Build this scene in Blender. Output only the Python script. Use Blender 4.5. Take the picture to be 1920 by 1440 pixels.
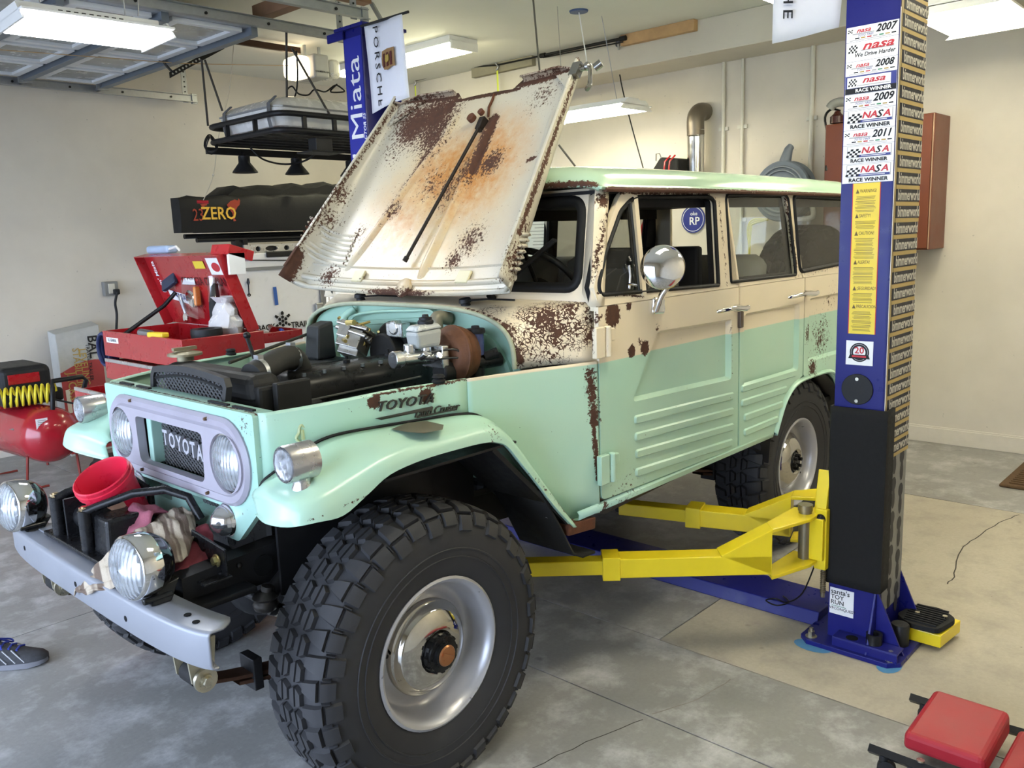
import bpy, bmesh, math, random
from mathutils import Vector, Matrix
random.seed(7)
V = Vector
PI = math.pi
for o in list(bpy.data.objects): bpy.data.objects.remove(o)
SC = bpy.context.scene
COL = SC.collection
# ---------------------------------------------------------------- camera
YAW, PITCH, ROLL, FPX = 7.51328828e-01, -1.73873042e-01, -3.63447062e-02, 1589.89
CAMP = V((-1.64703919, -2.72299853, 1.74160407))
_f = V((math.cos(PITCH)*math.cos(YAW), math.cos(PITCH)*math.sin(YAW), math.sin(PITCH)))
_r = _f.cross(V((0, 0, 1))).normalized(); _u = _r.cross(_f)
RT = _r*math.cos(ROLL) + _u*math.sin(ROLL)
UP = -_r*math.sin(ROLL) + _u*math.cos(ROLL)
cam = bpy.data.cameras.new('camera'); cam.sensor_width = 36; cam.lens = FPX/1920*36; cam.clip_start = .05
camo = bpy.data.objects.new('camera', cam); COL.objects.link(camo)
camo.matrix_world = Matrix(((RT.x, UP.x, -_f.x, CAMP.x), (RT.y, UP.y, -_f.y, CAMP.y), (RT.z, UP.z, -_f.z, CAMP.z), (0, 0, 0, 1)))
SC.camera = camo
def at(u, v, ax, val):
    """real place of a photographed point that lies on the plane ax = val"""
    d = RT*((u-960)/FPX) + UP*(-(v-720)/FPX) + _f
    i = 'xyz'.index(ax); t = (val-CAMP[i])/d[i]
    return CAMP + d*t
# ---------------------------------------------------------------- world, exposure
W = bpy.data.worlds.new('sky'); SC.world = W; W.use_nodes = True
wn = W.node_tree.nodes; bg = wn['Background']
bg.inputs['Color'].default_value = (.63, .76, 1, 1); bg.inputs['Strength'].default_value = 3.6
SC.view_settings.view_transform = 'Standard'; SC.view_settings.look = 'None'
SC.view_settings.gamma = 1; SC.view_settings.use_curve_mapping = False
SC.view_settings.exposure = 1.44
LAMP = 14.0          # emission of the garage lamps
# ---------------------------------------------------------------- helpers: nodes / materials
MATS = {}
def new_mat(name):
    m = bpy.data.materials.new(name); m.use_nodes = True
    nt = m.node_tree; b = nt.nodes['Principled BSDF']
    return m, nt, b
def rgb(c): return (c[0], c[1], c[2], 1)
def hx(s):
    s = s.lstrip('#'); v = [int(s[i:i+2], 16)/255 for i in (0, 2, 4)]
    return tuple(x/12.92 if x <= .04045 else ((x+.055)/1.055)**2.4 for x in v)
def link(nt, a, b): nt.links.new(a, b)
def node(nt, t, **kw):
    n = nt.nodes.new(t)
    for k, v in kw.items(): setattr(n, k, v)
    return n
def coord(nt, kind='Object'):
    for n in nt.nodes:
        if n.bl_idname == 'ShaderNodeTexCoord': return n.outputs[kind]
    return node(nt, 'ShaderNodeTexCoord').outputs[kind]
def noise(nt, scale, detail=4, rough=.6, vec=None):
    n = node(nt, 'ShaderNodeTexNoise'); n.inputs['Scale'].default_value = scale
    n.inputs['Detail'].default_value = detail; n.inputs['Roughness'].default_value = rough
    link(nt, vec if vec is not None else coord(nt), n.inputs['Vector']); return n.outputs['Fac']
def mth(nt, op, a, b=None, c=None, clamp=False):
    n = node(nt, 'ShaderNodeMath', operation=op); n.use_clamp = clamp
    for i, x in enumerate((a, b, c)):
        if x is None: continue
        if isinstance(x, (int, float)): n.inputs[i].default_value = x
        else: link(nt, x, n.inputs[i])
    return n.outputs[0]
def mrange(nt, x, a, b, c=0., d=1., smooth=False):
    n = node(nt, 'ShaderNodeMapRange')
    if smooth: n.interpolation_type = 'SMOOTHSTEP'
    link(nt, x, n.inputs[0])
    for i, q in enumerate((a, b, c, d)): n.inputs[i+1].default_value = q
    return n.outputs[0]
def mix(nt, f, a, b):
    n = node(nt, 'ShaderNodeMix', data_type='RGBA')
    for i, x in ((0, f), (6, a), (7, b)):
        if isinstance(x, (int, float)): n.inputs[i].default_value = x
        elif isinstance(x, tuple): n.inputs[i].default_value = rgb(x)
        else: link(nt, x, n.inputs[i])
    return n.outputs[2]
def bump(nt, b, h, strength=.2, dist=.01):
    n = node(nt, 'ShaderNodeBump'); n.inputs['Strength'].default_value = strength; n.inputs['Distance'].default_value = dist
    link(nt, h, n.inputs['Height']); link(nt, n.outputs[0], b.inputs['Normal'])
def mat(name, c, rough=.5, metal=0., var=.06, scale=18., bmp=0., bscale=None, coat=0., spec=None, alpha=None, trans=0., ior=None):
    """procedural paint / plastic / metal with a little noise in tone and gloss"""
    if name in MATS: return MATS[name]
    if isinstance(c, str): c = hx(c)
    m, nt, b = new_mat(name)
    f = noise(nt, scale)
    lo = tuple(max(0, x*(1-var*2)) for x in c); hi = tuple(min(1, x*(1+var)) for x in c)
    link(nt, mix(nt, f, lo, hi), b.inputs['Base Color'])
    link(nt, mrange(nt, f, .3, .7, max(.02, rough-.06), min(1, rough+.06)), b.inputs['Roughness'])
    b.inputs['Metallic'].default_value = metal
    if coat: b.inputs['Coat Weight'].default_value = coat; b.inputs['Coat Roughness'].default_value = .08
    b.inputs['Specular IOR Level'].default_value = spec if spec is not None else (.25 if max(c) < .1 and not coat else .4)
    if trans: b.inputs['Transmission Weight'].default_value = trans
    if ior: b.inputs['IOR'].default_value = ior
    if alpha is not None: b.inputs['Alpha'].default_value = alpha
    if bmp: bump(nt, b, noise(nt, bscale or scale*4), bmp, .004)
    MATS[name] = m; return m
def emit(name, c, s):
    if name in MATS: return MATS[name]
    m, nt, b = new_mat(name)
    b.inputs['Base Color'].default_value = rgb(c); b.inputs['Emission Color'].default_value = rgb(c)
    b.inputs['Emission Strength'].default_value = s
    MATS[name] = m; return m
def glass(name, tint=(.9, .95, .93), alpha=.12, rough=.03):
    if name in MATS: return MATS[name]
    m = bpy.data.materials.new(name); m.use_nodes = True; nt = m.node_tree; nt.nodes.clear()
    out = node(nt, 'ShaderNodeOutputMaterial'); tr = node(nt, 'ShaderNodeBsdfTransparent'); gl = node(nt, 'ShaderNodeBsdfGlossy')
    tr.inputs[0].default_value = rgb(tint); gl.inputs['Roughness'].default_value = rough
    mx = node(nt, 'ShaderNodeMixShader'); fr = node(nt, 'ShaderNodeLayerWeight'); fr.inputs[0].default_value = .5
    link(nt, mth(nt, 'ADD', mth(nt, 'MULTIPLY', mth(nt, 'POWER', fr.outputs['Facing'], 4.), .5), .02+alpha*.3, clamp=True), mx.inputs[0]); link(nt, tr.outputs[0], mx.inputs[1]); link(nt, gl.outputs[0], mx.inputs[2])
    link(nt, mx.outputs[0], out.inputs[0]); MATS[name] = m; return m
def spot_mask(nt, spots, pos):
    """1 at the middle of each stain, fading to 0 at its edge; spots = (x,y,z,radius,amplitude)"""
    tot = None
    for s in spots:
        n = node(nt, 'ShaderNodeVectorMath', operation='DISTANCE'); link(nt, pos, n.inputs[0]); n.inputs[1].default_value = s[:3]
        f = mrange(nt, n.outputs['Value'], 0, s[3], s[4], 0)
        tot = f if tot is None else mth(nt, 'MAXIMUM', tot, f)
    return tot
def seg_mask(nt, segs, pos):
    """stains that run along a line from a to b: (ax,ay,az,bx,by,bz,radius,amplitude)"""
    tot = None
    for s in segs:
        a = V(s[:3]); b_ = V(s[3:6]); d = b_-a; L2 = max(1e-9, d.dot(d))
        sb = node(nt, 'ShaderNodeVectorMath', operation='SUBTRACT'); link(nt, pos, sb.inputs[0]); sb.inputs[1].default_value = a
        dt = node(nt, 'ShaderNodeVectorMath', operation='DOT_PRODUCT'); link(nt, sb.outputs[0], dt.inputs[0]); dt.inputs[1].default_value = d/L2
        t = mth(nt, 'ADD', dt.outputs['Value'], 0., clamp=True)
        sc = node(nt, 'ShaderNodeVectorMath', operation='SCALE'); sc.inputs[0].default_value = d; link(nt, t, sc.inputs['Scale'])
        ds = node(nt, 'ShaderNodeVectorMath', operation='DISTANCE'); link(nt, sb.outputs[0], ds.inputs[0]); link(nt, sc.outputs[0], ds.inputs[1])
        f = mrange(nt, ds.outputs['Value'], 0, s[6], s[7], 0)
        tot = f if tot is None else mth(nt, 'MAXIMUM', tot, f)
    return tot
MINT = (.405, .63, .50); CREAM = (.76, .66, .49); RUST = (.050, .018, .010)
def paint(name, base=None, split=None, spots=(), segs=(), cracks=(), stains=(), chips=.0, rough=.32, stain_c=(.50, .27, .09), nscale=70., gain=.62, tint=(), crs=42.):
    """old car paint: optional two-tone split by height, rust through the paint at given places, small chips everywhere"""
    if name in MATS: return MATS[name]
    m, nt, b = new_mat(name)
    pos = coord(nt)
    big = noise(nt, 3., 4); fine = noise(nt, nscale, 7, .72)
    if split is not None:
        sx = node(nt, 'ShaderNodeSeparateXYZ'); link(nt, pos, sx.inputs[0])
        f = mrange(nt, sx.outputs[2], split-.0015, split+.0015)
        col = mix(nt, f, MINT, CREAM)
    else:
        col = mix(nt, 0., base, base)
    col = mix(nt, mrange(nt, big, .35, .75, 0, .16), col, (.62, .62, .47))
    if tint: col = mix(nt, mth(nt, 'MULTIPLY', spot_mask(nt, tint, pos), mrange(nt, noise(nt, 12, 6, .7), .3, .7, .5, 1), clamp=True), col, (.66, .50, .24))
    if stains:
        sm = spot_mask(nt, stains, pos)
        sf = mth(nt, 'MULTIPLY', sm, mrange(nt, noise(nt, 25, 6, .7), .3, .65, .25, 1), clamp=True)
        col = mix(nt, sf, col, stain_c)
    lev = None
    for ms in ([spot_mask(nt, spots, pos)] if spots else []) + ([seg_mask(nt, segs, pos)] if segs else []):
        lev = ms if lev is None else mth(nt, 'MAXIMUM', lev, ms)
    rf = None
    if lev is not None:
        rf = mrange(nt, mth(nt, 'ADD', fine, mth(nt, 'MULTIPLY', lev, gain)), .715, .755)
    if chips:
        ch = mrange(nt, noise(nt, nscale*1.3, 3, .55), .775-chips, .80-chips)
        rf = ch if rf is None else mth(nt, 'MAXIMUM', rf, ch)
    if cracks:
        cm = spot_mask(nt, cracks, pos)
        wv = node(nt, 'ShaderNodeTexNoise'); wv.inputs['Scale'].default_value = 30; link(nt, pos, wv.inputs['Vector'])
        ad = node(nt, 'ShaderNodeVectorMath', operation='MULTIPLY_ADD'); link(nt, wv.outputs['Color'], ad.inputs[0]); ad.inputs[1].default_value = (.05, .05, .05); link(nt, pos, ad.inputs[2])
        vo = node(nt, 'ShaderNodeTexVoronoi', feature='DISTANCE_TO_EDGE'); vo.inputs['Scale'].default_value = crs; link(nt, ad.outputs[0], vo.inputs['Vector'])
        wd = mth(nt, 'MULTIPLY', cm, mrange(nt, noise(nt, 14, 5, .7), .3, .7, .1, .48))
        cr = mth(nt, 'MULTIPLY', mth(nt, 'LESS_THAN', vo.outputs['Distance'], wd), mth(nt, 'MULTIPLY', mrange(nt, cm, .03, .1), mrange(nt, mth(nt, 'ADD', noise(nt, 24, 5), mth(nt, 'MULTIPLY', cm, .12)), .42, .50)))
        rf = cr if rf is None else mth(nt, 'MAXIMUM', rf, cr)
    r_ = .0
    if rf is not None:
        rc = mix(nt, noise(nt, 40, 5), (.028, .012, .008), (.105, .038, .016))
        col = mix(nt, rf, col, rc)
        link(nt, mth(nt, 'ADD', mth(nt, 'MULTIPLY', rf, .5), rough), b.inputs['Roughness'])
        bump(nt, b, mth(nt, 'SUBTRACT', 1., rf), .25, .002)
    else: b.inputs['Roughness'].default_value = rough
    link(nt, col, b.inputs['Base Color'])
    b.inputs['Specular IOR Level'].default_value = .45
    MATS[name] = m; return m
# ---------------------------------------------------------------- helpers: objects
def tag(o, label=None, cat=None, group=None, kind=None):
    if label: o['label'] = label
    if cat: o['category'] = cat
    if group: o['group'] = group
    if kind: o['kind'] = kind
    return o
def thing(name, label, cat, loc=(0, 0, 0), group=None):
    o = bpy.data.objects.new(name, None); COL.objects.link(o); o.location = loc; o.empty_display_size = .05
    tag(o, label, cat, group); return o
def put(o, parent):
    if parent is None: return
    o.parent = parent
    if parent.type == 'EMPTY' and parent.parent is None: o.matrix_parent_inverse = Matrix.Translation(parent.location).inverted()
def frame(o, ax):
    """two unit vectors square to ax"""
    a = V(ax).normalized(); h = V((0, 0, 1)) if abs(a.z) < .9 else V((1, 0, 0))
    u = a.cross(h).normalized(); return u, a.cross(u)
class MB:
    def __init__(s): s.v = []; s.f = []; s.m = []; s.mi = 0; s.cuts = []
    def cut(s):
        if s.f and (not s.cuts or s.cuts[-1] != len(s.f)): s.cuts.append(len(s.f))
        return s
    def mat(s, i): s.mi = i; return s
    def vs(s, pts): n = len(s.v); s.v += [V(p) for p in pts]; return n
    def fc(s, idx): s.f.append(list(idx)); s.m.append(s.mi)
    def poly(s, pts): n = s.vs(pts); s.fc(range(n, n+len(pts))); return s
    def box(s, c, d, rot=None):
        c = V(c); h = V(d)/2; R = rot or Matrix.Identity(3)
        n = s.vs([c + R @ V((x*h.x, y*h.y, z*h.z)) for x in (-1, 1) for y in (-1, 1) for z in (-1, 1)])
        for q in ((0, 1, 3, 2), (4, 6, 7, 5), (0, 4, 5, 1), (2, 3, 7, 6), (0, 2, 6, 4), (1, 5, 7, 3)): s.fc([n+i for i in q])
        return s
    def hexa(s, p):
        """box from 8 corners: 4 bottom (loop), 4 top (loop)"""
        n = s.vs(p)
        for q in ((3, 2, 1, 0), (4, 5, 6, 7), (0, 1, 5, 4), (1, 2, 6, 5), (2, 3, 7, 6), (3, 0, 4, 7)): s.fc([n+i for i in q])
        return s
    def ring(s, c, u, w, r, k, ph=0): return s.vs([V(c) + (u*math.cos(ph+2*PI*i/k) + w*math.sin(ph+2*PI*i/k))*r for i in range(k)])
    def cyl(s, a, b, r, r2=None, k=12, caps=True):
        a, b = V(a), V(b); u, w = frame(None, b-a); r2 = r if r2 is None else r2
        n = s.ring(a, u, w, r, k); m = s.ring(b, u, w, r2, k)
        for i in range(k): j = (i+1) % k; s.fc((n+i, n+j, m+j, m+i))
        if caps: s.fc([n+i for i in range(k)][::-1]); s.fc([m+i for i in range(k)])
        return s
    def tube(s, pts, r, k=8, closed=False, flat=1.):
        pts = [V(p) for p in pts]; N = len(pts); prev = None; rings = []
        for i in range(N):
            t = (pts[(i+1) % N]-pts[i-1]) if closed else (pts[min(i+1, N-1)]-pts[max(i-1, 0)])
            t = t.normalized() if t.length > 1e-9 else V((0, 0, 1))
            if prev is None: u, w = frame(None, t)
            else:
                u = (prev-t*prev.dot(t)); u = u.normalized() if u.length > 1e-6 else frame(None, t)[0]; w = t.cross(u)
            prev = u; rr = r[i] if isinstance(r, (list, tuple)) else r
            rings.append(s.vs([pts[i]+(u*math.cos(2*PI*q/k)+w*math.sin(2*PI*q/k)*flat)*rr for q in range(k)]))
        for i in range(N if closed else N-1):
            n, m = rings[i], rings[(i+1) % N]
            for q in range(k): j = (q+1) % k; s.fc((n+q, n+j, m+j, m+q))
        if not closed: s.fc([rings[0]+q for q in range(k)][::-1]); s.fc([rings[-1]+q for q in range(k)])
        return s
    def lathe(s, prof, o, ax, k=32, up=None, caps=False):
        """prof: (radius, distance along ax); turned about ax through o"""
        a = V(ax).normalized(); u, w = frame(None, a); o = V(o); rows = []
        for r, h in prof: rows.append(s.ring(o+a*h, u, w, max(r, 1e-5), k))
        for n, m in zip(rows, rows[1:]):
            for i in range(k): j = (i+1) % k; s.fc((n+i, n+j, m+j, m+i))
        if caps: s.fc([rows[0]+i for i in range(k)][::-1]); s.fc([rows[-1]+i for i in range(k)])
        return s
    def grid(s, rows, closed=False):
        ns = [s.vs(r) for r in rows]; k = len(rows[0])
        for n, m in zip(ns, ns[1:]):
            for i in range(k if closed else k-1): j = (i+1) % k; s.fc((n+i, n+j, m+j, m+i))
        return s
    def prism(s, pts, d):
        """flat outline pulled along d"""
        d = V(d); k = len(pts); n = s.vs(pts); m = s.vs([V(p)+d for p in pts])
        s.fc([n+i for i in range(k)][::-1]); s.fc([m+i for i in range(k)])
        for i in range(k): j = (i+1) % k; s.fc((n+i, n+j, m+j, m+i))
        return s
    def ball(s, c, r, k=12, j=8, sc=(1, 1, 1)):
        c = V(c); rows = []
        for a in range(j+1):
            t = PI*a/j; rows.append([c+V((r*sc[0]*math.sin(t)*math.cos(2*PI*i/k), r*sc[1]*math.sin(t)*math.sin(2*PI*i/k), r*sc[2]*math.cos(t))) for i in range(k)])
        return s.grid(rows, True)
    def add(s, verts, faces, fn=None):
        n = s.vs([fn(V(v)) if fn else v for v in verts])
        for f in faces: s.fc([n+i for i in f])
        return s
    def text(s, txt, o, ex, ey, size, depth=.001, bold=0., shear=0., align='CENTER', wx=1., spacing=1.):
        """letters standing at o, reading along ex, upright along ey"""
        vs, fs = letters(txt, bold, shear, align, spacing); ex = V(ex).normalized(); ey = V(ey).normalized(); ez = ex.cross(ey); o = V(o)
        return s.add(vs, fs, lambda p: o + ex*(p.x*size*wx) + ey*(p.y*size) + ez*(p.z*depth))
    def build(s, name, mats, parent=None, smooth=None, bevel=0., seg=2, label=None, solid=0., off=-1., sub=0):
        if s.cuts:      # pieces that can be told apart become objects of their own
            o = None; bounds = [0]+[c for c in s.cuts if c < len(s.f)]+[len(s.f)]
            for a, b_ in zip(bounds, bounds[1:]):
                n = MB(); rm = {}
                for f in s.f[a:b_]:
                    for i in f:
                        if i not in rm: rm[i] = len(n.v); n.v.append(s.v[i])
                    n.f.append([rm[i] for i in f])
                n.m = s.m[a:b_]; o = n.build(name, mats, parent, smooth, bevel, seg, label, solid, off, sub)
            return o
        me = bpy.data.meshes.new(name); me.from_pydata([tuple(p) for p in s.v], [], s.f)
        if not isinstance(mats, (list, tuple)): mats = [mats]
        for m in mats: me.materials.append(m)
        for p, i in zip(me.polygons, s.m): p.material_index = min(i, len(mats)-1)
        bm = bmesh.new(); bm.from_mesh(me); bmesh.ops.remove_doubles(bm, verts=bm.verts, dist=1e-6)
        bmesh.ops.recalc_face_normals(bm, faces=bm.faces); bm.to_mesh(me); bm.free()
        if smooth is not None: me.shade_smooth(); me.set_sharp_from_angle(angle=math.radians(smooth))
        o = bpy.data.objects.new(name, me); COL.objects.link(o); put(o, parent)
        if solid: md = o.modifiers.new('solid', 'SOLIDIFY'); md.thickness = solid; md.offset = off
        if bevel: md = o.modifiers.new('bevel', 'BEVEL'); md.width = bevel; md.segments = seg; md.limit_method = 'ANGLE'; md.angle_limit = math.radians(40)
        if sub: md = o.modifiers.new('sub', 'SUBSURF'); md.levels = sub; md.render_levels = sub
        if label: o['label'] = label
        return o
_LT = {}
def letters(txt, bold=0., shear=0., align='CENTER', spacing=1.):
    key = (txt, bold, shear, align, spacing)
    if key not in _LT:
        c = bpy.data.curves.new('t', 'FONT'); c.body = txt; c.align_x = align; c.align_y = 'CENTER'; c.shear = shear; c.offset = bold
        c.space_character = spacing; c.extrude = .5; c.resolution_u = 2; c.fill_mode = 'BOTH'
        o = bpy.data.objects.new('t', c); COL.objects.link(o)
        me = bpy.data.meshes.new_from_object(o)
        _LT[key] = ([tuple(v.co) for v in me.vertices], [tuple(p.vertices) for p in me.polygons])
        bpy.data.objects.remove(o); bpy.data.curves.remove(c); bpy.data.meshes.remove(me)
    return _LT[key]
def fill2d(outer, holes=(), thick=0.):
    """flat sheet with holes -> verts, faces in the XY plane (thick pulled along z, centred)"""
    c = bpy.data.curves.new('f', 'CURVE'); c.dimensions = '2D'; c.fill_mode = 'BOTH' if thick else 'FRONT'; c.extrude = thick/2
    for loop in [outer]+list(holes):
        sp = c.splines.new('POLY'); sp.points.add(len(loop)-1); sp.use_cyclic_u = True
        for p, q in zip(sp.points, loop): p.co = (q[0], q[1], 0, 1)
    o = bpy.data.objects.new('f', c); COL.objects.link(o); me = bpy.data.meshes.new_from_object(o)
    r = ([tuple(v.co) for v in me.vertices], [tuple(p.vertices) for p in me.polygons])
    bpy.data.objects.remove(o); bpy.data.curves.remove(c); bpy.data.meshes.remove(me)
    return r
def rnd_poly(pts, r, n=4):
    """round the corners of an outline; r a number or one per corner"""
    out = []; k = len(pts)
    for i in range(k):
        p = V(pts[i]).to_2d() if len(pts[i]) > 2 else V(pts[i]); a = V(pts[i-1]).to_2d(); b = V(pts[(i+1) % k]).to_2d()
        rr = r[i] if isinstance(r, (list, tuple)) else r
        if rr <= 0: out.append((p.x, p.y)); continue
        da = (a-p); db = (b-p); q = min(rr, da.length*.49, db.length*.49)
        A = p+da.normalized()*q; B = p+db.normalized()*q
        for j in range(n+1):
            t = j/n; c = A*(1-t)**2 + p*2*t*(1-t) + B*t*t; out.append((c.x, c.y))
    return out
def smooth_line(pts, n=6, closed=False):
    """Catmull-Rom through points"""
    P = [V(p) for p in pts]; out = []; N = len(P); rng = N if closed else N-1
    for i in range(rng):
        g = (lambda j: P[j % N]) if closed else (lambda j: P[max(0, min(N-1, j))])
        p0, p1, p2, p3 = g(i-1), g(i), g(i+1), g(i+2)
        for j in range(n):
            t = j/n
            out.append(.5*((2*p1)+(p2-p0)*t+(2*p0-5*p1+4*p2-p3)*t*t+(3*p1-p0-3*p2+p3)*t**3))
    if not closed: out.append(P[-1])
    return out
def inset(pts, d):
    """move a 2D outline inwards by d (either winding)"""
    k = len(pts); area = sum(pts[i][0]*pts[(i+1) % k][1]-pts[(i+1) % k][0]*pts[i][1] for i in range(k)); sg = 1 if area > 0 else -1
    out = []
    for i in range(k):
        p = V(pts[i]); e1 = (p-V(pts[i-1])); e2 = (V(pts[(i+1) % k])-p)
        n1 = V((-e1.y, e1.x)).normalized()*sg; n2 = V((-e2.y, e2.x)).normalized()*sg
        n = (n1+n2); n = n.normalized() if n.length > 1e-6 else n1
        q = p+n*(d/max(.35, n.dot(n1))); out.append((q.x, q.y))
    return out
def rotz(a): return Matrix.Rotation(a, 3, 'Z')
def rot(a, ax): return Matrix.Rotation(a, 3, ax)
def struct(name, mb, m, parent=None, **k):
    o = mb.build(name, m, parent, **k)
    if parent is None: o['kind'] = 'structure'
    return o
# ================================================================ materials used all over
chrome = mat('chrome', (.80, .80, .80), .07, 1., .03)
steel = mat('brushed steel', (.45, .46, .48), .35, 1., .08, 40)
galv = mat('galvanised steel', (.36, .38, .40), .42, .85, .12, 30)
zinc = mat('zinc bolt', (.55, .52, .42), .3, 1., .1)
blackm = mat('black paint', (.012, .012, .013), .38, 0, .2, 30)
blackmat = mat('black rubber', (.014, .014, .014), .72, 0, .2, 40, .2)
blackpl = mat('black plastic', (.016, .016, .017), .5, 0, .2, 30)
darkin = mat('dark interior trim', (.010, .010, .011), .7, 0, .2, 20)
white = mat('white paint', (.80, .80, .79), .4, 0, .03)
whitepl = mat('white plastic', (.78, .78, .77), .35, 0, .03)
paper = mat('white vinyl', (.80, .80, .80), .4, 0, .02)
ink = mat('black ink', (.012, .012, .014), .5, 0, .1)
redink = mat('red ink', (.50, .02, .03), .45, 0, .06)
blueink = mat('blue ink', (.03, .04, .22), .45, 0, .06)
grayink = mat('grey ink', (.35, .35, .37), .5, 0, .06)
goldink = mat('gold ink', (.42, .28, .06), .45, 0, .06)
greenink = mat('green ink', (.03, .22, .10), .5, 0, .06)
rustm = mat('rusted steel', (.135, .048, .022), .85, .1, .35, 45, .5)
wood = mat('bare pine', (.58, .36, .17), .6, 0, .18, 9)
redp = mat('red tool paint', (.36, .010, .015), .3, 0, .06, coat=.4)
yellow = mat('yellow lift paint', (.80, .62, .015), .36, 0, .07, 9, coat=.2)
bluep = mat('blue lift paint', (.012, .014, .15), .32, 0, .06, spec=.25)
# ================================================================ room
def wall_mat():
    m, nt, b = new_mat('wall paint'); p = coord(nt)
    n = noise(nt, 1.3, 5); d = noise(nt, 60, 2)
    c = mix(nt, mrange(nt, n, .35, .7), (.58, .535, .455), (.66, .61, .52))
    dirt = mth(nt, 'MULTIPLY', mrange(nt, noise(nt, 26, 2), .74, .78), .5)
    c = mix(nt, dirt, c, (.3, .28, .24))
    link(nt, c, b.inputs['Base Color']); b.inputs['Roughness'].default_value = .62; bump(nt, b, d, .12, .003)
    return m
wallm = wall_mat()
def ceil_mat():
    m, nt, b = new_mat('ceiling paint'); n = noise(nt, 2.2, 4)
    link(nt, mix(nt, n, (.66, .66, .60), (.74, .74, .68)), b.inputs['Base Color']); b.inputs['Roughness'].default_value = .8
    bump(nt, b, noise(nt, 90, 3), .15, .004); return m
ceilm = ceil_mat()
def conc_mat(name, c0, c1, c2, rough):
    m, nt, b = new_mat(name)
    big = noise(nt, .9, 6, .62); mid = noise(nt, 4.5, 7, .68); fine = noise(nt, 55, 6, .7)
    c = mix(nt, mrange(nt, big, .32, .68), c0, c1)
    c = mix(nt, mrange(nt, mid, .48, .70, 0, .85), c, c2)
    c = mix(nt, mrange(nt, fine, .35, .75, 0, .28), c, tuple(x*.55 for x in c0))
    spot = mrange(nt, noise(nt, 7, 2), .70, .76, 0, .55)
    c = mix(nt, spot, c, tuple(x*.4 for x in c0))
    spk = mrange(nt, noise(nt, 38, 2), .76, .79, 0, .7)
    c = mix(nt, spk, c, (.07, .06, .05))
    link(nt, c, b.inputs['Base Color'])
    link(nt, mrange(nt, mid, .3, .7, rough-.1, rough+.12), b.inputs['Roughness']); bump(nt, b, fine, .12, .003)
    return m
concm = conc_mat('worn grey concrete', (.22, .215, .20), (.33, .325, .31), (.56, .555, .545), .42)
patchm = conc_mat('pale rough concrete', (.40, .36, .29), (.47, .43, .345), (.33, .30, .25), .85)
jointm = mat('dusty joint', (.30, .28, .25), .9, 0, .3, 30)
crackm = mat('crack in concrete', (.055, .05, .042), .9)
XB, YL, ZC = 5.4, 5.4, 3.44
fl = struct('floor', MB().box((.2, .7, -.10), (10.4, 9.4, .16)), jointm)
def slab(x0, x1, y0, y1, m, z=0.):
    g = .003
    MB().box(((x0+x1)/2, (y0+y1)/2, -.01+z/2), (x1-x0-2*g, y1-y0-2*g, .02+z)).build('concrete_slab', m, fl)
for a in ((-5, .73, 1.48, 5.4), (.73, 5.4, 1.48, 5.4), (-5, .73, -4, 1.48), (.73, 1.25, -4, 1.48), (1.25, 3.93, -.83, 1.48), (3.93, 5.4, -4, 1.48)): slab(*a, concm)
slab(1.25, 3.93, -4, -.83, patchm)
def crackline(pts, w=.004, name='floor_crack', m=crackm):
    pp = smooth_line([V((p[0], p[1], 0)) for p in pts], 4); L = []; Rr = []
    for i, p in enumerate(pp):
        t = (pp[min(i+1, len(pp)-1)]-pp[max(i-1, 0)]).normalized(); n = V((-t.y, t.x, 0)); j = V((random.uniform(-1, 1), random.uniform(-1, 1), 0))*w*1.2
        L.append(p+j+n*w/2+V((0, 0, .0006))); Rr.append(p+j-n*w/2+V((0, 0, .0006)))
    MB().grid([L, Rr]).build(name, m, fl)
crackline([(.1, -.99), (.232, -1.0), (.457, -1.05), (.7, -1.117)]); crackline([(.75, -1.13), (.95, -1.2), (1.141, -1.229)], .005, m=jointm)
crackline([(2.60, -1.60), (2.754, -1.587), (3.1, -1.52), (3.328, -1.536), (3.681, -1.568), (3.9, -1.62)], .006)
wl = struct('wall_left', MB().box((-.1, YL+.06, ZC/2), (11, .12, ZC)), wallm)
wb = struct('wall_back', MB().box((XB+.06, .7, ZC/2), (.12, 9.52, ZC)), wallm)
wr = struct('wall_right', MB().box((.2, -4.06, ZC/2), (10.4, .12, ZC)), wallm)
OPZ = 2.40
wf = struct('wall_front', MB().box((-3.36, .7, (ZC+OPZ)/2), (.12, 9.4, ZC-OPZ)).box((-3.36, 5.2, OPZ/2), (.12, .4, OPZ)).box((-3.36, -3.4, OPZ/2), (.12, 1.2, OPZ)), wallm)
struct('ceiling', MB().box((.2, .7, ZC+.05), (10.5, 9.5, .1)), ceilm)
struct('trim_1', MB().box((5.15, .7, (3.165+ZC)/2), (.5, 9.4, ZC-3.165)), wallm, bevel=.008)      # boxed soffit along the back wall
bb = MB().box((XB-.008, .7, .06), (.016, 9.4, .12)).box((XB-.005, .7, .126), (.010, 9.4, .014))
struct('baseboard_back', bb, mat('cream baseboard paint', (.66, .61, .52), .4, 0, .05), bevel=.003)
struct('baseboard_left', MB().box((-.1, YL-.008, .06), (10.9, .016, .12)), MATS['cream baseboard paint'], bevel=.003)
MB().box((-10, .7, -.06), (9.9, 16, .1)).build('concrete_slab', mat('pale driveway concrete', (.5, .49, .47), .85), fl)
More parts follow.
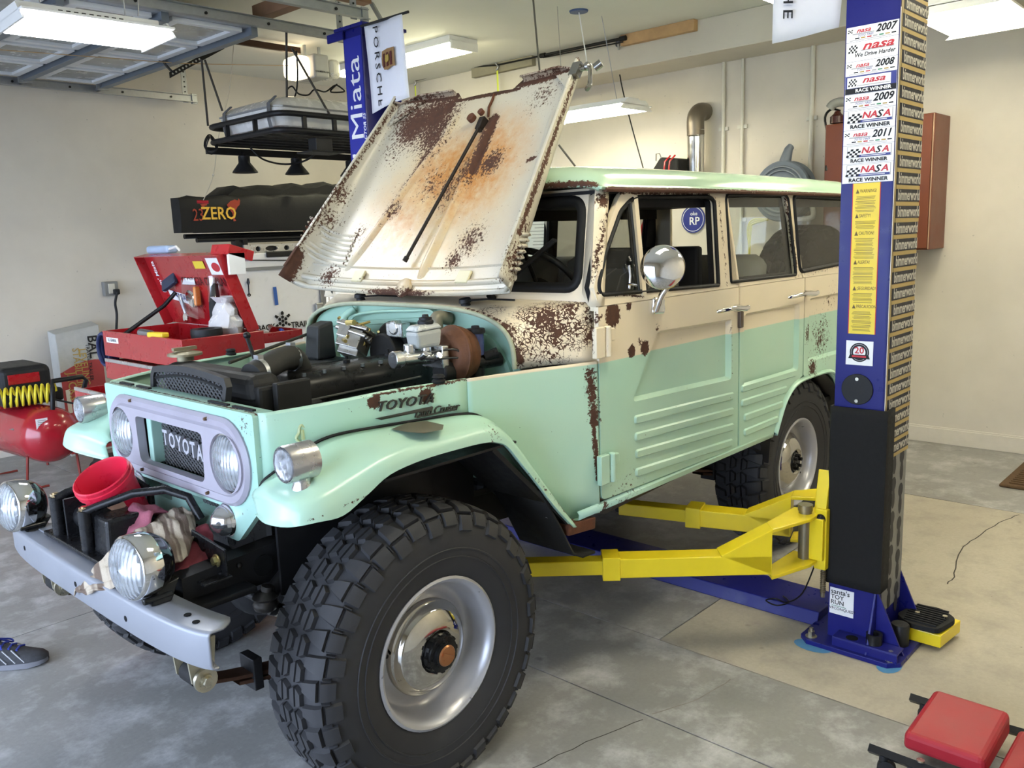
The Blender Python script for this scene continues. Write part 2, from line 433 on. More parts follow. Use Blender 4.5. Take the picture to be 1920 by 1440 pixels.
# ================================================================ the wagon
car = thing('vintage_wagon', 'mint green and cream vintage off-road wagon with rusty open hood and big mud tyres', 'car', (1.3, 0, 0))
def SY(z): return -.84+.05*max(0., (z-1.47)/.43)
def sd(u, v):
    y = -.84
    for _ in range(6): p = at(u, v, 'y', y); y = SY(p.z)
    return (p.x, p.z)
def sdl(L): return [sd(*q) for q in L]
def sp(x, z, s=1, off=0.): return V((x, s*(SY(z)-off), z))
def sheet(mb, outer, holes=(), thick=.02, s=1, off=0.):
    vs, fs = fill2d(outer, holes, thick)
    return mb.add(vs, fs, lambda p: sp(p.x, p.y, s, off+p.z-thick/2))
def recess(mb, outline, depth=.012, ins=.02, s=1, off=0.):
    inn = inset(outline, ins); k = len(outline)
    a = mb.vs([sp(x, z, s, off) for x, z in outline]); b_ = mb.vs([sp(x, z, s, off-depth) for x, z in inn])
    for i in range(k): j = (i+1) % k; mb.fc((a+i, a+j, b_+j, b_+i))
    vs, fs = fill2d(inn); mb.add(vs, fs, lambda p: sp(p.x, p.y, s, off-depth)); return mb
def rib(mb, x0, x1, z, h=.05, out=.013, s=1, dz=0.):
    """long pressed bar with rounded ends"""
    o = rnd_poly([(x0, z-h/2), (x1, z-h/2+dz), (x1, z+h/2+dz), (x0, z+h/2)], h*.45, 4); i = inset(o, .011); k = len(o)
    a = mb.vs([sp(x, zz, s, -.001) for x, zz in o]); b_ = mb.vs([sp(x, zz, s, out) for x, zz in i])
    for q in range(k): j = (q+1) % k; mb.fc((a+q, a+j, b_+j, b_+q))
    mb.fc([b_+q for q in range(k)]); return mb
def P3(u, v, off=0.):
    x, z = sd(u, v); return sp(x, z, 1, off)
def S3(u, v, r, a=1.): p = P3(u, v); return (p.x, p.y, p.z, r, a)
def G3(u, v, u2, v2, r, a=.9): p = P3(u, v); q = P3(u2, v2); return (p.x, p.y, p.z, q.x, q.y, q.z, r, a)
ZS = 1.262
side_paint = paint('two tone body paint', split=ZS, chips=.035,
    spots=[S3(1147, 590, .062, 1.5), S3(1177, 573, .035, .8), S3(1182, 658, .036, 1.3), S3(1207, 652, .042, 1.3), S3(1198, 640, .03, .6), S3(1522, 690, .10, .62), S3(1516, 625, .10, .62), S3(1545, 630, .26, .44),
           S3(1120, 600, .05, .5), S3(1230, 615, .03, .55), S3(1366, 660, .05, .3), S3(1560, 560, .2, .3), S3(1130, 950, .06, .5), (1.0, -.84, .70, .25, .3)],
    segs=[G3(1104, 596, 1108, 660, .03, .85), G3(1108, 700, 1116, 790, .05, .62), G3(1112, 780, 1121, 900, .022, .7), G3(1118, 570, 1205, 560, .012, .8), G3(1130, 964, 1440, 825, .022, .42), G3(1370, 610, 1371, 700, .01, .7),
          G3(1205, 560, 1340, 540, .008, .5), G3(1231, 617, 1330, 602, .008, .5)], rough=.30)
frame_paint = paint('cream window frame paint', CREAM, chips=.02,
    spots=[S3(1128, 375, .06, .62)], segs=[G3(1135, 400, 1112, 520, .035, .5), G3(1130, 362, 1330, 364, .012, .7), G3(1347, 375, 1362, 535, .022, .42), G3(1474, 370, 1492, 500, .03, .55), G3(1340, 372, 1347, 530, .012, .75), G3(1118, 550, 1205, 556, .012, .7), G3(1485, 360, 1575, 357, .02, .7), G3(1490, 520, 1575, 500, .03, .3)], rough=.32)
cowl_paint = paint('cracked cream cowl paint', split=ZS, chips=.02, crs=64., cracks=[(.71, -.74, 1.45, .20, 1.0), (.63, -.73, 1.36, .15, .5), (.80, -.80, 1.46, .10, .35), (.64, -.5, 1.50, .09, .3)],
    spots=[(.71, -.74, 1.455, .11, .62), (.78, -.75, 1.48, .09, .5), (.83, -.82, 1.36, .06, .55)], segs=[(.60, -.67, 1.29, .60, -.60, 1.42, .045, .66), (.60, -.60, 1.43, .60, -.40, 1.475, .02, .5)], stains=[(.69, -.75, 1.44, .20, .30)], rough=.3)
mint_paint = paint('mint fender paint', MINT, chips=.045,
    spots=[(at(703, 753, 'y', -.640)[:]) + (.034, 1.2), (at(797, 742, 'y', -.664)[:]) + (.042, 1.2), (.05, -.64, 1.27, .03, .5), (at(397+130, 680+130, 'y', -.58)[:]) + (.02, .8)],
    segs=[(-.42, -.575, 1.268, .35, -.70, 1.268, .012, .62), (-.41, -.52, 1.24, -.41, -.46, 1.19, .05, .40), (-.41, .5, 1.262, -.41, -.54, 1.262, .010, .45), (.40, -.715, 1.26, .42, -.72, 1.16, .018, .55), (.25, -.83, 1.09, .70, -.845, .69, .025, .45), (.44, -.72, 1.275, .60, -.75, 1.28, .03, .5)], rough=.28)
mint_in = paint('dusty mint inner paint', (.30, .50, .39), chips=.05, rough=.45)
rubber = mat('window rubber', (.010, .010, .010), .55, 0, .2, 40)
autoglass = glass('car glass', (.93, .95, .94), .03)
# ---------- outlines on the body side (x, z)
FD_L = rnd_poly([(.838, .735), (1.902, .722), (1.898, 1.47), (.838, 1.47)], [.03, .012, 0, 0], 4)
trap = rnd_poly(sdl([(1183, 754), (1369, 711), (1369.5, 598), (1230, 621)]), [.03, .02, .01, .03], 4)
arch = [(2.29, .700), (2.335, .775), (2.385, .845), (2.45, .895), (2.53, .925), (2.64, .935), (2.86, .935), (2.97, .920), (3.05, .875), (3.11, .80), (3.16, .70)]
RD_L = [(1.915, .722), (2.285, .715), (2.312, .765), (2.362, .838), (2.435, .898), (2.52, .938), (2.60, .96), (2.598, 1.47), (1.911, 1.47)]
rtrap = rnd_poly([(1.955, .985), (2.545, .995), (2.545, 1.345), (1.955, 1.345)], .03, 4)
fwin = rnd_poly(sdl([(1123, 556), (1118, 536), (1130, 478), (1160, 394), (1184, 367), (1326, 366), (1339, 374), (1347, 537)]), [.05, .03, .0, .02, .05, .03, .03, .012], 4)
rwin = rnd_poly(sdl([(1368, 531), (1358, 372), (1361, 364), (1471, 363), (1477, 372), (1492, 517)]), [.012, .03, .02, .02, .03, .02], 4)
qwin = rnd_poly(sdl([(1497, 512), (1484, 372), (1486, 363)])[0:1] + sdl([(1484, 364)]) + [(3.60, 1.878), (3.60, 1.53)], .045, 5)
def quad_rib(mb, px, s): 
    (x0, z0), (x1, z1) = sd(*px[0]), sd(*px[1]); rib(mb, x0, x1, z0, .047, .014, s, z1-z0)
fr_ribs = [((1185, 788), (1374, 741)), ((1186, 820), (1374, 770)), ((1187, 852), (1374, 799)), ((1187, 887), (1372, 828))]
rr_ribs = [((1386, 730), (1491, 698)), ((1386, 757), (1474, 729)), ((1391, 784), (1466, 757)), ((1391, 812), (1457, 785))]
black_in = darkin
for s in (1, -1):
    L = 'near' if s == 1 else 'far'
    # --- front door
    mb = MB(); sheet(mb, FD_L, [trap], .02, s, .006); recess(mb, trap, .024, .014, s, .006)
    for r in fr_ribs: quad_rib(mb, r, s)
    dr = mb.build('front_door', side_paint, car, 35)
    # upper frame of the front door with its window
    fr_o = [(.845, 1.472)] + sdl([(1112, 540), (1128, 455), (1158, 372), (1165, 360.5)]) + [(1.862, 1.893), (1.898, 1.472)]
    mb = MB(); sheet(mb, fr_o, [fwin], .022, s, .004); mb.build('window_frame', frame_paint, dr, 30)
    mb = MB().tube([sp(x, z, s, .004) for x, z in inset(fwin, .006)], .0095, 6, True); mb.build('window_rubber', rubber, dr, 60)
    (xa, za), (xb, zb) = sd(1187, 367), sd(1204, 553)
    mb = MB().prism([sp(xa-.012, za, s, -.008), sp(xa+.014, za, s, -.008), sp(xb+.014, zb, s, -.008), sp(xb-.012, zb, s, -.008)], (0, -s*.02, 0)); mb.build('vent_window_post', frame_paint, dr)
    mb = MB().prism([sp(xa-.034, za, s, -.012), sp(xa-.014, za, s, -.012), sp(xb-.014, zb, s, -.012), sp(xb-.034, zb, s, -.012)], (0, -s*.008, 0)); mb.build('vent_window_seal', rubber, dr)
    # quarter light swung a little open
    (xc, zc) = sd(1128, 548); (xd, zd) = sd(1165, 385); o1 = .05
    vp = [sp(xc+.03, zc, s, -.05), sp(xd+.02, zd-.01, s, -.03), sp(xa-.05, za-.03, s, .02), sp(xb-.06, zb+.02, s, .03)]
    pv = MB().prism(vp, (0, s*.004, 0)).build('vent_glass', autoglass, dr)
    MB().tube([vp[0], vp[1], vp[2]], .006, 6).tube([vp[3], vp[2]], .005, 6).build('vent_glass_frame', mat('dull black frame', (.03, .03, .028), .5), dr, 60)
    q = sp(xb-.10, zb+.03, s, .012)
    MB().tube([q, q+V((.008, 0, .05)), q+V((.0, 0, .09))], .006, 6).tube([q+V((-.01, 0, .02)), q+V((.035, -s*.01, .012)), q+V((.05, -s*.01, .02))], .005, 6).build('vent_latch', chrome, dr, 60)
    # hinges
    for (u, v, h) in ((1119, 641, .115), (1128, 877, .115)):
        x, z = sd(u, v)
        mb = MB().box(sp(x-.018, z, s, .022), (.055, .022, h)).cyl(sp(x+.030, z-h/2, s, .028), sp(x+.030, z+h/2, s, .028), .014, k=10).box(sp(x+.055, z+.022, s, .018), (.05, .018, h*.42)).box(sp(x+.03, z-.022, s, .02), (.03, .026, .03))
        mb.build('door_hinge', side_paint, dr, 40, bevel=.004)
    # handles
    def handle(dd, u, v, u2, v2):
        a = sp(*sd(u, v), s, .055); c = sp(*sd(u2, v2), s, .055)
        mb = MB().cyl(sp(*sd(u2, v2), s, .0), c, .019, .014, 12).tube([c+V((.03, 0, .004)), c, a*.5+c*.5+V((0, -s*.006, .008)), a, a+V((-.006, s*.02, -.004))], [.012, .014, .011, .009, .008], 8)
        mb.build('door_handle', chrome, dd, 60)
    handle(dr, 1333, 582, 1376, 578)
    x, z = sd(1384, 597); MB().box(sp(x, z, s, .012), (.03, .02, .085)).build('striker_cover', mat('worn brown metal', (.12, .09, .07), .4, .6), dr, bevel=.004)
    # door card inside
    MB().prism([sp(.86, .76, s, -.05), sp(1.88, .75, s, -.05), sp(1.88, 1.46, s, -.05), sp(.86, 1.46, s, -.05)], (0, s*.012, 0)).build('door_card', black_in, dr)
    # inner blackout of the frame
    mb = MB(); sheet(mb, fr_o, [inset(fwin, .012)], .02, s, -.02); mb.build('inner_frame', black_in, dr)
    # --- rear door
    mb = MB(); sheet(mb, RD_L, [rtrap], .02, s, .006); recess(mb, rtrap, .022, .014, s, .006)
    for r in rr_ribs: quad_rib(mb, r, s)
    rd = mb.build('rear_door', side_paint, car, 35)
    rr_o = [(1.912, 1.472), (1.876, 1.893)] + [(2.46, 1.893), (2.575, 1.472)]
    mb = MB(); sheet(mb, rr_o, [rwin], .022, s, .004); mb.build('window_frame', frame_paint, rd, 30)
    mb = MB().tube([sp(x, z, s, .004) for x, z in inset(rwin, .005)], .008, 6, True); mb.build('window_rubber', rubber, rd, 60)
    vs, fs = fill2d(inset(rwin, .004), (), .005); MB().add(vs, fs, lambda p: sp(p.x, p.y, s, -.008+p.z)).build('door_glass', autoglass, rd)
    mb = MB(); sheet(mb, rr_o, [inset(rwin, .02)], .02, s, -.02); mb.build('inner_frame', black_in, rd)
    handle(rd, 1467, 556, 1509, 550)
    MB().prism([sp(1.93, .76, s, -.05), sp(2.25, .75, s, -.05), sp(2.56, .98, s, -.05), sp(2.56, 1.46, s, -.05), sp(1.93, 1.46, s, -.05)], (0, s*.012, 0)).build('door_card', black_in, rd)
    # --- quarter panel
    qo = [(2.612, .965)] + arch[5:] + [(3.16, .69), (3.72, .69), (3.74, 1.47), (2.61, 1.47)]
    qr = rnd_poly([(2.665, 1.02), (3.60, 1.02), (3.60, 1.36), (2.665, 1.36)], .03, 4)
    mb = MB(); sheet(mb, qo, [qr], .02, s, .004); recess(mb, qr, .022, .014, s, .004)
    qp = mb.build('quarter_panel', side_paint, car, 35)
    qf = [(2.587, 1.472), (2.47, 1.893), (3.66, 1.893), (3.735, 1.472)]
    mb = MB(); sheet(mb, qf, [qwin], .022, s, .004); mb.build('window_frame', frame_paint, qp, 30)
    mb = MB().tube([sp(x, z, s, .004) for x, z in inset(qwin, .006)], .012, 6, True); mb.build('window_rubber', rubber, qp, 60)
    vs, fs = fill2d(inset(qwin, .004), (), .005); MB().add(vs, fs, lambda p: sp(p.x, p.y, s, -.008+p.z)).build('quarter_glass', glass('tinted car glass', (.62, .62, .60), .05), qp)
    mb = MB(); sheet(mb, qf, [inset(qwin, .02)], .02, s, -.02); mb.build('inner_frame', black_in, qp)
    # wheel arch lip
    al = smooth_line([V((x, z, 0)) for x, z in arch], 4)
    mb = MB(); rows = []
    for p in al: rows.append([sp(p.x-.012*(1 if p.x < 2.7 else -1), p.y+.018, s, .006), sp(p.x, p.y+.006, s, .022), sp(p.x+.006, p.y-.002, s, .018), sp(p.x+.008, p.y-.006, s, -.035)])
    mb.grid(rows).build('wheel_arch_lip', side_paint, qp, 50, solid=.003)
    # inner wheel house
    rows = [[V((2.725+(-.47*math.cos(a)), s*yy, .56+.40*math.sin(a))) for yy in (-.83, -.42)] for a in [PI*i/12 for i in range(13)]]
    MB().grid(rows).build('rear_wheel_house', blackm, car, 60, solid=.004)
    # --- sill under the doors
    rows = []
    for x in (.70, 1.3, 1.9, 2.27): rows.append([sp(x, .728, s, .0), sp(x, .716, s, .010), sp(x, .695, s, .006), sp(x, .682, s, -.03), sp(x, .672, s, -.10)])
    MB().grid(rows).build('rocker_panel', side_paint, car, 50, solid=.006)
    # --- cowl side: from the engine bay seam back to the door, drawn in towards the nose
    pl = [(.30, -.697), (.42, -.722), (.55, -.752), (.66, -.785), (.74, -.812), (.80, -.830), (.83, -.84)]
    pl = smooth_line([V((a, b_, 0)) for a, b_ in pl], 4)
    rows = []
    for p in pl:
        t = (p.x-.30)/.53; lo = -.84+(.01 if p.x < .8 else 0); zz = [1.272, 1.262, 1.15, 1.0, .85, .72, .69]
        rows.append([V((p.x, s*(p.y if z > .95 else p.y), z)) for z in zz])
    fz = [(.30, 1.13), (.35, 1.11), (.40, 1.06), (.46, .98), (.53, .87), (.62, .745), (.69, .69), (.9, .69)]
    for r in rows:
        X = r[0].x; lo = next(b0_+(b1_-b0_)*(X-a0_)/(a1_-a0_) for (a0_, b0_), (a1_, b1_) in zip(fz, fz[1:]) if X <= a1_)
        for q in range(7): r[q].z = 1.272-(1.272-lo)*(0, .02, .2, .42, .62, .82, 1)[q]
    MB().grid(rows).build('cowl_side', side_paint, car, 50, solid=.01, off=0)
    # rusty bracket under the sill front
    MB().box((.72, -s*.82, .665), (.16, .05, .045), rot(.1, 'Y')).build('body_mount', rustm, car, bevel=.004)
# ---------- cowl top: firewall arch lofted back to the windscreen foot
def archp(a, x, w, z0, h, pw=.55):
    """a from -1 (near) to 1 (far)"""
    return V((x, a and math.copysign(w*min(1., abs(a)), a) or 0., z0))
na = 44; rows = []
arc = []
for i in range(na+1):
    t = PI*(i/na); c, sn = math.cos(t), math.sin(t); c = math.copysign(abs(c)**.55, c); sn = abs(sn)**.62
    arc.append((-c, sn))
for (x, w, z0, h) in ((.585, .655, 1.262, .215), (.60, .672, 1.262, .222), (.615, .672, 1.262, .224)):
    rows.append([V((x, c*w, z0+sn*h)) for c, sn in arc])
tgt = []
for c, sn in arc:
    t_ = PI*len(tgt)/na; c0, s0 = -math.cos(t_), math.sin(t_)
    tgt.append(V((.838+.030*min(1, s0*1.5), max(-1, min(1, c0*1.28))*(.838-.03*min(1, s0*1.5)), 1.262+min(1, s0*1.55)*.226)))
for f in (.25, .5, .75, 1.):
    r = []
    for a, b_ in zip(rows[2], tgt):
        p = a.lerp(b_, f); p.z += .006*math.sin(PI*f); r.append(p)
    rows.append(r)
MB().grid(rows).build('cowl', cowl_paint, car, 60, solid=.004, off=-1)
MB().tube([V((.583, c*.655, 1.262+sn*.215)) for c, sn in arc], .009, 8).build('cowl_seal', mat('pale sealing strip', (.40, .43, .30), .7, 0, .2), car, 60)
# firewall
fw = [(c*.65, 1.262+sn*.21) for c, sn in arc]
fw = [(-.70, .80)] + fw + [(.70, .80)]
vs, fs = fill2d(fw, (), .006)
firewall = MB().add(vs, fs, lambda p: V((.62+p.z, p.x, p.y))).build('firewall', mint_in, car)
rp = rnd_poly([(-.63, 1.03), (-.42, 1.03), (-.42, 1.40), (-.54, 1.36), (-.62, 1.25)], .04, 4)
vs, fs = fill2d(rp, [inset(rp, .022)], .02); MB().add(vs, fs, lambda p: V((.612+p.z, p.x, p.y))).build('pressed_rib', mint_in, firewall, 40, bevel=.006)
rp = rnd_poly([(-.30, 1.15), (.52, 1.15), (.52, 1.38), (-.30, 1.44)], .04, 4)
vs, fs = fill2d(rp, [inset(rp, .02)], .014); MB().add(vs, fs, lambda p: V((.614+p.z, p.x, p.y))).build('pressed_rib', mint_in, firewall, 40, bevel=.006)
MB().prism([V((.60, -.47, 1.0)), V((.60, -.44, 1.0)), V((.60, -.445, 1.37)), V((.60, -.465, 1.41))], (-.10, 0, -.0)).build('firewall_gusset', mint_in, firewall, bevel=.01)
# ---------- windscreen
def wx(z): return .872+.10*max(0, (z-1.49))/.41
wo = rnd_poly([(-.795, 1.485), (.795, 1.485), (.765, 1.905), (-.765, 1.905)], .02, 3)
wh = rnd_poly([(-.735, 1.53), (.735, 1.53), (.705, 1.868), (-.705, 1.868)], .065, 6)
vs, fs = fill2d(wo, [wh], .03)
wfr = MB().add(vs, fs, lambda p: V((wx(p.y)+p.z, p.x, p.y))).build('windscreen_frame', frame_paint, car, 30)
MB().tube([V((wx(z)-.014, y, z)) for y, z in inset(wh, .006)], .021, 8, True, .7).build('windscreen_rubber', rubber, wfr, 60)
vs, fs = fill2d(inset(wh, .004), (), .005); MB().add(vs, fs, lambda p: V((wx(p.y)+p.z, p.x, p.y))).build('windscreen_glass', autoglass, wfr)
a = V((wx(1.52)-.03, -.30, 1.505)); b_ = at(1043, 450, 'x', wx(1.64)-.03)
MB().cyl((a.x+.01, a.y, a.z-.02), a+V((-.02, 0, 0)), .014).tube([a, a.lerp(b_, .35), b_], .007, 6).tube([a.lerp(b_, .35)+V((-.01, 0, 0)), b_+V((-.012, 0, 0))], .010, 6).build('wiper', blackpl, wfr, 60)
for s in (1, -1):   # corner pillar between the screen and the door
    rows = []
    for z in (1.474, 1.52, 1.6, 1.7, 1.8, 1.9):
        X0 = wx(z); t = (z-1.474)/.43; xd = .845+(.955-.845)*t
        rows.append([V((X0-.012, -s*(.755-.03*t), z)), V((X0-.016, -s*(.785-.03*t), z)), V((xd-.028, -s*(.828-.05*t), z)), V((xd+.004, s*SY(z)-s*.008, z)), V((xd+.03, s*SY(z)-s*.004, z))])
    MB().grid(rows).build('corner_pillar', frame_paint, car, 60, solid=.006, off=0)
    MB().prism([V((.84, s*(SY(1.5)), 1.455)), V((.84, s*SY(1.5), 1.49)), V((.86, s*-.76, 1.50)), V((.86, s*-.76, 1.455))], (.02, 0, 0)).build('pillar_foot', frame_paint, car)
# ---------- roof
prof = [(-.818, 1.893), (-.822, 1.903), (-.806, 1.908), (-.800, 1.918), (-.785, 1.944), (-.755, 1.966), (-.70, 1.985), (-.58, 2.003), (-.40, 2.014), (-.2, 2.021), (0, 2.023)]
prof = prof + [(-y, z) for y, z in prof[-2::-1]]
rows = []
for x, k, dz in ((.905, .20, -.0), (.915, .42, 0), (.94, .66, 0), (.98, .84, 0), (1.05, .95, 0), (1.2, 1., 0), (1.6, 1.0, .003), (2.2, 1.0, .003), (2.8, 1., 0), (3.3, .98, -.004), (3.6, .86, -.006), (3.68, .7, -.008), (3.72, .4, -.01)):
    rows.append([V((x + (.045*(1-min(1, k*1.2)) if abs(y) > .7 else 0)*0, y, 1.893+(z-1.893)*(k if z > 1.909 else 1)+dz)) for y, z in prof])
roofm = paint('mint roof paint', (.37, .53, .395), chips=.0, segs=[(.95, -.82, 1.9, 2.0, -.82, 1.9, .022, .62), (2.0, -.82, 1.9, 3.7, -.82, 1.9, .02, .5), (.91, -.8, 1.92, .91, .5, 1.93, .03, .72)], rough=.16)
rf = MB().grid(rows).build('roof', roofm, car, 60, solid=.012, off=-1)
MB().box((2.3, 0, 1.888), (2.74, 1.56, .012)).build('headliner', black_in, rf)
for s in (1, -1): MB().tube([V((.93, s*-.818, 1.893)), V((2., s*-.822, 1.896)), V((3.7, s*-.818, 1.89))], .009, 6).build('rain_gutter', paint('rusty gutter paint', CREAM, segs=[(.9, -.82, 1.893, 3.7, -.82, 1.893, .05, .75)]), rf, 60)
# ---------- tail and inside
MB().box((3.73, 0, 1.08), (.02, 1.62, .78)).box((3.71, -.72, 1.68), (.03, .14, .42)).box((3.71, .72, 1.68), (.03, .14, .42)).build('tailgate', side_paint, car, bevel=.006)
MB().box((3.715, 0, 1.69), (.008, 1.32, .38)).build('tailgate_glass', autoglass, car)
MB().box((2.2, 0, .745), (2.9, 1.56, .03)).box((2.725, -.62, .98), (.98, .3, .03)).box((2.725, .62, .98), (.98, .3, .03)).build('floor_pan', darkin, car)
MB().box((.985, 0, 1.34), (.18, 1.5, .26)).build('dashboard', darkin, car, bevel=.03)
seatm = mat('grey vinyl', (.20, .19, .165), .5, 0, .1, 8); seatd = mat('dark seat shell', (.018, .018, .019), .6)
def seat(x, y0, y1, zt, rake, m, nm, z0=1.02, seams=True):
    mb = MB(); ys = [y0, y0+.02, y0+.06] + [y0+(y1-y0)*i/8 for i in range(1, 8)] + [y1-.06, y1-.02, y1]
    rows = []
    for y in ys:
        e = min(y-y0, y1-y); r = min(1, (e/.06))**.5 if e < .06 else 1.; d = .10*r
        sh = .06*(1-r)
        rows.append([V((x+rake*(z-z0)+dx*d, y, z0+(z-z0)*1-(sh if z > zt-.1 else 0))) for z, dx in ((z0, -1), (zt-.12, -1), (zt-.03, -.75), (zt, 0), (zt-.03, .75), (zt-.12, 1), (z0, 1))])
    root = mb.grid(rows).build(nm, m, car, 60)
    mb = MB().poly(rows[0]).poly(rows[-1][::-1]); mb.build('seat_side', m, root)
    if seams:
        for i in range(1, 7):
            y = y0+(y1-y0)*i/7
            MB().tube([V((x+rake*(z-z0)+dx*.10, y, z)) for z, dx in ((z0, -1.02), (zt-.12, -1.02), (zt-.03, -.77), (zt+.002, 0))], .0035, 5).build('seat_seam', mat('pale piping', (.33, .31, .27), .5), root, 60)
    MB().box((x-.28, (y0+y1)/2, z0-.06), (.52, y1-y0, .16)).build('seat_cushion', m, root, bevel=.05, seg=3)
seat(1.50, .02, .62, 1.63, .25, seatm, 'front_seat', seams=False); seat(1.55, -.66, -.06, 1.565, .25, seatm, 'front_seat')
MB().box((1.86, -.36, 1.45), (.05, .62, .42)).build('seat_divider', seatd, car, bevel=.015)
seat(2.30, -.72, .72, 1.60, .22, seatm, 'rear_seat')
c = V((1.10, -.36, 1.52)); ax = V((.80, 0, .60)).normalized(); u, w = frame(None, ax)
mb = MB().tube([c+(u*math.cos(t)+w*math.sin(t))*.195 for t in [2*PI*i/36 for i in range(36)]], .014, 8, True)
for t in (.3, PI-.3, -PI/2): mb.tube([c-ax*.03, c+(u*math.cos(t)+w*math.sin(t))*.19], .009, 6)
mb.cyl(c-ax*.05, c+ax*.0, .045, .05, 14).cyl(c-ax*.05, c-ax*.5, .02, k=10)
mb.build('steering_wheel', blackm, car, 60)
MB().box((2.02, .70, 1.68), (.12, .05, .42)).box((1.75, .72, 1.50), (.5, .03, .08)).build('far_pillar_trim', darkin, car)
MB().box((2.3, .745, 1.855), (2.7, .02, .075)).build('header_trim', darkin, car); MB().box((2.3, -.745, 1.862), (2.7, .02, .06)).build('header_trim', darkin, car)
MB().tube([V((1.6, .68, 1.87)), V((1.6, .67, 1.6)), V((1.63, .66, 1.55))], .014, 6, flat=.3).build('seat_belt', mat('seat belt webbing', (.5, .5, .48), .7), car, 60)
# ================================================================ nose, wings, bonnet
NX = -.380
def npt(u, v, dx=0.): p = at(u, v, 'x', NX); return (p.y, p.z)
no = rnd_poly([(-.522, 1.254), (.522, 1.254), (.520, .965), (.375, .835), (-.375, .835), (-.520, .965)], [.012, .012, .03, .015, .015, .03], 3)
nopen = rnd_poly([(-.255, .998), (.255, .998), (.262, 1.158), (-.262, 1.158)], .02, 3)
vL = rnd_poly([(-.26, .885), (-.06, .885), (-.06, .935), (-.30, .935)], .008, 2); vR = [(-y, z) for y, z in vL]
vs, fs = fill2d(no, [nopen, vL, vR]+[[(s*.372+.090*math.cos(2*PI*i/24), 1.088+.090*math.sin(2*PI*i/24)) for i in range(24)] for s in (1, -1)], .02)
nose_paint = paint('mint nose paint', (.32, .545, .465), chips=.05, spots=[(NX, -.47, 1.215, .08, .42), (NX, -.30, 1.235, .04, .42), (NX, .2, .96, .05, .4), (NX, -.35, .95, .05, .42)], segs=[(NX, -.55, 1.253, NX, .55, 1.253, .012, .58), (NX, -.4, .846, NX, .4, .846, .012, .5)], rough=.28)
nose = MB().add(vs, fs, lambda p: V((NX+p.z-.01+.0, p.x, p.y))).build('nose_panel', nose_paint, car, 35)
mb = MB()   # lips of the two lower vents and the top return edge
for L in (vL, vR):
    k = len(L); a = mb.vs([V((NX, y, z)) for y, z in L]); b_ = mb.vs([V((NX+.04, y, z)) for y, z in inset(L, .006)])
    for i in range(k): j = (i+1) % k; mb.fc((a+i, a+j, b_+j, b_+i))
mb.box((NX+.025, 0, 1.251), (.05, 1.04, .006)).box((NX+.012, 0, .90), (.012, .05, .10))
mb.build('nose_return_edge', nose_paint, nose)
MB().box((NX+.012, .40, 1.257), (.012, .10, .006)).cut().box((NX+.012, -.42, 1.257), (.012, .12, .006)).cut().box((NX+.012, -.27, 1.257), (.012, .12, .006)).cut().box((NX+.012, .26, 1.257), (.012, .10, .006)).build('bonnet_rest_pad', blackmat, nose)
meshm = mat('black grille wire', (.13, .13, .135), .4, .3)
def wire(mb, x, y0, y1, z0, z1, dy, dz, r=.0022, inside=None):
    """diamond mesh woven from bars"""
    y = y0-(z1-z0)*dy/dz
    while y < y1+(z1-z0)*dy/dz:
        for sg in (1, -1):
            a = V((0, y, z0 if sg > 0 else z1)); b_ = V((0, y+(z1-z0)*dy/dz, z1 if sg > 0 else z0))
            t0, t1 = 0., 1.; d = b_-a
            if d.y:
                ta, tb = (y0-a.y)/d.y, (y1-a.y)/d.y; t0 = max(t0, min(ta, tb)); t1 = min(t1, max(ta, tb))
            if t1-t0 > .02:
                if inside is None: mb.cyl((x, a.y+d.y*t0, a.z+d.z*t0), (x, a.y+d.y*t1, a.z+d.z*t1), r, k=4, caps=False)
                else:
                    n = 14; st = None
                    for q in range(n+1):
                        t = t0+(t1-t0)*q/n; P = a+d*t; ok = inside(P.y, P.z)
                        if ok and st is None: st = t
                        if (not ok or q == n) and st is not None:
                            if t-st > .01: mb.cyl((x, a.y+d.y*st, a.z+d.z*st), (x, a.y+d.y*t, a.z+d.z*t), r, k=4, caps=False)
                            st = None
        y += dy
    return mb
mb = wire(MB(), NX+.030, -.26, .26, .985, 1.165, .026, .016, .0028); g = mb.build('grille_mesh', meshm, car)
tag(g, kind='stuff')
MB().prism([V((NX+.08, -.30, .95)), V((NX+.08, .30, .95)), V((NX+.08, .30, 1.2)), V((NX+.08, -.30, 1.2))], (.01, 0, 0)).build('grille_backing', mat('shadowed radiator core', (.01, .01, .01), .8), car)
MB().box((NX+.02, .205, 1.078), (.06, .035, .17)).cut().box((NX+.035, -.262, 1.078), (.06, .012, .17)).build('grille_side_plate', nose_paint, nose, bevel=.004)
mb = wire(MB(), NX+.03, -.30, -.06, .88, .94, .018, .014, .002); wire(mb, NX+.03, .06, .30, .88, .94, .018, .014, .002); tag(mb.build('vent_mesh', meshm, car), kind='stuff')
# letters across the grille
letm = mat('worn silver letters', (.42, .42, .45), .45, .2)
lt = MB(); 
for i, ch in enumerate('TOYOTA'): lt.cut(); lt.text(ch, at(313+i*13.0, 821+i*5.8, 'x', NX+.012), (0, -1, 0), (0, 0, 1), .074, .014, .028, wx=.76)
lt.build('grille_letters', letm, car)
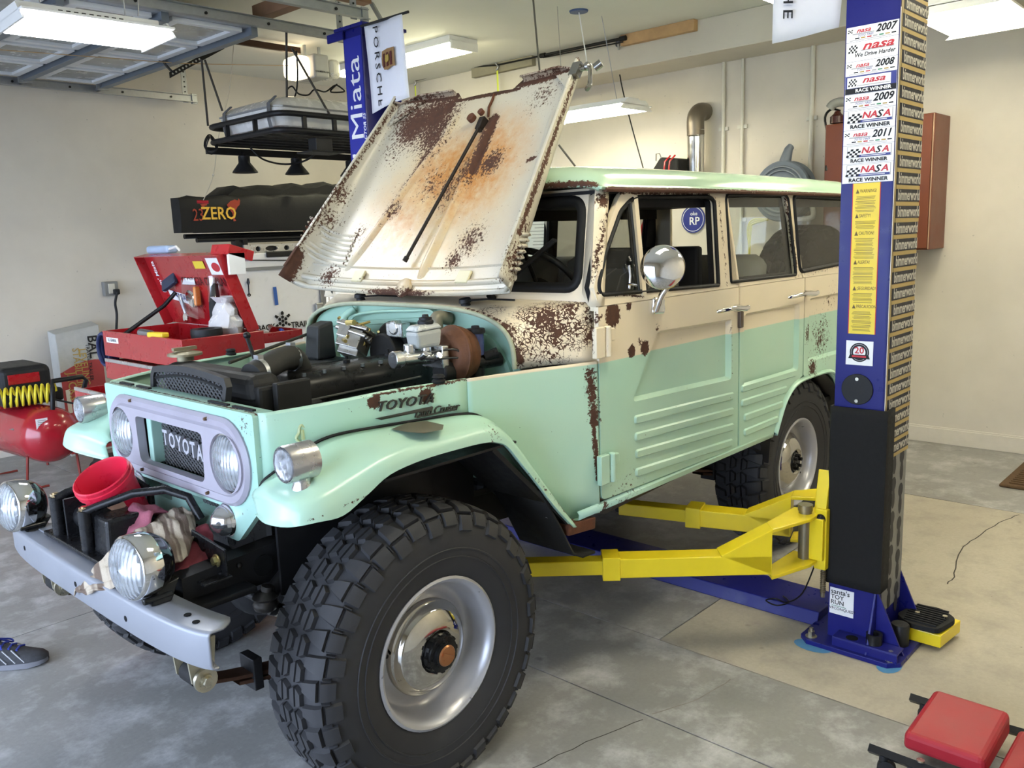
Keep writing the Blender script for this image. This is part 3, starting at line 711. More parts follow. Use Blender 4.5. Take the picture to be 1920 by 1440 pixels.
# oval bezel round the lamps
bz = mat('lavender grey bezel paint', (.36, .335, .385), .38, 0, .08, 12)
def stad(hw, hh, cz, n=14):
    o = []
    for i in range(n+1): t = -PI/2+PI*i/n; o.append((hw-hh+hh*math.cos(t), cz+hh*math.sin(t)))
    for i in range(n+1): t = PI/2+PI*i/n; o.append((-hw+hh+hh*math.cos(t), cz+hh*math.sin(t)))
    return o
CZ = 1.088; HY = .372
b0, b1, b2 = stad(.492, .140, CZ), stad(.480, .129, CZ), stad(.458, .110, CZ)
bop = rnd_poly([(-.232, 1.002), (.232, 1.002), (.238, 1.160), (.218, 1.166), (-.218, 1.166), (-.238, 1.160)], .03, 3)
hl = [[(s*HY+.094*math.cos(2*PI*i/28), CZ+.094*math.sin(2*PI*i/28)) for i in range(28)] for s in (1, -1)]
mb = MB(); k = len(b0)
rws = [(b0, 0), (b0, .016), (b1, .026), (b2, .022), (inset(b2, .008), .030)]
ids = [mb.vs([V((NX-.010-h, y, z)) for y, z in L]) for L, h in rws]
for a, b_ in zip(ids, ids[1:]):
    for i in range(k): j = (i+1) % k; mb.fc((a+i, a+j, b_+j, b_+i))
vs, fs = fill2d(inset(b2, .008), [bop]+hl); mb.add(vs, fs, lambda p: V((NX-.040, p.x, p.y)))
for L, dd in ((bop, .03), (hl[0], .035), (hl[1], .035)):
    kk = len(L); a = mb.vs([V((NX-.040, y, z)) for y, z in L]); b_ = mb.vs([V((NX-.040+dd, y, z)) for y, z in L])
    for i in range(kk): j = (i+1) % kk; mb.fc((a+i, a+j, b_+j, b_+i))
bez = mb.build('grille_bezel', bz, car, 40)
mb = MB()
for y, z in ((.27, 1.215), (-.27, 1.215), (-.235, .97), (.235, .97)): mb.cut().cyl((NX-.03, y, z), (NX-.043, y, z), .007, .005, 8)
mb.build('bezel_screw', mat('rusty screw', (.16, .10, .06), .6, .5), bez)
lens = glass('lamp glass', (.97, .98, 1.), .25, .05)
refl = mat('lamp reflector', (.93, .93, .95), .34, 1., .02)
def flutes(name):
    if name in MATS: return MATS[name]
    m, nt, b = new_mat(name); p = coord(nt)
    w = node(nt, 'ShaderNodeTexWave'); w.inputs['Scale'].default_value = 22; w.bands_direction = 'Y'; link(nt, p, w.inputs['Vector'])
    w2 = node(nt, 'ShaderNodeTexWave'); w2.inputs['Scale'].default_value = 9; w2.bands_direction = 'Z'; link(nt, p, w2.inputs['Vector'])
    b.inputs['Base Color'].default_value = (.86, .89, .92, 1); b.inputs['Roughness'].default_value = .05; b.inputs['Transmission Weight'].default_value = .88; b.inputs['IOR'].default_value = 1.35
    bump(nt, b, mth(nt, 'ADD', w.outputs['Fac'], w2.outputs['Fac']), .35, .004); MATS[name] = m; return m
fl_glass = flutes('fluted headlamp glass')
for s in (1, -1):
    o = (NX-.022, s*HY, CZ)
    h = MB().lathe([(.094, -.018), (.099, .0), (.095, .012), (.088, .012)], o, (-1, 0, 0), 32).build('headlamp_rim', chrome, car, 60)
    MB().lathe([(.088, .006), (.075, -.02), (.045, -.05), (.001, -.062)], o, (-1, 0, 0), 32).build('headlamp_reflector', refl, h, 60)
    MB().lathe([(.089, .010), (.08, .020), (.05, .031), (.02, .035), (.001, .036)], o, (-1, 0, 0), 32).build('headlamp_lens', fl_glass, h, 60, solid=.004)
for s in (1, -1):   # domed marker lamps low on the nose
    o = (NX-.008, s*.312, .892)
    p = MB().lathe([(.056, 0), (.056, .014), (.050, .024)], o, (-1, 0, 0), 28).build('marker_lamp_ring', chrome, car, 60)
    MB().lathe([(.050, .020), (.046, .036), (.036, .046), (.033, .050), (.018, .062), (.001, .066)], o, (-1, 0, 0), 28).build('marker_lamp_dome', mat('silvered glass', (.72, .72, .74), .14, .9, .04), p, 60)
# ---------- bonnet side panels (engine bay sides)
for s in (1, -1):
    pl = [(-.38, -.520), (-.372, -.535), (-.345, -.552), (-.2, -.60), (0, -.64), (.15, -.668), (.30, -.697)]
    pl = smooth_line([V((a, b_, 0)) for a, b_ in pl], 3)
    rows = []
    for p in pl:
        zt = 1.254+.018*min(1, (p.x+.38)/.4); zl = 1.0 if p.x < -.33 else 1.05+(p.x+.33)*.5 if p.x < -.17 else 1.13
        rows.append([V((p.x, s*p.y+s*.03, zt-.004)), V((p.x, s*p.y+s*.006, zt)), V((p.x, s*p.y, zt-.006)), V((p.x, s*p.y, zt-.06)), V((p.x, s*p.y, zl))])
    sp_ = MB().grid(rows).build('bonnet_side_panel', mint_paint, car, 40, solid=.004, off=0)
    if s == 1:
        bl = [at(u, v, 'y', -.578) for u, v in ((565, 797), (561, 803), (560, 812), (555, 822), (562, 829), (573, 829), (580, 822), (573, 812), (571, 803))]
        MB().tube(smooth_line(bl, 3, True), .0045, 6, True).tube([at(566, 806, 'y', -.580), at(568, 824, 'y', -.580)], .006, 6).build('bell_emblem_ridge', paint('yellowed emblem paint', (.42, .48, .26), chips=.09), sp_, 60)
    mb = MB().lathe([(.020, 0), (.024, .008), (.016, .016), (.022, .020), (.018, .028), (.001, .030)], (.20, s*-.668, 1.27), (0, 0, 1), 14); mb.build('bonnet_rubber_stop', blackmat, car, 60)
# badge on the near side
def sidep(x, z):
    pts = [(-.38, -.525), (-.345, -.552), (-.2, -.60), (0, -.64), (.15, -.668), (.30, -.697), (.42, -.722)]
    for (a, b_), (c, d) in zip(pts, pts[1:]):
        if x <= c: return V((x, b_+(d-b_)*(x-a)/(c-a)-.004, z))
ex = (sidep(.25, 1)-sidep(-.05, 1)).normalized()
badge = mat('tarnished badge metal', (.085, .08, .07), .38, .7, .2, 60)
mb = MB().text('TOYOTA', sidep(.06, 1.226)+V((0, -.002, 0)), ex, (0, 0, 1), .044, .010, .003, .35, wx=1.15)
a, b_ = sidep(-.045, 1.192), sidep(.155, 1.196)
mb.prism([a, a+V((.02, 0, -.008)), b_+V((0, 0, -.006)), b_+V((.004, 0, .004))], (0, -.006, 0))
mb.text('Land Cruiser', sidep(.175, 1.184)+V((0, -.001, 0)), ex, (0, 0, 1), .036, .008, .002, .4, spacing=.9).prism([sidep(.10, 1.170), sidep(.245, 1.174), sidep(.25, 1.178), sidep(.10, 1.175)], (0, -.004, 0))
mb.build('side_badge', badge, car)
# ---------- wings
lipP = [(480, 957), (500, 967), (530, 977), (560, 982), (590, 982), (630, 973), (667, 950), (697, 920), (730, 890), (780, 867), (840, 850), (897, 835), (930, 829), (945, 832), (957, 841), (1000, 893), (1047, 947), (1088, 982)]
LX = [at(u, v, 'y', -.845) for u, v in lipP]
st = [ # inner edge on the bonnet side, shoulder, lip   (x, y, z)
    ((-.395, -.515, 1.03), (-.425, -.520, 1.015), (-.415, -.525, .96)),
    ((-.39, -.535, 1.055), (-.462, -.66, 1.045), (-.480, -.69, .985)),
    ((-.365, -.55, 1.075), (-.462, -.765, 1.055), (-.478, -.80, .995)),
    ((-.32, -.560, 1.10), (-.40, -.79, 1.075), (-.415, -.842, 1.0)),
    ((-.28, -.585, 1.130), (-.32, -.795, 1.095), (-.335, -.846, .998)),
    ((-.22, -.597, 1.152), (-.24, -.795, 1.118), (-.250, -.846, 1.035)),
    ((-.15, -.61, 1.160), (-.16, -.795, 1.138), (-.165, -.846, 1.074)),
    ((-.03, -.635, 1.160), (-.04, -.795, 1.146), (-.04, -.846, 1.090)),
    ((.12, -.663, 1.158), (.11, -.80, 1.146), (.11, -.847, 1.092)),
    ((.25, -.69, 1.155), (.235, -.80, 1.146), (.225, -.847, 1.088)),
    ((.33, -.705, 1.140), (.305, -.805, 1.130), (.285, -.848, 1.076)),
    ((.39, -.718, 1.09), (.365, -.808, 1.080), (.330, -.849, 1.052)),
    ((.44, -.73, 1.02), (.425, -.812, 1.010), (.385, -.850, .990)),
    ((.51, -.75, .92), (.50, -.82, .912), (.46, -.850, .905)),
    ((.60, -.775, .79), (.60, -.83, .783), (.565, -.850, .780)),
    ((.69, -.80, .68), (.69, -.838, .674), (.665, -.850, .678))]
for s in (1, -1):
    cols = [smooth_line([V((c[q][0], c[q][1]*s, c[q][2])) for c in st], 4) for q in range(3)]
    rows = []
    for a, b_, c in zip(*cols):
        m1 = a.lerp(b_, .5)+V((0, 0, .010)); r = [a, a.lerp(b_, .25)+V((0, 0, .006)), m1, a.lerp(b_, .8)+V((0, 0, .008)), b_]
        o = V((b_.x, b_.y, b_.z)); dn = c-b_
        r += [b_+V((dn.x*.15, dn.y*.55, dn.z*.10)), b_+V((dn.x*.35, dn.y*.86, dn.z*.32)), b_+V((dn.x*.65, dn.y*1.0, dn.z*.65)), c, c+V((0.0, s*.012, -.004))]
        rows.append(r)
    w = MB().grid(rows).build('front_wing', paint('mint wing paint', (.43, .665, .52), chips=.045, spots=[(.27, -.83, 1.10, .08, .42), (-.25, -.84, 1.01, .06, .4)], stains=[(at(785, 802, 'z', 1.152)[:]) + (.012, 1.)], segs=[(.4, -.84, .98, .69, -.845, .68, .02, .42), (-.5, -.83, 1.0, -.2, -.85, 1.04, .012, .42), (.05, -.60, 1.16, .3, -.66, 1.16, .014, .4)], rough=.24), car, 70, solid=.004, off=-1)
    MB().tube([p+V((0, -s*.004, .004)) for p in cols[0][:-14]], .0045, 6).build('wing_bead', blackmat, w, 60)
    # bare patch worn through the paint on top
    if s == 1:
        pts = [at(u, v, 'z', 1.166) for u, v in ((733, 805), (765, 793), (800, 790), (832, 797), (830, 806), (795, 813), (765, 811))]
        MB().poly([p+V((0, 0, .001)) for p in pts]).build('bare_metal_patch', mat('bare worn metal', (.17, .15, .10), .5, .3, .25, 40), w)
    # lamp on the wing
    c = at(557, 866, 'y', -.745) if s == 1 else V((-.385, .73, 1.13))
    lp = MB().lathe([(.001, -.050), (.046, -.050), (.053, -.045), (.053, .040), (.050, .044), (.047, .040)], c, (-1, -.0, .0), 30).build('wing_lamp_body', mat('satin silver', (.55, .53, .52), .28, .9, .05), car, 50)
    MB().lathe([(.047, .036), (.045, .046), (.020, .050), (.018, .053), (.010, .053), (.008, .050), (.001, .050)], c, (-1, 0, 0), 30).build('wing_lamp_lens', flutes('fluted lamp lens'), lp, 60)
    MB().cyl(c+V((-.030, 0, 0)), c+V((-.040, 0, 0)), .042).build('wing_lamp_reflector', mat('lamp back silver', (.55, .55, .56), .25, .8), lp)
    MB().lathe([(.026, -.045), (.023, -.06), (.032, -.080), (.036, -.094)], c+V((.01, 0, 0)), (0, 0, 1), 20).build('wing_lamp_foot', MATS['satin silver'], lp, 60)
    MB().lathe([(.034, -.094), (.040, -.098), (.038, -.104)], c+V((.01, 0, 0)), (0, 0, 1), 20).build('wing_lamp_gasket', rubber, lp, 60)
    # inner wheel well, flap
    MB().box((.08, s*.495, .89), (.84, .012, .44)).build('inner_wing', blackm, car)
    MB().box((.1, s*.68, 1.058), (.56, .32, .008)).build('wing_liner', blackm, car)
    MB().prism([V((.28, s*.56, 1.06)), V((.70, s*.56, .66)), V((.70, s*.835, .66)), V((.28, s*.835, 1.06))], (-.012, 0, -.012)).build('wing_splash_panel', blackm, car)
    fp = [V((.58, s*-.60, .84)), V((.68, s*-.60, .56)), V((.74, s*-.60, .545)), V((.74, s*-.83, .55)), V((.675, s*-.84, .56)), V((.54, s*-.84, .80))]
    MB().grid([[V((.50, s*-.58, .86)), V((.50, s*-.835, .86))], [V((.60, s*-.58, .70)), V((.60, s*-.84, .70))], [V((.665, s*-.58, .58)), V((.665, s*-.845, .58))], [V((.72, s*-.58, .552)), V((.72, s*-.845, .552))], [V((.80, s*-.58, .545)), V((.80, s*-.84, .545))]]).build('mud_flap', blackmat, car, 60, solid=.01)
    mb = MB().cyl((.585, s*-.80, .735), (.575, s*-.80, .725), .012, k=8); mb.build('flap_bolt', steel, car)
# ---------- bonnet, propped wide open: local frame s (hinge to front), y, n (towards the underside)
sv = V((.557, 0, .83)).normalized(); nv = sv.cross(V((0, 1, 0)))
HM = Matrix(((sv.x, 0, nv.x, .612), (sv.y, 1, nv.y, 0), (sv.z, 0, nv.z, 1.512), (0, 0, 0, 1)))
def hw(s): return .690-.128*min(1, s)
def hn(s, t):
    a = min(1, abs(t)); q = max(0, (a-.945)/.055); return (.160-.075*min(1, s))*(.30*a**2.2+.70*(1-math.sqrt(max(0, 1-q*q))))
def hend(t, w=.57):
    y = abs(t)*w; return 1.01+.012*(1-(y/.2)**2) if y < .2 else 1.055-.05*max(0, abs(t)-.75)/.25
rows = []; NS = 36; ts = [-1, -.998, -.99, -.975, -.95, -.92, -.87, -.8, -.7, -.6, -.5, -.42, -.36, -.355, -.28, -.2, -.1, 0]
ts = ts+[-t for t in ts[-2::-1]]
for i in range(NS+1):
    f = i/NS; r = []
    for t in ts:
        s_ = f*hend(t); r.append(V((s_, t*hw(s_), hn(s_, t)-.02*(1-min(1, f*12))**2*0)))
    rows.append(r)
hood_spots = [(.90, .40, 0, .24, .58), (.93, .28, 0, .24, .58), (.82, .24, .0, .22, .48), (.98, .22, 0, .06, .9), (.72, .22, 0, .16, .36), (.75, .46, 0, .2, .30), (.55, .10, 0, .22, .30), (.60, -.10, 0, .16, .44), (.63, -.22, 0, .13, .50),
              (.5, -.03, 0, .2, .33), (.25, -.30, 0, .16, .40), (.16, -.25, 0, .10, .45), (.10, -.62, .1, .16, .5), (.25, -.64, .1, .1, .35), (.07, .5, .05, .12, .45), (.34, .62, .1, .16, .35), (.48, .62, .1, .12, .42), (.95, -.38, 0, .22, .30), (.42, .28, 0, .10, .42), (.30, .44, 0, .1, .35)]
hood_segs = [(0, -.66, .14, 0, 0, 0, .05, .55), (0, 0, 0, 0, .68, .15, .06, .6), (.0, .69, .15, .10, .68, .15, .09, 1.0), (.10, .69, .15, 1.03, .57, .06, .035, .72), (1.05, .57, .06, 1.05, .2, .02, .05, 1.2), (1.05, -.57, .06, 1.05, -.2, 0, .05, 1.2), (1.01, -.2, 0, 1.01, .2, 0, .02, .9),
             (.90, .19, 0, .42, .30, 0, .028, .62), (.74, .22, 0, .35, .33, 0, .05, .45), (.86, -.12, 0, .60, -.13, 0, .05, .85), (.75, -.11, 0, .45, -.10, 0, .035, .80), (.5, -.10, 0, .1, -.09, 0, .02, .45), (.85, -.50, .05, .40, -.55, .06, .018, .62), (1.0, -.57, .06, .2, -.66, .12, .03, .50), (.62, -.50, .05, .60, -.42, 0, .02, .7), (.32, .45, .02, .14, .45, .02, .02, .45)]
hood_st = [(.60, -.14, 0, .36, 1.7), (.60, .04, 0, .30, 1.6), (.38, .18, 0, .34, .9), (.30, .02, 0, .36, .42), (.62, -.28, 0, .22, .85), (.25, -.2, 0, .4, .32), (.08, .0, 0, .3, .35), (.93, .3, 0, .25, .4)]
hoodm = paint('rusty bonnet underside paint', (.46, .425, .34), chips=.085, spots=hood_spots, segs=hood_segs, stains=hood_st, rough=.34, stain_c=(.46, .20, .045), nscale=85, gain=.80, tint=[(.45, .05, 0, .62, 1.1), (.2, -.1, 0, .5, .8), (.85, .1, 0, .4, .5)])
hood = MB().grid(rows).build('bonnet', hoodm, car, 60, solid=.006, off=-1)
def on_hood(o): o.matrix_parent_inverse = Matrix.Identity(4); o.parent = hood; return o
hood.matrix_parent_inverse = Matrix.Translation(-V(car.location)) @ HM
def hp(s_, y, n=0.): 
    t = max(-1, min(1, y/hw(s_))); return V((s_, y, hn(s_, t)+n))
def hridge(path, w, h):
    pp = smooth_line([V((a, b_, 0)) for a, b_ in path], 5); rr = []
    for i, p in enumerate(pp):
        e = min(1, min(i, len(pp)-1-i)/2)
        rr.append([hp(p.x, p.y-w, -.002), hp(p.x, p.y-w*.55, h*.75*e), hp(p.x, p.y-w*.25, h*e), hp(p.x, p.y+w*.25, h*e), hp(p.x, p.y+w*.55, h*.75*e), hp(p.x, p.y+w, -.002)])
    return MB().grid(rr)
for path, w, h in (([(.93, .13), (.8, .155), (.6, .235), (.35, .325), (.08, .42)], .030, .020), ([(.90, -.115), (.6, -.108), (.3, -.098), (.06, -.085)], .036, .024), ([(.88, -.47), (.6, -.51), (.35, -.55), (.12, -.58)], .022, .014)):
    on_hood(hridge(path, w, h).build('stiffening_rib', hoodm, None, 60))
mb = MB()
for i in range(7):   # louvre pressings, far side
    s0 = .315-.026*i; L = [hp(s0-.010*math.sin(PI*q/8)+.0-.004*q, .68-.235*q/8-(.02*i/7)) for q in range(9)]
    mb.grid([[p+V((.011, 0, -.001)) for p in L], [p+V((.004, 0, .013)) for p in L], [p+V((-.003, 0, .012)) for p in L], [p+V((-.010, 0, -.001)) for p in L]])
on_hood(mb.build('louvre_pressing', hoodm, None, 60))
for i in range(7):   # louvre vents standing out on the near flank
    s0 = .075+.024*i; mb = MB()
    c = V((s0, -hw(s0)*.990, .085)); o = []
    mb.tube([c+V((-.020, .006, .038)), c+V((-.008, -.006, .014)), c+V((.008, -.006, -.012)), c+V((.020, .008, -.034))], [.003, .007, .007, .003], 8)
    on_hood(mb.build('louvre', hoodm, None, 60))
for dn, ds in ((.004, .012), (.006, .055)):   # double rolled edge by the hinges
    L = [hp(ds+.0, t*hw(0)*(.985 if ds < .03 else .96), dn) for t in [q/24*2-1 for q in range(25)]]
    on_hood(MB().tube(L, .011 if ds < .03 else .014, 8, flat=.8).build('rolled_edge', hoodm, None, 60))
L = [hp(.125, t*hw(.1)*.95, .003) for t in [q/24*2-1 for q in range(25)]]
on_hood(MB().grid([[p+V((.010, 0, -.004)) for p in L], [p+V((0, 0, .010)) for p in L], [p+V((-.012, 0, -.004)) for p in L]]).build('cross_member', hoodm, None, 60))
for y in (.30, -.36):
    c = hp(.075, y, .010); on_hood(MB().box(c+V((.0, 0, .006)), (.055, .07, .012)).build('hinge_plate', paint('yellowed hinge paint', (.60, .54, .33), spots=[(.06, y-.03, 0, .05, .7)], chips=.06), None, bevel=.004))
c = hp(.03, -.02, .01); on_hood(MB().lathe([(.045, 0), (.04, .012), (.02, .018), (.001, .019)], c, (0, 0, 1), 18).build('hinge_knuckle', hoodm, None, 50))
for sgn in (1, -1):      # folded tabs on the leading corners
    rr = []
    for q in range(12):
        t = sgn*(.37+.62*q/11); w = hw(1.05); e = hend(t)
        rr.append([hp(e-.045, t*w, .001), hp(e-.006, t*w, .004), hp(e, t*w, .018), hp(e-.004, t*w, .038), hp(e-.012, t*w, .036)])
    on_hood(MB().grid(rr).build('folded_lip', paint('rusted lip paint', (.30, .22, .15), spots=[(1.03, s_*.4, .02, .4, .45) for s_ in (1, -1)], chips=.12, rough=.5), None, 50, solid=.003))
    on_hood(MB().prism([hp(1.03, sgn*.40, .004), hp(1.035, sgn*.54, .004), hp(.88, sgn*.565, .004)], (0, 0, .016)).build('corner_gusset', hoodm, None, bevel=.004))
for sgn in (1, -1):
    rr = []
    for q in range(20):
        s0 = .05+.98*q/19; p = hp(min(s0, 1.04), sgn*hw(min(s0, 1.04)))
        rr.append([p+V((0, sgn*.0, -.012)), p+V((0, sgn*.004, .004)), p+V((0, -sgn*.006, .008)), p+V((0, -sgn*.014, .002))])
    on_hood(MB().grid(rr).build('flank_lip', hoodm, None, 60))
a, b_ = hp(.155, .02, .032), hp(.80, -.075, .030)
on_hood(MB().tube([a, a.lerp(b_, .5), b_, b_+V((.05, -.01, .01))], .0075, 8).tube([a+V((-.01, .004, 0)), a+V((.01, 0, 0))], .011, 8).box(b_+V((.03, .0, -.008)), (.06, .03, .03)).build('prop_rod', mat('dark rod', (.02, .015, .012), .5), None, 60))
a = hp(.80, -.065, .034); on_hood(MB().cyl(a+V((.055, .045, 0)), a+V((.055, .045, .02)), .020).cyl(a+V((.08, .0, 0)), a+V((.08, 0, .018)), .014).build('rod_clip', rustm, None, 50))
on_hood(MB().tube([hp(.88, -.08, .01), hp(.93, -.06, .012), hp(.97, -.062, .012), hp(1.005, -.052, .008)], .006, 6).build('cable', rustm, None, 60))
c = hp(.97, -.575, .0); on_hood(MB().box(c+V((0, .0, -.005)), (.06, .04, .03)).tube([c+V((0, -.01, -.005)), c+V((.02, -.05, -.02)), c+V((-.06, -.075, -.03)), c+V((-.09, -.08, -.02)), c+V((-.085, -.095, -.01))], .010, 8).cyl(c+V((.01, -.075, -.02)), c+V((.03, -.10, -.02)), .016).ball(c+V((.02, -.04, -.015)), .018).build('bonnet_catch', mat('dark chrome catch', (.30, .29, .27), .22, .9), None, 60))
for y in (.30, -.36):
    MB().lathe([(.022, 0), (.018, .02), (.026, .026), (.022, .04), (.001, .044)], (.64, y, 1.474+(.0 if abs(y) < .32 else -.006)), (-.2, 0, 1), 14).build('wiper_pivot', blackpl, car, 60)
    MB().tube([V((.63, y-.02, 1.50)), V((.66, y-.10, 1.505)), V((.70, y-.2, 1.50))], .008, 6, flat=.5).build('wiper_arm', blackpl, car, 60)
# ================================================================ wheels
def tyre_rubber():
    m, nt, b = new_mat('tyre rubber'); n = noise(nt, 35, 5); d = noise(nt, 4, 3)
    link(nt, mix(nt, mrange(nt, d, .35, .7, 0, .5), (.016, .016, .018), (.036, .035, .036)), b.inputs['Base Color']); b.inputs['Roughness'].default_value = .66
    bump(nt, b, n, .15, .002); return m
tyrem = tyre_rubber()
PROF = [(0, .455), (.05, .4545), (.095, .451), (.118, .443), (.132, .424), (.143, .395), (.149, .355), (.147, .315), (.140, .280), (.130, .252), (.122, .236)]
PL = smooth_line([V((a, b_, 0)) for a, b_ in PROF], 5)
LEN = [0.]
for p, q in zip(PL, PL[1:]): LEN.append(LEN[-1]+(q-p).length)
def prof_at(l, h=0.):
    sg = 1 if l >= 0 else -1; l = abs(l)
    for i in range(len(LEN)-1):
        if l <= LEN[i+1] or i == len(LEN)-2:
            t = (l-LEN[i])/(LEN[i+1]-LEN[i]); p = PL[i].lerp(PL[i+1], t); d = (PL[i+1]-PL[i]).normalized(); n = V((-d.y, d.x, 0))
            p = p+n*h*(1 if n.y > 0 or n.x > 0 else -1); return sg*p.x, p.y
def tyre_mesh(N=20):
    mb = MB(); K = 84
    lines = [-LEN[-1]+2*LEN[-1]*i/48 for i in range(49)]
    rows = []
    for l in lines:
        w, r = prof_at(l); rows.append([V((r*math.cos(2*PI*i/K), w, r*math.sin(2*PI*i/K))) for i in range(K)])
    mb.grid(rows, True)
    def lug(a0, l0, l1, sl, sr, h, n=3):
        """block between l0 and l1 across the tread; sl/sr give its two edges along the turn (radians)"""
        top = []; bot = []
        for i in range(n+1):
            t = i/n; l = l0+(l1-l0)*t
            a = a0+sl(t); b_ = a0+sr(t)
            for L, hh, sh in ((bot, -.003, -.012), (top, h, .012)):
                w, r = prof_at(l*(1) if L is bot else l+(-.003 if t == 1 else .003 if t == 0 else 0)*(1 if l1 > l0 else -1), hh)
                L.append((V((r*math.cos(a+sh*.6), w, r*math.sin(a+sh*.6))), V((r*math.cos(b_-sh*.6), w, r*math.sin(b_-sh*.6)))))
        mb.grid([[t_[0], t_[1]] for t_ in top])
        mb.grid([[b_[0], t_[0]] for b_, t_ in zip(bot, top)]); mb.grid([[b_[1], t_[1]] for b_, t_ in zip(bot, top)])
        for q in (0, -1): mb.poly([bot[q][0], bot[q][1], top[q][1], top[q][0]])
    P = 2*PI/N
    for i in range(N):
        a = P*i
        for sg in (1, -1):
            o = a + (0 if sg > 0 else P*.5)
            # centre blocks: a five-sided block split by a sipe
            hx_ = lambda sg_: (lambda t: sg_*P*(.225-.085*abs(2*t-1)))
            for h2 in (0, .5):
                lug(o+P*(h2+.02), sg*.003, sg*.029, lambda t: -P*(.13+.09*t), lambda t: P*(.12+.10*t), .0135, 2)
                lug(o+P*(h2+.02), sg*.0315, sg*.058, lambda t: -P*(.22-.10*t), lambda t: P*(.22-.08*t), .0135, 2)
                # shoulder blocks, long and short by turns, running down the wall
                e = .012 if h2 else 0
                lug(o+P*(h2+.25), sg*.062, sg*(.128-e), lambda t: -P*(.12+.09*t), lambda t: P*(.10+.11*t), .0135, 4)
                lug(o+P*(h2+.25), sg*(.131-e), sg*(.182-e*1.5), lambda t: -P*.20, lambda t: P*.20, .0105, 3)
                lug(o+P*(h2+.02), sg*.122, sg*.150, lambda t: -P*.03, lambda t: P*.03, .008, 2)
        # narrow raised rings of the wall
    for sg in (1, -1):
        for l, w in ((.235, .004), (.262, .003)):
            rows = []
            for d, h in ((-w, -.001), (-w*.5, .003), (w*.5, .003), (w, -.001)):
                ww, r = prof_at(sg*(l+d), h); rows.append([V((r*math.cos(2*PI*i/K), ww, r*math.sin(2*PI*i/K))) for i in range(K)])
            mb.grid(rows, True)
    return mb
_tm = tyre_mesh()
def place(mb, M): 
    n = MB(); n.v = [M @ v for v in mb.v]; n.f = [list(f) for f in mb.f]; n.m = list(mb.m); return n
rimm = mat('silver wheel paint', (.44, .44, .46), .33, .45, .06)
capm = mat('smoked chrome', (.50, .48, .44), .06, 1., .03)
TYRE = {}
def wheel(name, c, s, hub):
    """c = middle of the tyre; s = +1 outer face towards -y"""
    M = Matrix.Translation(c) @ Matrix.Diagonal((1, 1 if s < 0 else -1, 1, 1)) @ Matrix.Rotation(.1*c[0]+.06, 4, 'Y')
    ax = V((0, -s, 0)); o = V(c)
    w = place(_tm, M).build(name, tyrem, car, 28)
    # lettering of the wall
    r0 = .318
    rim = MB().lathe([(.236, .118), (.243, .124), (.244, .130), (.236, .134), (.226, .128), (.216, .095), (.209, .055), (.200, .035), (.19, .03), (.172, .036), (.15, .05), (.10, .052), (.001, .052)], o, ax, 56).lathe([(.236, .118), (.21, .06), (.21, -.11), (.238, -.125)], o, ax, 40).build('wheel_rim', rimm, w, 50)
    cap = MB().lathe([(.154, .046), (.156, .064), (.150, .070), (.144, .072), (.142, .080), (.136, .084), (.133, .092), (.126, .097), (.100, .110), (.072, .116), (.066, .116), (.060, .106)], o, ax, 56).build('hub_cap', capm, w, 60)
    if hub == 'lock':
        h = MB().lathe([(.062, .095), (.062, .128), (.057, .140), (.042, .143), (.042, .154), (.034, .156)], o, ax, 24)
        for i in range(6):
            a = 2*PI*i/6; p = o+V((math.cos(a)*.048, 0, math.sin(a)*.048)); h.cyl(p+ax*.13, p+ax*.142, .006, k=6)
        for i in range(12):
            a = 2*PI*i/12; p = o+V((math.cos(a)*.058, 0, math.sin(a)*.058)); h.box(p+ax*.126, (.012, .02, .012), Matrix.Rotation(-a, 3, 'Y'))
        h.build('locking_hub', mat('satin black hub', (.012, .012, .012), .25, .3), w, 40)
        MB().lathe([(.034, .148), (.034, .156), (.030, .160), (.010, .158), (.001, .160)], o, ax, 20).box(o+ax*.162, (.05, .006, .010), Matrix.Rotation(.5, 3, 'Y')).build('hub_dial', mat('bronze dial', (.44, .20, .09), .3, .9), w, 40)
    else:
        h = MB().lathe([(.052, .09), (.052, .112), (.047, .118), (.001, .120)], o, ax, 24)
        for i in range(6):
            a = 2*PI*i/6+.3; p = o+V((math.cos(a)*.036, 0, math.sin(a)*.036)); h.cyl(p+ax*.11, p+ax*.135, .010, k=6)
        h.build('axle_flange', mat('oily black steel', (.02, .02, .02), .25, .6), w, 40)
    a = V((math.cos(2.9)*.185, 0, math.sin(2.9)*.185)) if hub == 'lock' else V((math.cos(-.6)*.172, 0, math.sin(-.6)*.172))
    MB().cyl(o+a+ax*.03, o+a*1.0+ax*.075+V((.012, 0, -.006)), .007, .006, 8).build('tyre_valve', blackmat, w)
    return w
FRX, RRX = -.015, 2.69
wheel('front_wheel', (FRX, -.725, .462), 1, 'lock'); wheel('front_wheel', (FRX, .725, .462), -1, 'lock')
wheel('rear_wheel', (RRX, -.665, .462), 1, 'nuts'); wheel('rear_wheel', (RRX, .665, .462), -1, 'nuts')
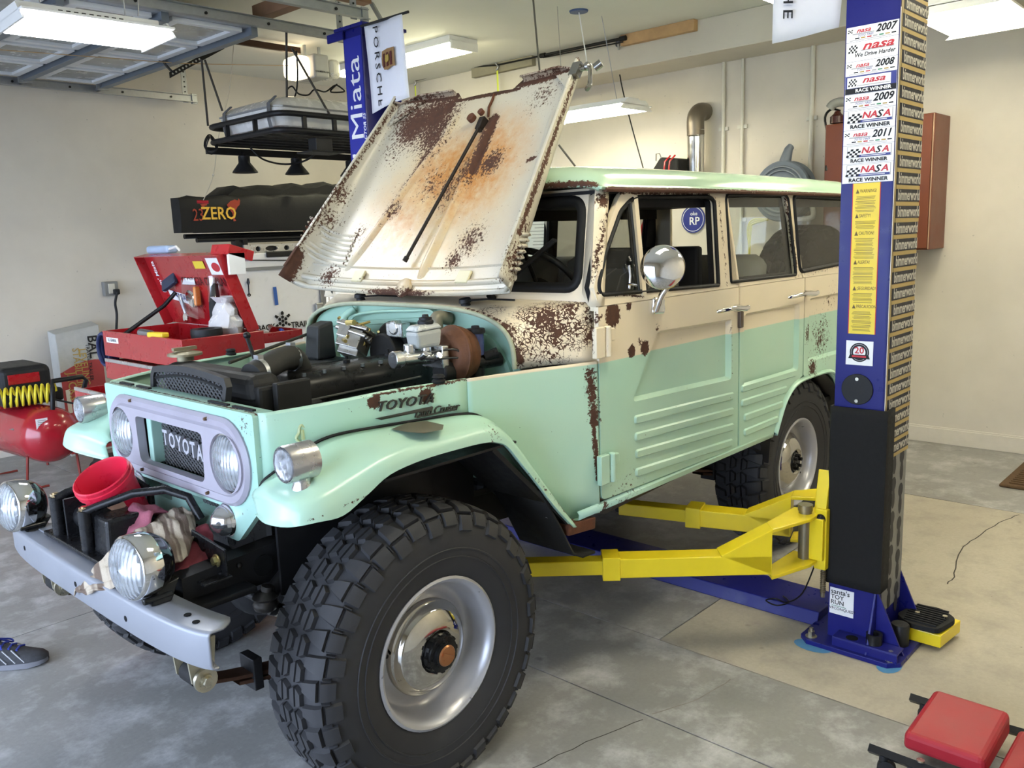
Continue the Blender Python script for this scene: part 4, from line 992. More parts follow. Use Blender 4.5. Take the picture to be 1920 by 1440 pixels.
# ================================================================ chassis
chas = mat('black chassis paint', (.013, .013, .014), .5, 0, .2, 20)
for s in (1, -1):
    y = s*-.40
    mb = MB()
    zz = [(-.62, .70, .80), (-.30, .70, .82), (.2, .64, .77), (.9, .60, .72), (2.2, .60, .72), (2.7, .72, .84), (3.6, .66, .76)]
    for (x0, a, b_), (x1, c, d) in zip(zz, zz[1:]):
        mb.hexa([V((x0, y-.035, a)), V((x0, y+.035, a)), V((x1, y+.035, c)), V((x1, y-.035, c)), V((x0, y-.035, b_)), V((x0, y+.035, b_)), V((x1, y+.035, d)), V((x1, y-.035, d))])
    fr = mb.build('frame_rail', chas, car)
    MB().cyl((-.36, y-s*.037, .76), (-.36, y-s*.040, .76), .034, k=18).build('rail_hole', mat('hole shadow', (.004, .004, .004), .9), fr)
    mb = MB()
    for x, z in ((-.50, .775), (-.44, .785), (-.27, .80)): mb.cut().ball((x, y-s*.036, z), .010, 8, 5)
    mb.build('rail_rivet', chas, fr, 60)
    # leaf springs
    for cx, w in ((FRX, 1.), (RRX, 1.1)):
        m = MB()
        for k in range(4):
            L = (.62-.11*k)*w; pts = []
            for q in range(13):
                t = q/12*2-1; x = cx+t*L; pts.append(V((x, s*-.50, .535-.018*k-.02-.09*(1-(t*L/.62)**2)+(.0))))
            m.grid([[p+V((0, -.032, .005)) for p in pts], [p+V((0, .032, .005)) for p in pts], [p+V((0, .032, -.006)) for p in pts], [p+V((0, -.032, -.006)) for p in pts], [p+V((0, -.032, .005)) for p in pts]])
        lf = m.build('leaf_spring', mat('rusty spring steel', (.09, .045, .028), .7, .3, .3, 30), car)
        m = MB()
        for x in (cx-.45, cx-.2, cx+.3): m.cut().box((x, s*-.50, .475), (.03, .08, .10))
        m.build('spring_clip', chas, lf, bevel=.003)
    # shackle hanger at the bumper
    tan = mat('tan primer steel', (.30, .27, .19), .5, .3, .15, 30)
    sh = MB()
    for dy in (-.045, .045): sh.prism([V((-.69, s*-.52+dy, .66)), V((-.60, s*-.52+dy, .66)), V((-.615, s*-.52+dy, .545)), V((-.635, s*-.52+dy, .525)), V((-.665, s*-.52+dy, .525)), V((-.68, s*-.52+dy, .545))], (0, .007, 0))
    shk = sh.build('spring_shackle', tan, car)
    MB().cyl((-.648, s*-.52-.075, .550), (-.648, s*-.52+.075, .550), .020, k=14).cyl((-.648, s*-.52-.065, .55), (-.648, s*-.52-.052, .55), .034, k=18).cyl((-.648, s*-.52-.085, .55), (-.648, s*-.52-.066, .55), .017, k=6).build('shackle_bolt', zinc, shk, 40)
    MB().cyl((-.648, s*-.52-.036, .55), (-.648, s*-.52+.036, .55), .032, k=16).build('shackle_bush', blackmat, shk, 40)
    MB().tube([V((-.19, s*-.46, 1.02)), V((-.12, s*-.52, .60))], .013, 8).tube([V((-.15, s*-.50, .80)), V((-.12, s*-.52, .55))], .026, 10).build('shock_absorber', mat('dark shock body', (.03, .03, .035), .4), car, 50)
for cx in (FRX, RRX): 
    MB().cyl((cx, -.60, .46), (cx, .60, .46), .045, k=16).ball((cx, .18, .46), .16, 16, 10, (1, .9, 1)).build('axle', chas, car, 50)
mb = MB().tube([V((-.30, -.60, .58)), V((-.27, .6, .58))], .018, 10); mb.build('tie_rod', mat('dark bare steel', (.05, .05, .052), .4, .7), car, 60)
# steering arm and joint by the near rail
c = V((-.385, -.475, .66))
jb = MB().lathe([(.022, -.03), (.035, -.022), (.04, -.005), (.034, .008), (.040, .016), (.030, .03), (.014, .036)], c, (0, 0, 1), 18).lathe([(.020, .034), (.020, .05), (.001, .052)], c, (.2, -.1, 1), 8).build('ball_joint', mat('greasy joint steel', (.07, .065, .06), .35, .6), car, 50)
MB().tube([c, c+V((.18, .06, .10)), c+V((.40, .10, .14))], [.026, .022, .022], 10).build('drag_link', MATS['dark bare steel'], jb, 60)
MB().tube([c+V((.01, 0, -.03)), c+V((.06, -.01, -.05)), c+V((.30, -.05, -.16))], [.018, .020, .020], 10).build('steering_arm', MATS['dark bare steel'], jb, 60)
MB().cyl(c+V((.03, -.012, -.035)), c+V((.075, -.016, -.058)), .021, k=12).build('clean_sleeve', zinc, jb, 50)
MB().box((-.52, 0, .745), (.24, .74, .05)).box((-.57, 0, .72), (.30, 1.0, .02)).build('front_cross_member', chas, car, bevel=.006)
MB().tube([V((.75, -.52, .62)), V((1.2, -.56, .60)), V((2.1, -.50, .60)), V((2.5, -.45, .62))], .035, 12).tube([V((1.2, -.56, .60)), V((1.95, -.50, .59))], .075, 16).tube([V((.70, -.66, .66)), V((.92, -.62, .62)), V((1.05, -.6, .60))], .035, 12).build('exhaust_pipe', mat('tan exhaust steel', (.15, .12, .085), .55, .5, .2), car, 60)
MB().box((1.5, 0, .62), (1.4, .5, .22)).box((.3, 0, .60), (.5, .36, .3)).box((2.1, .25, .64), (.6, .5, .18)).build('gearbox', chas, car, bevel=.04)
# ================================================================ bumper with lamps and winch
bm_ = mat('grey bumper paint', (.25, .26, .29), .36, .15, .06, 6, coat=.1)
pts = [(-.705, -.745), (-.722, -.70), (-.738, -.60), (-.748, -.45), (-.752, -.25), (-.753, 0)]
pts = pts+[(x, -y) for x, y in pts[-2::-1]]
pts = smooth_line([V((a, b_, 0)) for a, b_ in pts], 4)
rows = []
for i, p in enumerate(pts):
    e = min(p.y+.745, .745-p.y); rf_ = max(0, 1-e/.055); bk = .085*(1-rf_**2*.75)
    x = p.x
    rows.append([V((x+bk+.02, p.y, .762)), V((x+.06, p.y, .763)) if bk > .06 else V((x+bk*.8, p.y, .763)), V((x+.012, p.y, .763)), V((x+.003, p.y, .759)), V((x, p.y, .750)), V((x, p.y, .67)), V((x+.004, p.y, .658)), V((x+.014, p.y, .655)), V((x+.05*(1-rf_*.6), p.y, .655))])
bump_ = MB().grid(rows).build('front_bumper', bm_, car, 50, solid=.006, off=-1)
mb = MB()
def bx(y):
    for a, b_ in zip(pts, pts[1:]):
        if a.y <= y <= b_.y: return a.lerp(b_, (y-a.y)/(b_.y-a.y)).x
for y, z in ((-.34, .70), (.50, .715), (.02, .71)): mb.cut().cyl((bx(y)-.001, y, z), (bx(y)+.002, y, z), .009, k=12)
for y, dx in ((-.60, .05), (-.66, .035), (.60, .05), (.66, .035)): mb.cut().cyl((bx(y)+dx, y, .7665), (bx(y)+dx, y, .764), .010, k=12)
mb.build('bolt_hole', MATS['hole shadow'], bump_)
MB().prism([V((bx(.715)-.002, .70, .755)), V((bx(.74)-.002, .742, .755)), V((bx(.74)-.002, .742, .665)), V((bx(.715)-.002, .70, .68))], (.001, 0, 0)).build('red_reflector_tape', mat('red reflector tape', (.55, .10, .10), .3), bump_)
def driving_lamp(c, ax, foot):
    ax = V(ax).normalized()
    h = MB().lathe([(.086, .040), (.092, .036), (.094, .0), (.092, -.020)], c, ax, 36).build('driving_lamp', chrome, car, 60)
    MB().lathe([(.090, -.014), (.084, -.04), (.068, -.066), (.04, -.082), (.001, -.088)], c, ax, 32).build('lamp_shell', mat('glossy black lamp shell', (.010, .010, .011), .08, 0, .1, coat=.6), h, 60)
    MB().lathe([(.084, .034), (.07, .0), (.04, -.02), (.001, -.028)], c, ax, 32).build('lamp_reflector', refl, h, 60)
    MB().lathe([(.086, .040), (.075, .050), (.045, .060), (.001, .064)], c, ax, 32).build('lamp_lens', fl_glass, h, 60, solid=.004)
    f = V(foot); b_ = V(c)-ax*.05
    mb = MB().hexa([f+V((-.03, -.035, 0)), f+V((-.03, .035, 0)), f+V((.03, .035, 0)), f+V((.03, -.035, 0)), b_+V((-.02, -.05, -.06)), b_+V((-.02, .05, -.06)), b_+V((.04, .05, -.05)), b_+V((.04, -.05, -.05))]).cyl(f+V((-.045, -.02, .015)), f+V((.04, -.02, .015)), .010, k=8)
    mb.build('lamp_bracket', mat('gloss black bracket', (.012, .012, .012), .25), h, bevel=.006)
driving_lamp((-.72, -.405, .868), (-1, -.12, .06), (-.70, -.44, .765))
driving_lamp((-.72, .585, .850), (-1, -.12, .08), (-.70, .545, .765))
# winch
wb_ = mat('gloss black winch paint', (.012, .012, .013), .28, 0, .15, 30)
wi = MB().box((-.60, .12, .775), (.20, .62, .014)).box((-.50, .12, .80), (.01, .60, .06))
for y in (.34, .30, .12, .09): wi.box((-.63, y, .84), (.075, .012, .145))
win = wi.build('winch_frame', wb_, car, bevel=.003)
mb = MB()
for y in (.35, .10): mb.cut().cyl((-.672, y, .765), (-.672, y, .915), .022, k=14)
mb.build('fairlead_roller', wb_, win, 50, bevel=.002)
mb = MB()
for y in (.35, .10): mb.cut().cyl((-.672, y, .913), (-.672, y, .925), .017, k=6).cyl((-.672, y, .922), (-.672, y, .928), .010, k=10)
mb.build('roller_bolt', mat('brass coloured bolt', (.5, .38, .22), .3, 1.), win)
MB().cyl((-.60, .33, .84), (-.60, .11, .84), .045, k=18).build('winch_drum', mat('dark steel drum', (.03, .03, .032), .35, .6), win, 50)
MB().hexa([V((-.665, .085, .765)), V((-.665, -.035, .765)), V((-.53, -.035, .765)), V((-.53, .085, .765)), V((-.655, .08, .900)), V((-.655, -.025, .900)), V((-.54, -.025, .900)), V((-.54, .08, .900))]).build('winch_motor_housing', wb_, win, bevel=.012, seg=3)
MB().tube([V((-.675, .34, .91)), V((-.64, .33, .925)), V((-.55, .30, .945)), V((-.46, .22, .95)), V((-.43, .16, .91)), V((-.44, .14, .82))], .014, 10).build('brush_guard_bar', wb_, win, 60)
MB().tube([V((-.675, .095, .91)), V((-.64, .07, .925)), V((-.56, -.02, .965)), V((-.49, -.10, .975)), V((-.445, -.16, .95)), V((-.43, -.20, .88))], .014, 10).build('brush_guard_bar', wb_, win, 60)
MB().prism([V((-.50, -.25, .775)), V((-.50, -.47, .775)), V((-.50, -.47, .86)), V((-.50, -.27, .88))], (.008, 0, 0)).box((-.53, -.36, .775), (.09, .24, .008)).build('winch_side_plate', wb_, win, bevel=.003)
MB().cyl((-.50, -.43, .82), (-.52, -.43, .82), .013, k=6).cyl((-.505, -.43, .82), (-.51, -.43, .82), .020, k=12).build('plate_bolt', mat('yellow zinc', (.55, .48, .24), .3, .9), win)
MB().box((-.63, .50, .765), (.12, .10, .006)).build('bumper_tongue', bm_, bump_, bevel=.002)
# ================================================================ engine bay
eng = mat('oily black engine paint', (.012, .012, .012), .30, 0, .25, 22)
engd = mat('dusty black', (.019, .018, .016), .6, 0, .3, 16)
alu = mat('bright cast aluminium', (.62, .63, .63), .24, .95, .08, 40)
e0 = MB().box((.22, 0, .86), (.78, .34, .50)).box((-.05, 0, .95), (.12, .30, .3))
engine = e0.build('engine_block', eng, car, bevel=.03)
# long valve cover
rows = []
for x, k in ((-.055, .0), (-.05, .55), (-.03, .88), (.0, 1), (.2, 1), (.4, 1), (.545, 1), (.575, .88), (.59, .5), (.592, 0)):
    r = []
    for t in range(13):
        a = PI*t/12; c, s_ = math.cos(a), math.sin(a)
        r.append(V((x, -.10-.125*math.copysign(abs(c)**.5, c)*(.82+.18*k), 1.165+.125*(s_**.55)*k)))
    rows.append(r)
vc = MB().grid(rows).build('valve_cover', eng, engine, 60)
MB().box((.27, -.10, 1.160), (.68, .30, .014)).build('cover_flange', eng, vc, bevel=.004)
mb = MB()
for x in (.05, .25, .45): mb.cut().lathe([(.014, 0), (.014, .012), (.006, .014), (.006, .028), (.001, .030)], (x, -.10, 1.288), (0, 0, 1), 10)
mb.build('cover_nut', blackm, vc, 50)
MB().tube([V((-.04, -.228, 1.20)), V((.2, -.232, 1.205)), V((.5, -.232, 1.21))], .004, 6).tube([V((-.06, -.24, 1.12)), V((.1, -.25, 1.15)), V((.5, -.25, 1.16))], .006, 6).build('cover_wire', mat('pale scuffed wire', (.12, .12, .11), .4), vc, 60)
mb = MB()
for i in range(7): mb.cut().cyl((.0+.085*i, -.19, 1.28), (.0+.085*i, -.19, 1.292), .008, k=6)
mb.build('cover_stud', steel, vc)
# side clutter of the engine
random.seed(3); mb = MB()
for i in range(16):
    x = -.08+.045*i; mb.cyl((x, -.20, 1.02+random.uniform(-.05, .05)), (x+random.uniform(-.03, .03), -.34, 1.03+random.uniform(-.1, .1)), random.uniform(.008, .022), k=8)
mb.build('side_fittings', engd, engine, 50)
MB().tube([V((-.06, -.24, 1.15)), V((.02, -.36, 1.16)), V((.14, -.38, 1.10)), V((.32, -.34, 1.12))], .010, 8).tube([V((.1, -.3, 1.18)), V((.2, -.42, 1.2)), V((.35, -.44, 1.22))], .005, 6).build('wiring', blackmat, engine, 60)
MB().box((.12, -.42, 1.0), (.16, .12, .16)).cyl((.32, -.40, .95), (.32, -.40, 1.12), .05, k=14).build('side_canister', engd, engine, bevel=.01)
# radiator
rad = MB().box((-.20, 0.02, 1.07), (.10, .66, .44)).build('radiator', engd, car, bevel=.012)
MB().hexa([V((-.27, -.30, 1.235)), V((-.27, .36, 1.235)), V((-.13, .36, 1.235)), V((-.13, -.30, 1.235)), V((-.255, -.27, 1.325)), V((-.255, .33, 1.325)), V((-.145, .33, 1.325)), V((-.145, -.27, 1.325))]).build('radiator_tank', engd, rad, bevel=.03, seg=3)
mb = MB().box((-.14, -.33, 1.15), (.13, .03, .30)).box((-.08, -.335, 1.10), (.09, .02, .24)); mb.build('fan_shroud', engd, rad, bevel=.006)
cp = (-.185, .30, 1.325)
MB().lathe([(.030, 0), (.030, .018), (.062, .020), (.062, .028), (.040, .034), (.001, .036)], cp, (0, 0, 1), 22).box((cp[0], cp[1], cp[2]+.045), (.09, .018, .012)).build('radiator_cap', mat('dusty brass cap', (.25, .22, .14), .5, .6), rad, 40)
a = V((-.145, -.12, 1.315))
hose = MB().tube(smooth_line([a+V((-.05, -.06, -.005)), a+V((.02, -.035, .01)), a+V((.10, .0, .025)), a+V((.17, .03, .02)), a+V((.21, .05, -.03)), a+V((.22, .06, -.08))], 5), .043, 16).build('radiator_hose', mat('grey rubber hose', (.038, .037, .034), .6, 0, .1), car, 60)
mb = MB()
for q in (a+V((-.01, -.045, .002)), a+V((.165, .03, .02))): mb.cut().lathe([(.0445, -.008), (.0465, -.008), (.0465, .008), (.0445, .008)], q, (1, .2, .1), 20).box(q+V((0, 0, .05)), (.02, .03, .014))
mb.build('hose_clamp', steel, hose, 40)
# loose grille guard resting in front of the radiator
GX = -.335
go = [(-.268, 1.17)] + [(-.268+.01*math.sin(q), 1.17+.13*q/3) for q in range(1, 4)] + [(y, 1.345-.16*abs(y)**1.6-(.03 if abs(y) > .25 else 0)) for y in [-.25+.5*i/14 for i in range(15)]] + [(.268, 1.30), (.268, 1.17)]
vs, fs = fill2d(go, [inset(go, .022)], .022)
gg = MB().add(vs, fs, lambda p: V((GX+p.z+.10*(p.y-1.2), p.x, p.y))).build('grille_guard', mat('satin black guard', (.025, .025, .026), .45), car, bevel=.005)
def ins_(y, z): return z < 1.34-.16*abs(y)**1.6-.012
mb = wire(MB(), GX+.010, -.255, .255, 1.18, 1.335, .026, .020, .0028, ins_); tag(mb.build('guard_mesh', meshm, gg), kind='stuff')
MB().tube([V((GX+.012, y, 1.275+.035*math.cos(y*5))) for y in [-.25+.05*i for i in range(11)]], .010, 8, flat=.6).build('guard_bar', MATS['satin black guard'], gg, 60)
# far inner wing and ribs
mb = MB().prism([V((-.36, .50, 1.20)), V((.60, .60, 1.24)), V((.60, .34, 1.16)), V((-.10, .34, 1.12))], (0, 0, -.01)); mb.build('inner_wing_shelf', mat('dull green shelf', (.10, .14, .09), .6), car)
MB().prism([V((-.36, -.55, 1.0)), V((.60, -.62, 1.0)), V((.60, -.36, .95)), V((-.20, -.36, .95))], (0, 0, -.01)).build('inner_wing_shelf', blackm, car)
# heater duct and carburettor
_o = at(600, 650, 'y', .36)-V((.31, .39, 1.28)); duct_ = MB().hexa([V((.26, .34, 1.23)), V((.26, .44, 1.23)), V((.36, .44, 1.23)), V((.36, .34, 1.23)), V((.28, .35, 1.37)), V((.28, .44, 1.37)), V((.36, .44, 1.39)), V((.36, .35, 1.39))]).box((.28, .36, 1.215), (.22, .18, .03))
duct_.v = [v_+_o for v_ in duct_.v]; duct_.build('air_duct', mat('dark grey duct', (.028, .030, .029), .5), car, bevel=.01)
cm = at(664, 640, 'y', .15); Rm = rot(.5, 'Y') @ rotz(.5)
carb = MB(); random.seed(11)
for d, sz in (((0, 0, 0), (.12, .10, .08)), ((.0, 0, .05), (.15, .14, .014)), ((.02, .0, -.05), (.10, .09, .03)), ((-.05, .03, .03), (.04, .05, .07)), ((.05, -.04, .04), (.05, .04, .05))): carb.box(cm+Rm@V(d), sz, Rm)
for i in range(5): carb.cyl(cm+Rm@V((-.06+.03*i, -.07, .02)), cm+Rm@V((-.06+.03*i, .07, .03)), .010, k=8)
cb = carb.build('carburettor', mat('cast zinc', (.55, .53, .48), .32, .85, .15, 40), car, bevel=.006)
mb = MB()
for i in range(14):
    p = cm+Rm@V((random.uniform(-.09, .09), random.uniform(-.08, .08), random.uniform(-.03, .075))); q = p+Rm@V((random.uniform(-.05, .05), random.uniform(-.05, .05), random.uniform(-.01, .03))); mb.cyl(p, q, random.uniform(.004, .012), k=8)
mb.build('carburettor_linkage', mat('yellow zinc linkage', (.56, .44, .16), .35, .85), cb, 50)
MB().tube(smooth_line([cm+V((.05, -.06, -.02)), cm+V((.10, -.12, .03)), cm+V((.18, -.14, .0)), cm+V((.25, -.12, -.06))], 5), .007, 8).tube(smooth_line([cm+V((.06, -.1, .02)), cm+V((.16, -.2, .06)), cm+V((.22, -.26, .0))], 5), .006, 8).build('fuel_hose', blackmat, cb, 60)
# long prop rod lying across
MB().tube([at(430, 680, 'y', .30), at(630, 607, 'y', .50)], .007, 8).build('bonnet_stay', mat('grey green rod', (.05, .05, .04), .5), car, 60)
MB().tube([at(463, 632, 'y', .05), at(471, 655, 'y', .02), at(482, 685, 'y', -.05)], .008, 8).ball(at(463, 629, 'y', .05), .014, 8, 6).build('dip_stick', blackm, car, 60)
# blower and pipes on the firewall
c = V((.575, .02, 1.28)); MB().cyl(c, c+V((.03, 0, 0)), .13, k=28).cyl(c+V((-.06, 0, 0)), c+V((0, 0, 0)), .085, k=24).build('heater_blower', engd, car, 50, bevel=.008)
MB().box((.55, -.05, 1.38), (.05, .10, .06)).cyl((.52, -.05, 1.39), (.56, -.05, 1.39), .03, k=10).build('vacuum_valve', alu, car, bevel=.006)
MB().tube(smooth_line([V((.60, -.30, 1.43)), V((.54, -.30, 1.44)), V((.53, -.305, 1.40)), V((.53, -.31, 1.28))], 4), .026, 12).build('heater_pipe', mat('dull tan pipe', (.22, .20, .14), .5, .4), car, 60)
MB().tube(smooth_line([V((.605, .30, 1.30)), V((.58, .28, 1.42)), V((.58, -.1, 1.455)), V((.585, -.24, 1.44)), V((.57, -.25, 1.25))], 5), .006, 8).build('brake_line', mint_in, car, 60)
MB().tube([V((.60, .42, 1.15)), V((.56, .40, 1.25)), V((.57, .33, 1.42)), V((.60, .30, 1.45))], .016, 8).build('heater_pipe', mint_in, car, 60)
# brake booster
c = at(850, 664, 'x', .42); ax = V((-1, .10, .04)).normalized()
bo = MB().lathe([(.05, -.12), (.085, -.10), (.115, -.075), (.132, -.03), (.134, -.008), (.139, -.004), (.139, .008), (.132, .012), (.118, .04), (.085, .055), (.07, .052), (.05, .06), (.001, .062)], c, ax, 40).build('brake_booster', mat('rusty booster steel', (.15, .062, .028), .6, .4, .3, 30, .3), car, 50)
m0 = c+ax*.06
mc = MB().cyl(m0, m0+ax*.18, .026, k=16).cyl(m0+ax*.165, m0+ax*.20, .030, k=16).box(m0+ax*.02+V((0, 0, 0)), (.03, .11, .08)).cyl(m0+ax*.06+V((0, 0, .02)), m0+ax*.06+V((0, 0, .05)), .02, k=12).cyl(m0+ax*.13+V((0, 0, .02)), m0+ax*.13+V((0, 0, .05)), .02, k=12).cyl(m0+ax*.05+V((0, -.02, -.01)), m0+ax*.05+V((0, -.06, .01)), .014, k=10).cyl(m0+ax*.10+V((0, -.02, 0)), m0+ax*.10+V((0, -.05, .02)), .012, k=8)
ms = mc.build('master_cylinder', alu, car, 40, bevel=.003)
rc = m0+ax*.10+V((0, 0, .085))
MB().hexa([rc+V((-.075, -.04, -.04)), rc+V((-.075, .04, -.04)), rc+V((.065, .04, -.04)), rc+V((.065, -.04, -.04)), rc+V((-.085, -.045, .04)), rc+V((-.085, .045, .04)), rc+V((.075, .045, .045)), rc+V((.075, -.045, .045))]).build('fluid_reservoir', mat('cloudy plastic', (.50, .52, .49), .35, 0, .05, trans=.25), ms, bevel=.014, seg=3)
MB().hexa([rc+V((-.085, -.047, .040)), rc+V((-.085, .047, .040)), rc+V((.077, .047, .045)), rc+V((.077, -.047, .045)), rc+V((-.06, -.036, .066)), rc+V((-.06, .036, .066)), rc+V((.055, .036, .07)), rc+V((.055, -.036, .07))]).build('reservoir_lid', mat('cloudy plastic lid', (.58, .60, .58), .3, 0, .04, trans=.2), ms, bevel=.008)
MB().lathe([(.036, 0), (.038, .012), (.034, .018), (.030, .020), (.030, .030), (.016, .034), (.014, .044), (.001, .045)], rc+V((.01, 0, .066)), (0, 0, 1), 20).build('reservoir_cap', blackpl, ms, 50)
MB().tube(smooth_line([m0+ax*.17+V((0, -.03, .0)), m0+ax*.10+V((0, -.07, -.005)), m0+V((.02, -.10, -.01)), m0+V((.06, -.08, -.06))], 5), .005, 6).tube(smooth_line([m0+ax*.10+V((0, -.04, .02)), m0+V((.0, -.10, .03)), m0+V((.08, -.06, -.09))], 5), .005, 6).build('brake_line', mat('dark brake line', (.05, .05, .05), .35, .6), ms, 60)
mc_ = MB().cyl(m0+V((.03, -.03, -.07)), m0+V((-.06, -.03, -.07)), .05, k=16).build('servo_pump', engd, ms, 50, bevel=.008)
for o_ in [bo]+[q_ for q_ in COL.objects if q_.parent == bo]+[q_ for q_ in COL.objects if q_.parent == ms]:
    for v_ in o_.data.vertices: v_.co = c+(v_.co-c)*.76
# clutch reservoir
c = at(893, 660, 'x', .50)
cl = MB().cyl(c+V((0, 0, -.01)), c+V((0, 0, .07)), .030, k=18).build('clutch_reservoir', mat('blue fluid plastic', (.05, .07, .20), .2, 0, .05, trans=.2), car, 50)
MB().lathe([(.034, 0), (.036, .006), (.034, .018), (.016, .020), (.014, .028), (.001, .029)], c+V((0, 0, .068)), (0, 0, 1), 18).build('clutch_cap', blackpl, cl, 50)
MB().cyl(c+V((0, 0, -.01)), c+V((0, 0, -.05)), .022, k=14).cyl(c+V((-.03, .0, -.04)), c+V((.09, -.03, -.035)), .026, k=14).cyl(c+V((.02, -.02, -.02)), c+V((.06, -.05, -.005)), .020, k=12).cyl(c+V((0, 0, -.05)), c+V((0, 0, -.13)), .028, k=14).build('clutch_cylinder', eng, cl, 50)
MB().box((.45, -.66, 1.22), (.20, .06, .012)).build('bay_ledge', mint_in, car, bevel=.003)
# door mirror
b0 = P3(1228, 571, .014); d0 = at(1243, 501, 'y', -.965)
mi = MB().hexa([b0+V((-.04, .012, -.035)), b0+V((.045, .012, -.04)), b0+V((.045, -.008, -.04)), b0+V((-.04, -.008, -.035)), b0+V((-.03, .012, .035)), b0+V((.045, .012, .022)), b0+V((.045, -.008, .022)), b0+V((-.03, -.008, .03))]).build('mirror_base', chrome, car, bevel=.012, seg=3)
MB().tube(smooth_line([b0+V((-.035, -.012, -.02)), b0+V((-.035, -.04, .04)), b0+V((-.025, -.075, .10)), d0+V((.02, .02, -.02))], 5), [.014]*4+[.012]*6+[.010]*6, 10).build('mirror_arm', chrome, mi, 60)
fx = V((-.75, -.62, .10)).normalized()
MB().lathe([(.001, .022), (.03, .020), (.06, .012), (.080, .0), (.084, -.006), (.080, -.012), (.001, -.014)], d0, fx, 40).build('mirror_head', chrome, mi, 60)
# ================================================================ lamps of the garage
tube = emit('lit tube', (1., .94, .74), LAMP); tubec = emit('lit cool tube', (.93, .96, 1.), LAMP)
diff = emit('lit diffuser', (1., .96, .66), LAMP*.55)
def highbay(c, L, Wd, ang, label, n=4, cool=False, chains=None, m=None):
    """open high bay lamp: white tray, lit tubes underneath"""
    t = thing('high_bay_lamp', label, 'lamp', c, 'hanging workshop lamps')
    Rm = rotz(ang); C0 = V(c); P = lambda x, y, z: C0+Rm@V((x, y, z))
    mb = MB().box(C0+V((0, 0, .055)), (L*.94, Wd*.34, .05), Rm).box(C0+V((0, 0, .022)), (L, Wd, .012), Rm)
    mb.build('lamp_tray', white, t, bevel=.004)
    for sx in (-1, 1): MB().hexa([P(sx*L/2, -Wd/2, -.02), P(sx*L/2, Wd/2, -.02), P(sx*(L/2-.01), Wd/2, -.02), P(sx*(L/2-.01), -Wd/2, -.02), P(sx*L/2, -Wd*.3, .06), P(sx*L/2, Wd*.3, .06), P(sx*(L/2-.01), Wd*.3, .06), P(sx*(L/2-.01), -Wd*.3, .06)]).build('end_plate', white, t)
    mb = MB()
    for i in range(9): mb.box(P(-L*.2+L*.05*i, -Wd*.171, .06), (L*.028, .004, .008), Rm)
    mb.build('vent_slot', blackm, t)
    for i in range(n):
        y = -Wd*.38+Wd*.76*i/(n-1)
        MB().cyl(P(-L*.47, y, -.002), P(L*.47, y, -.002), .016, k=10).build('lamp_tube', m or (tubec if cool else tube), t, 60)
    for a, b_ in (chains or [(P(q_*L*.4, 0, .07), P(q_*L*.4, 0, .07)*1+V((0, 0, 3.44-c[2]-.07))) for q_ in (-1, 1)]):
        MB().tube([V(a), V(b_)], .003, 5).build('hanging_chain', steel, t)
    return t
highbay((.10, 1.52, 2.74), .66, .40, -.05, 'bright high bay lamp hanging below the open garage door, top left', cool=True, chains=[((-.12, 1.45, 2.82), (-.15, 1.45, 3.44)), ((.30, 1.42, 2.82), (.32, 1.40, 3.10)), ((.30, 1.56, 2.82), (.28, 1.50, 3.10))])
highbay((4.12, -1.15, 2.90), .86, .52, .0, 'bright high bay lamp at the top right beside the sticker covered post', n=5)
highbay((4.42, 1.90, 2.74), .95, .45, .0+PI/2, 'bright high bay lamp on chains seen past the tip of the open bonnet', chains=[((4.42, 2.2, 2.8), at(1045, 12, 'z', ZC)), ((4.42, 1.62, 2.8), at(1128, 30, 'z', ZC))])
highbay((2.7, -.55, 3.0), 1.2, .45, 0, 'high bay lamp above the wagon roof near the top edge')
highbay((0.5, -1.6, 3.1), 1.2, .45, 0, 'high bay lamp over the near side of the wagon')
highbay((2.7, -2.7, 3.0), 1.2, .45, 0, 'high bay lamp over the floor beside the mechanic creeper')
t = thing('ceiling_lamp', 'lit wraparound ceiling lamp partly behind the hanging white banner', 'lamp', (3.80, 3.6, 3.36))
MB().box((3.80, 3.60, 3.41), (.34, 1.62, .06)).build('lamp_base', white, t, bevel=.004)
MB().box((3.80, 3.60, 3.36), (.28, 1.56, .05)).build('diffuser', diff, t, bevel=.012)
MB().box((3.80, 2.785, 3.365), (.32, .02, .07)).box((3.80, 4.415, 3.365), (.32, .02, .07)).build('end_cap', white, t, bevel=.004)
# ================================================================ two post lift
lift = thing('lift_column', 'blue lift column covered in race stickers with yellow swing arms beside the wagon doors', 'car lift', (1.84, -1.5, 0), 'two post lift columns')
lift2 = thing('lift_column', 'blue lift column with big white lettering behind the open bonnet', 'car lift', (1.84, 1.6, 0), 'two post lift columns')
coverT = thing('lift_floor_cover', 'blue steel floor cover running across the concrete between the lift columns', 'floor cover', (1.92, 0, 0))
PX0, PX1 = 1.70, 1.985
tan_ = mat('tan sticker paper', (.36, .28, .13), .5, 0, .06)
def post(s):
    y0, y1 = (-1.575, -1.38) if s == 1 else (1.53, 1.71)
    mb = MB().box((PX0+.004, (y0+y1)/2, 1.51), (.008, y1-y0, 2.98)).box((PX1-.004, (y0+y1)/2, 1.51), (.008, y1-y0, 2.98))
    yo = y0 if s == 1 else y1; mb.box(((PX0+PX1)/2, yo+s*.004, 1.51), (PX1-PX0, .008, 2.98))
    p = mb.build('lift_post', bluep, lift if s == 1 else lift2, bevel=.004)
    MB().box(((PX0+PX1)/2, (y0+y1)/2, 3.005), (PX1-PX0+.06, y1-y0+.10, .02)).box((PX0-.02, (y0+y1)/2+(.14 if s == -1 else 0), 2.97), (.012, .16, .05)).build('top_plate', bluep, p, bevel=.003)
    return p
p1, p2 = post(1), post(-1)
ylo = -1.575; XS = PX0-.0012
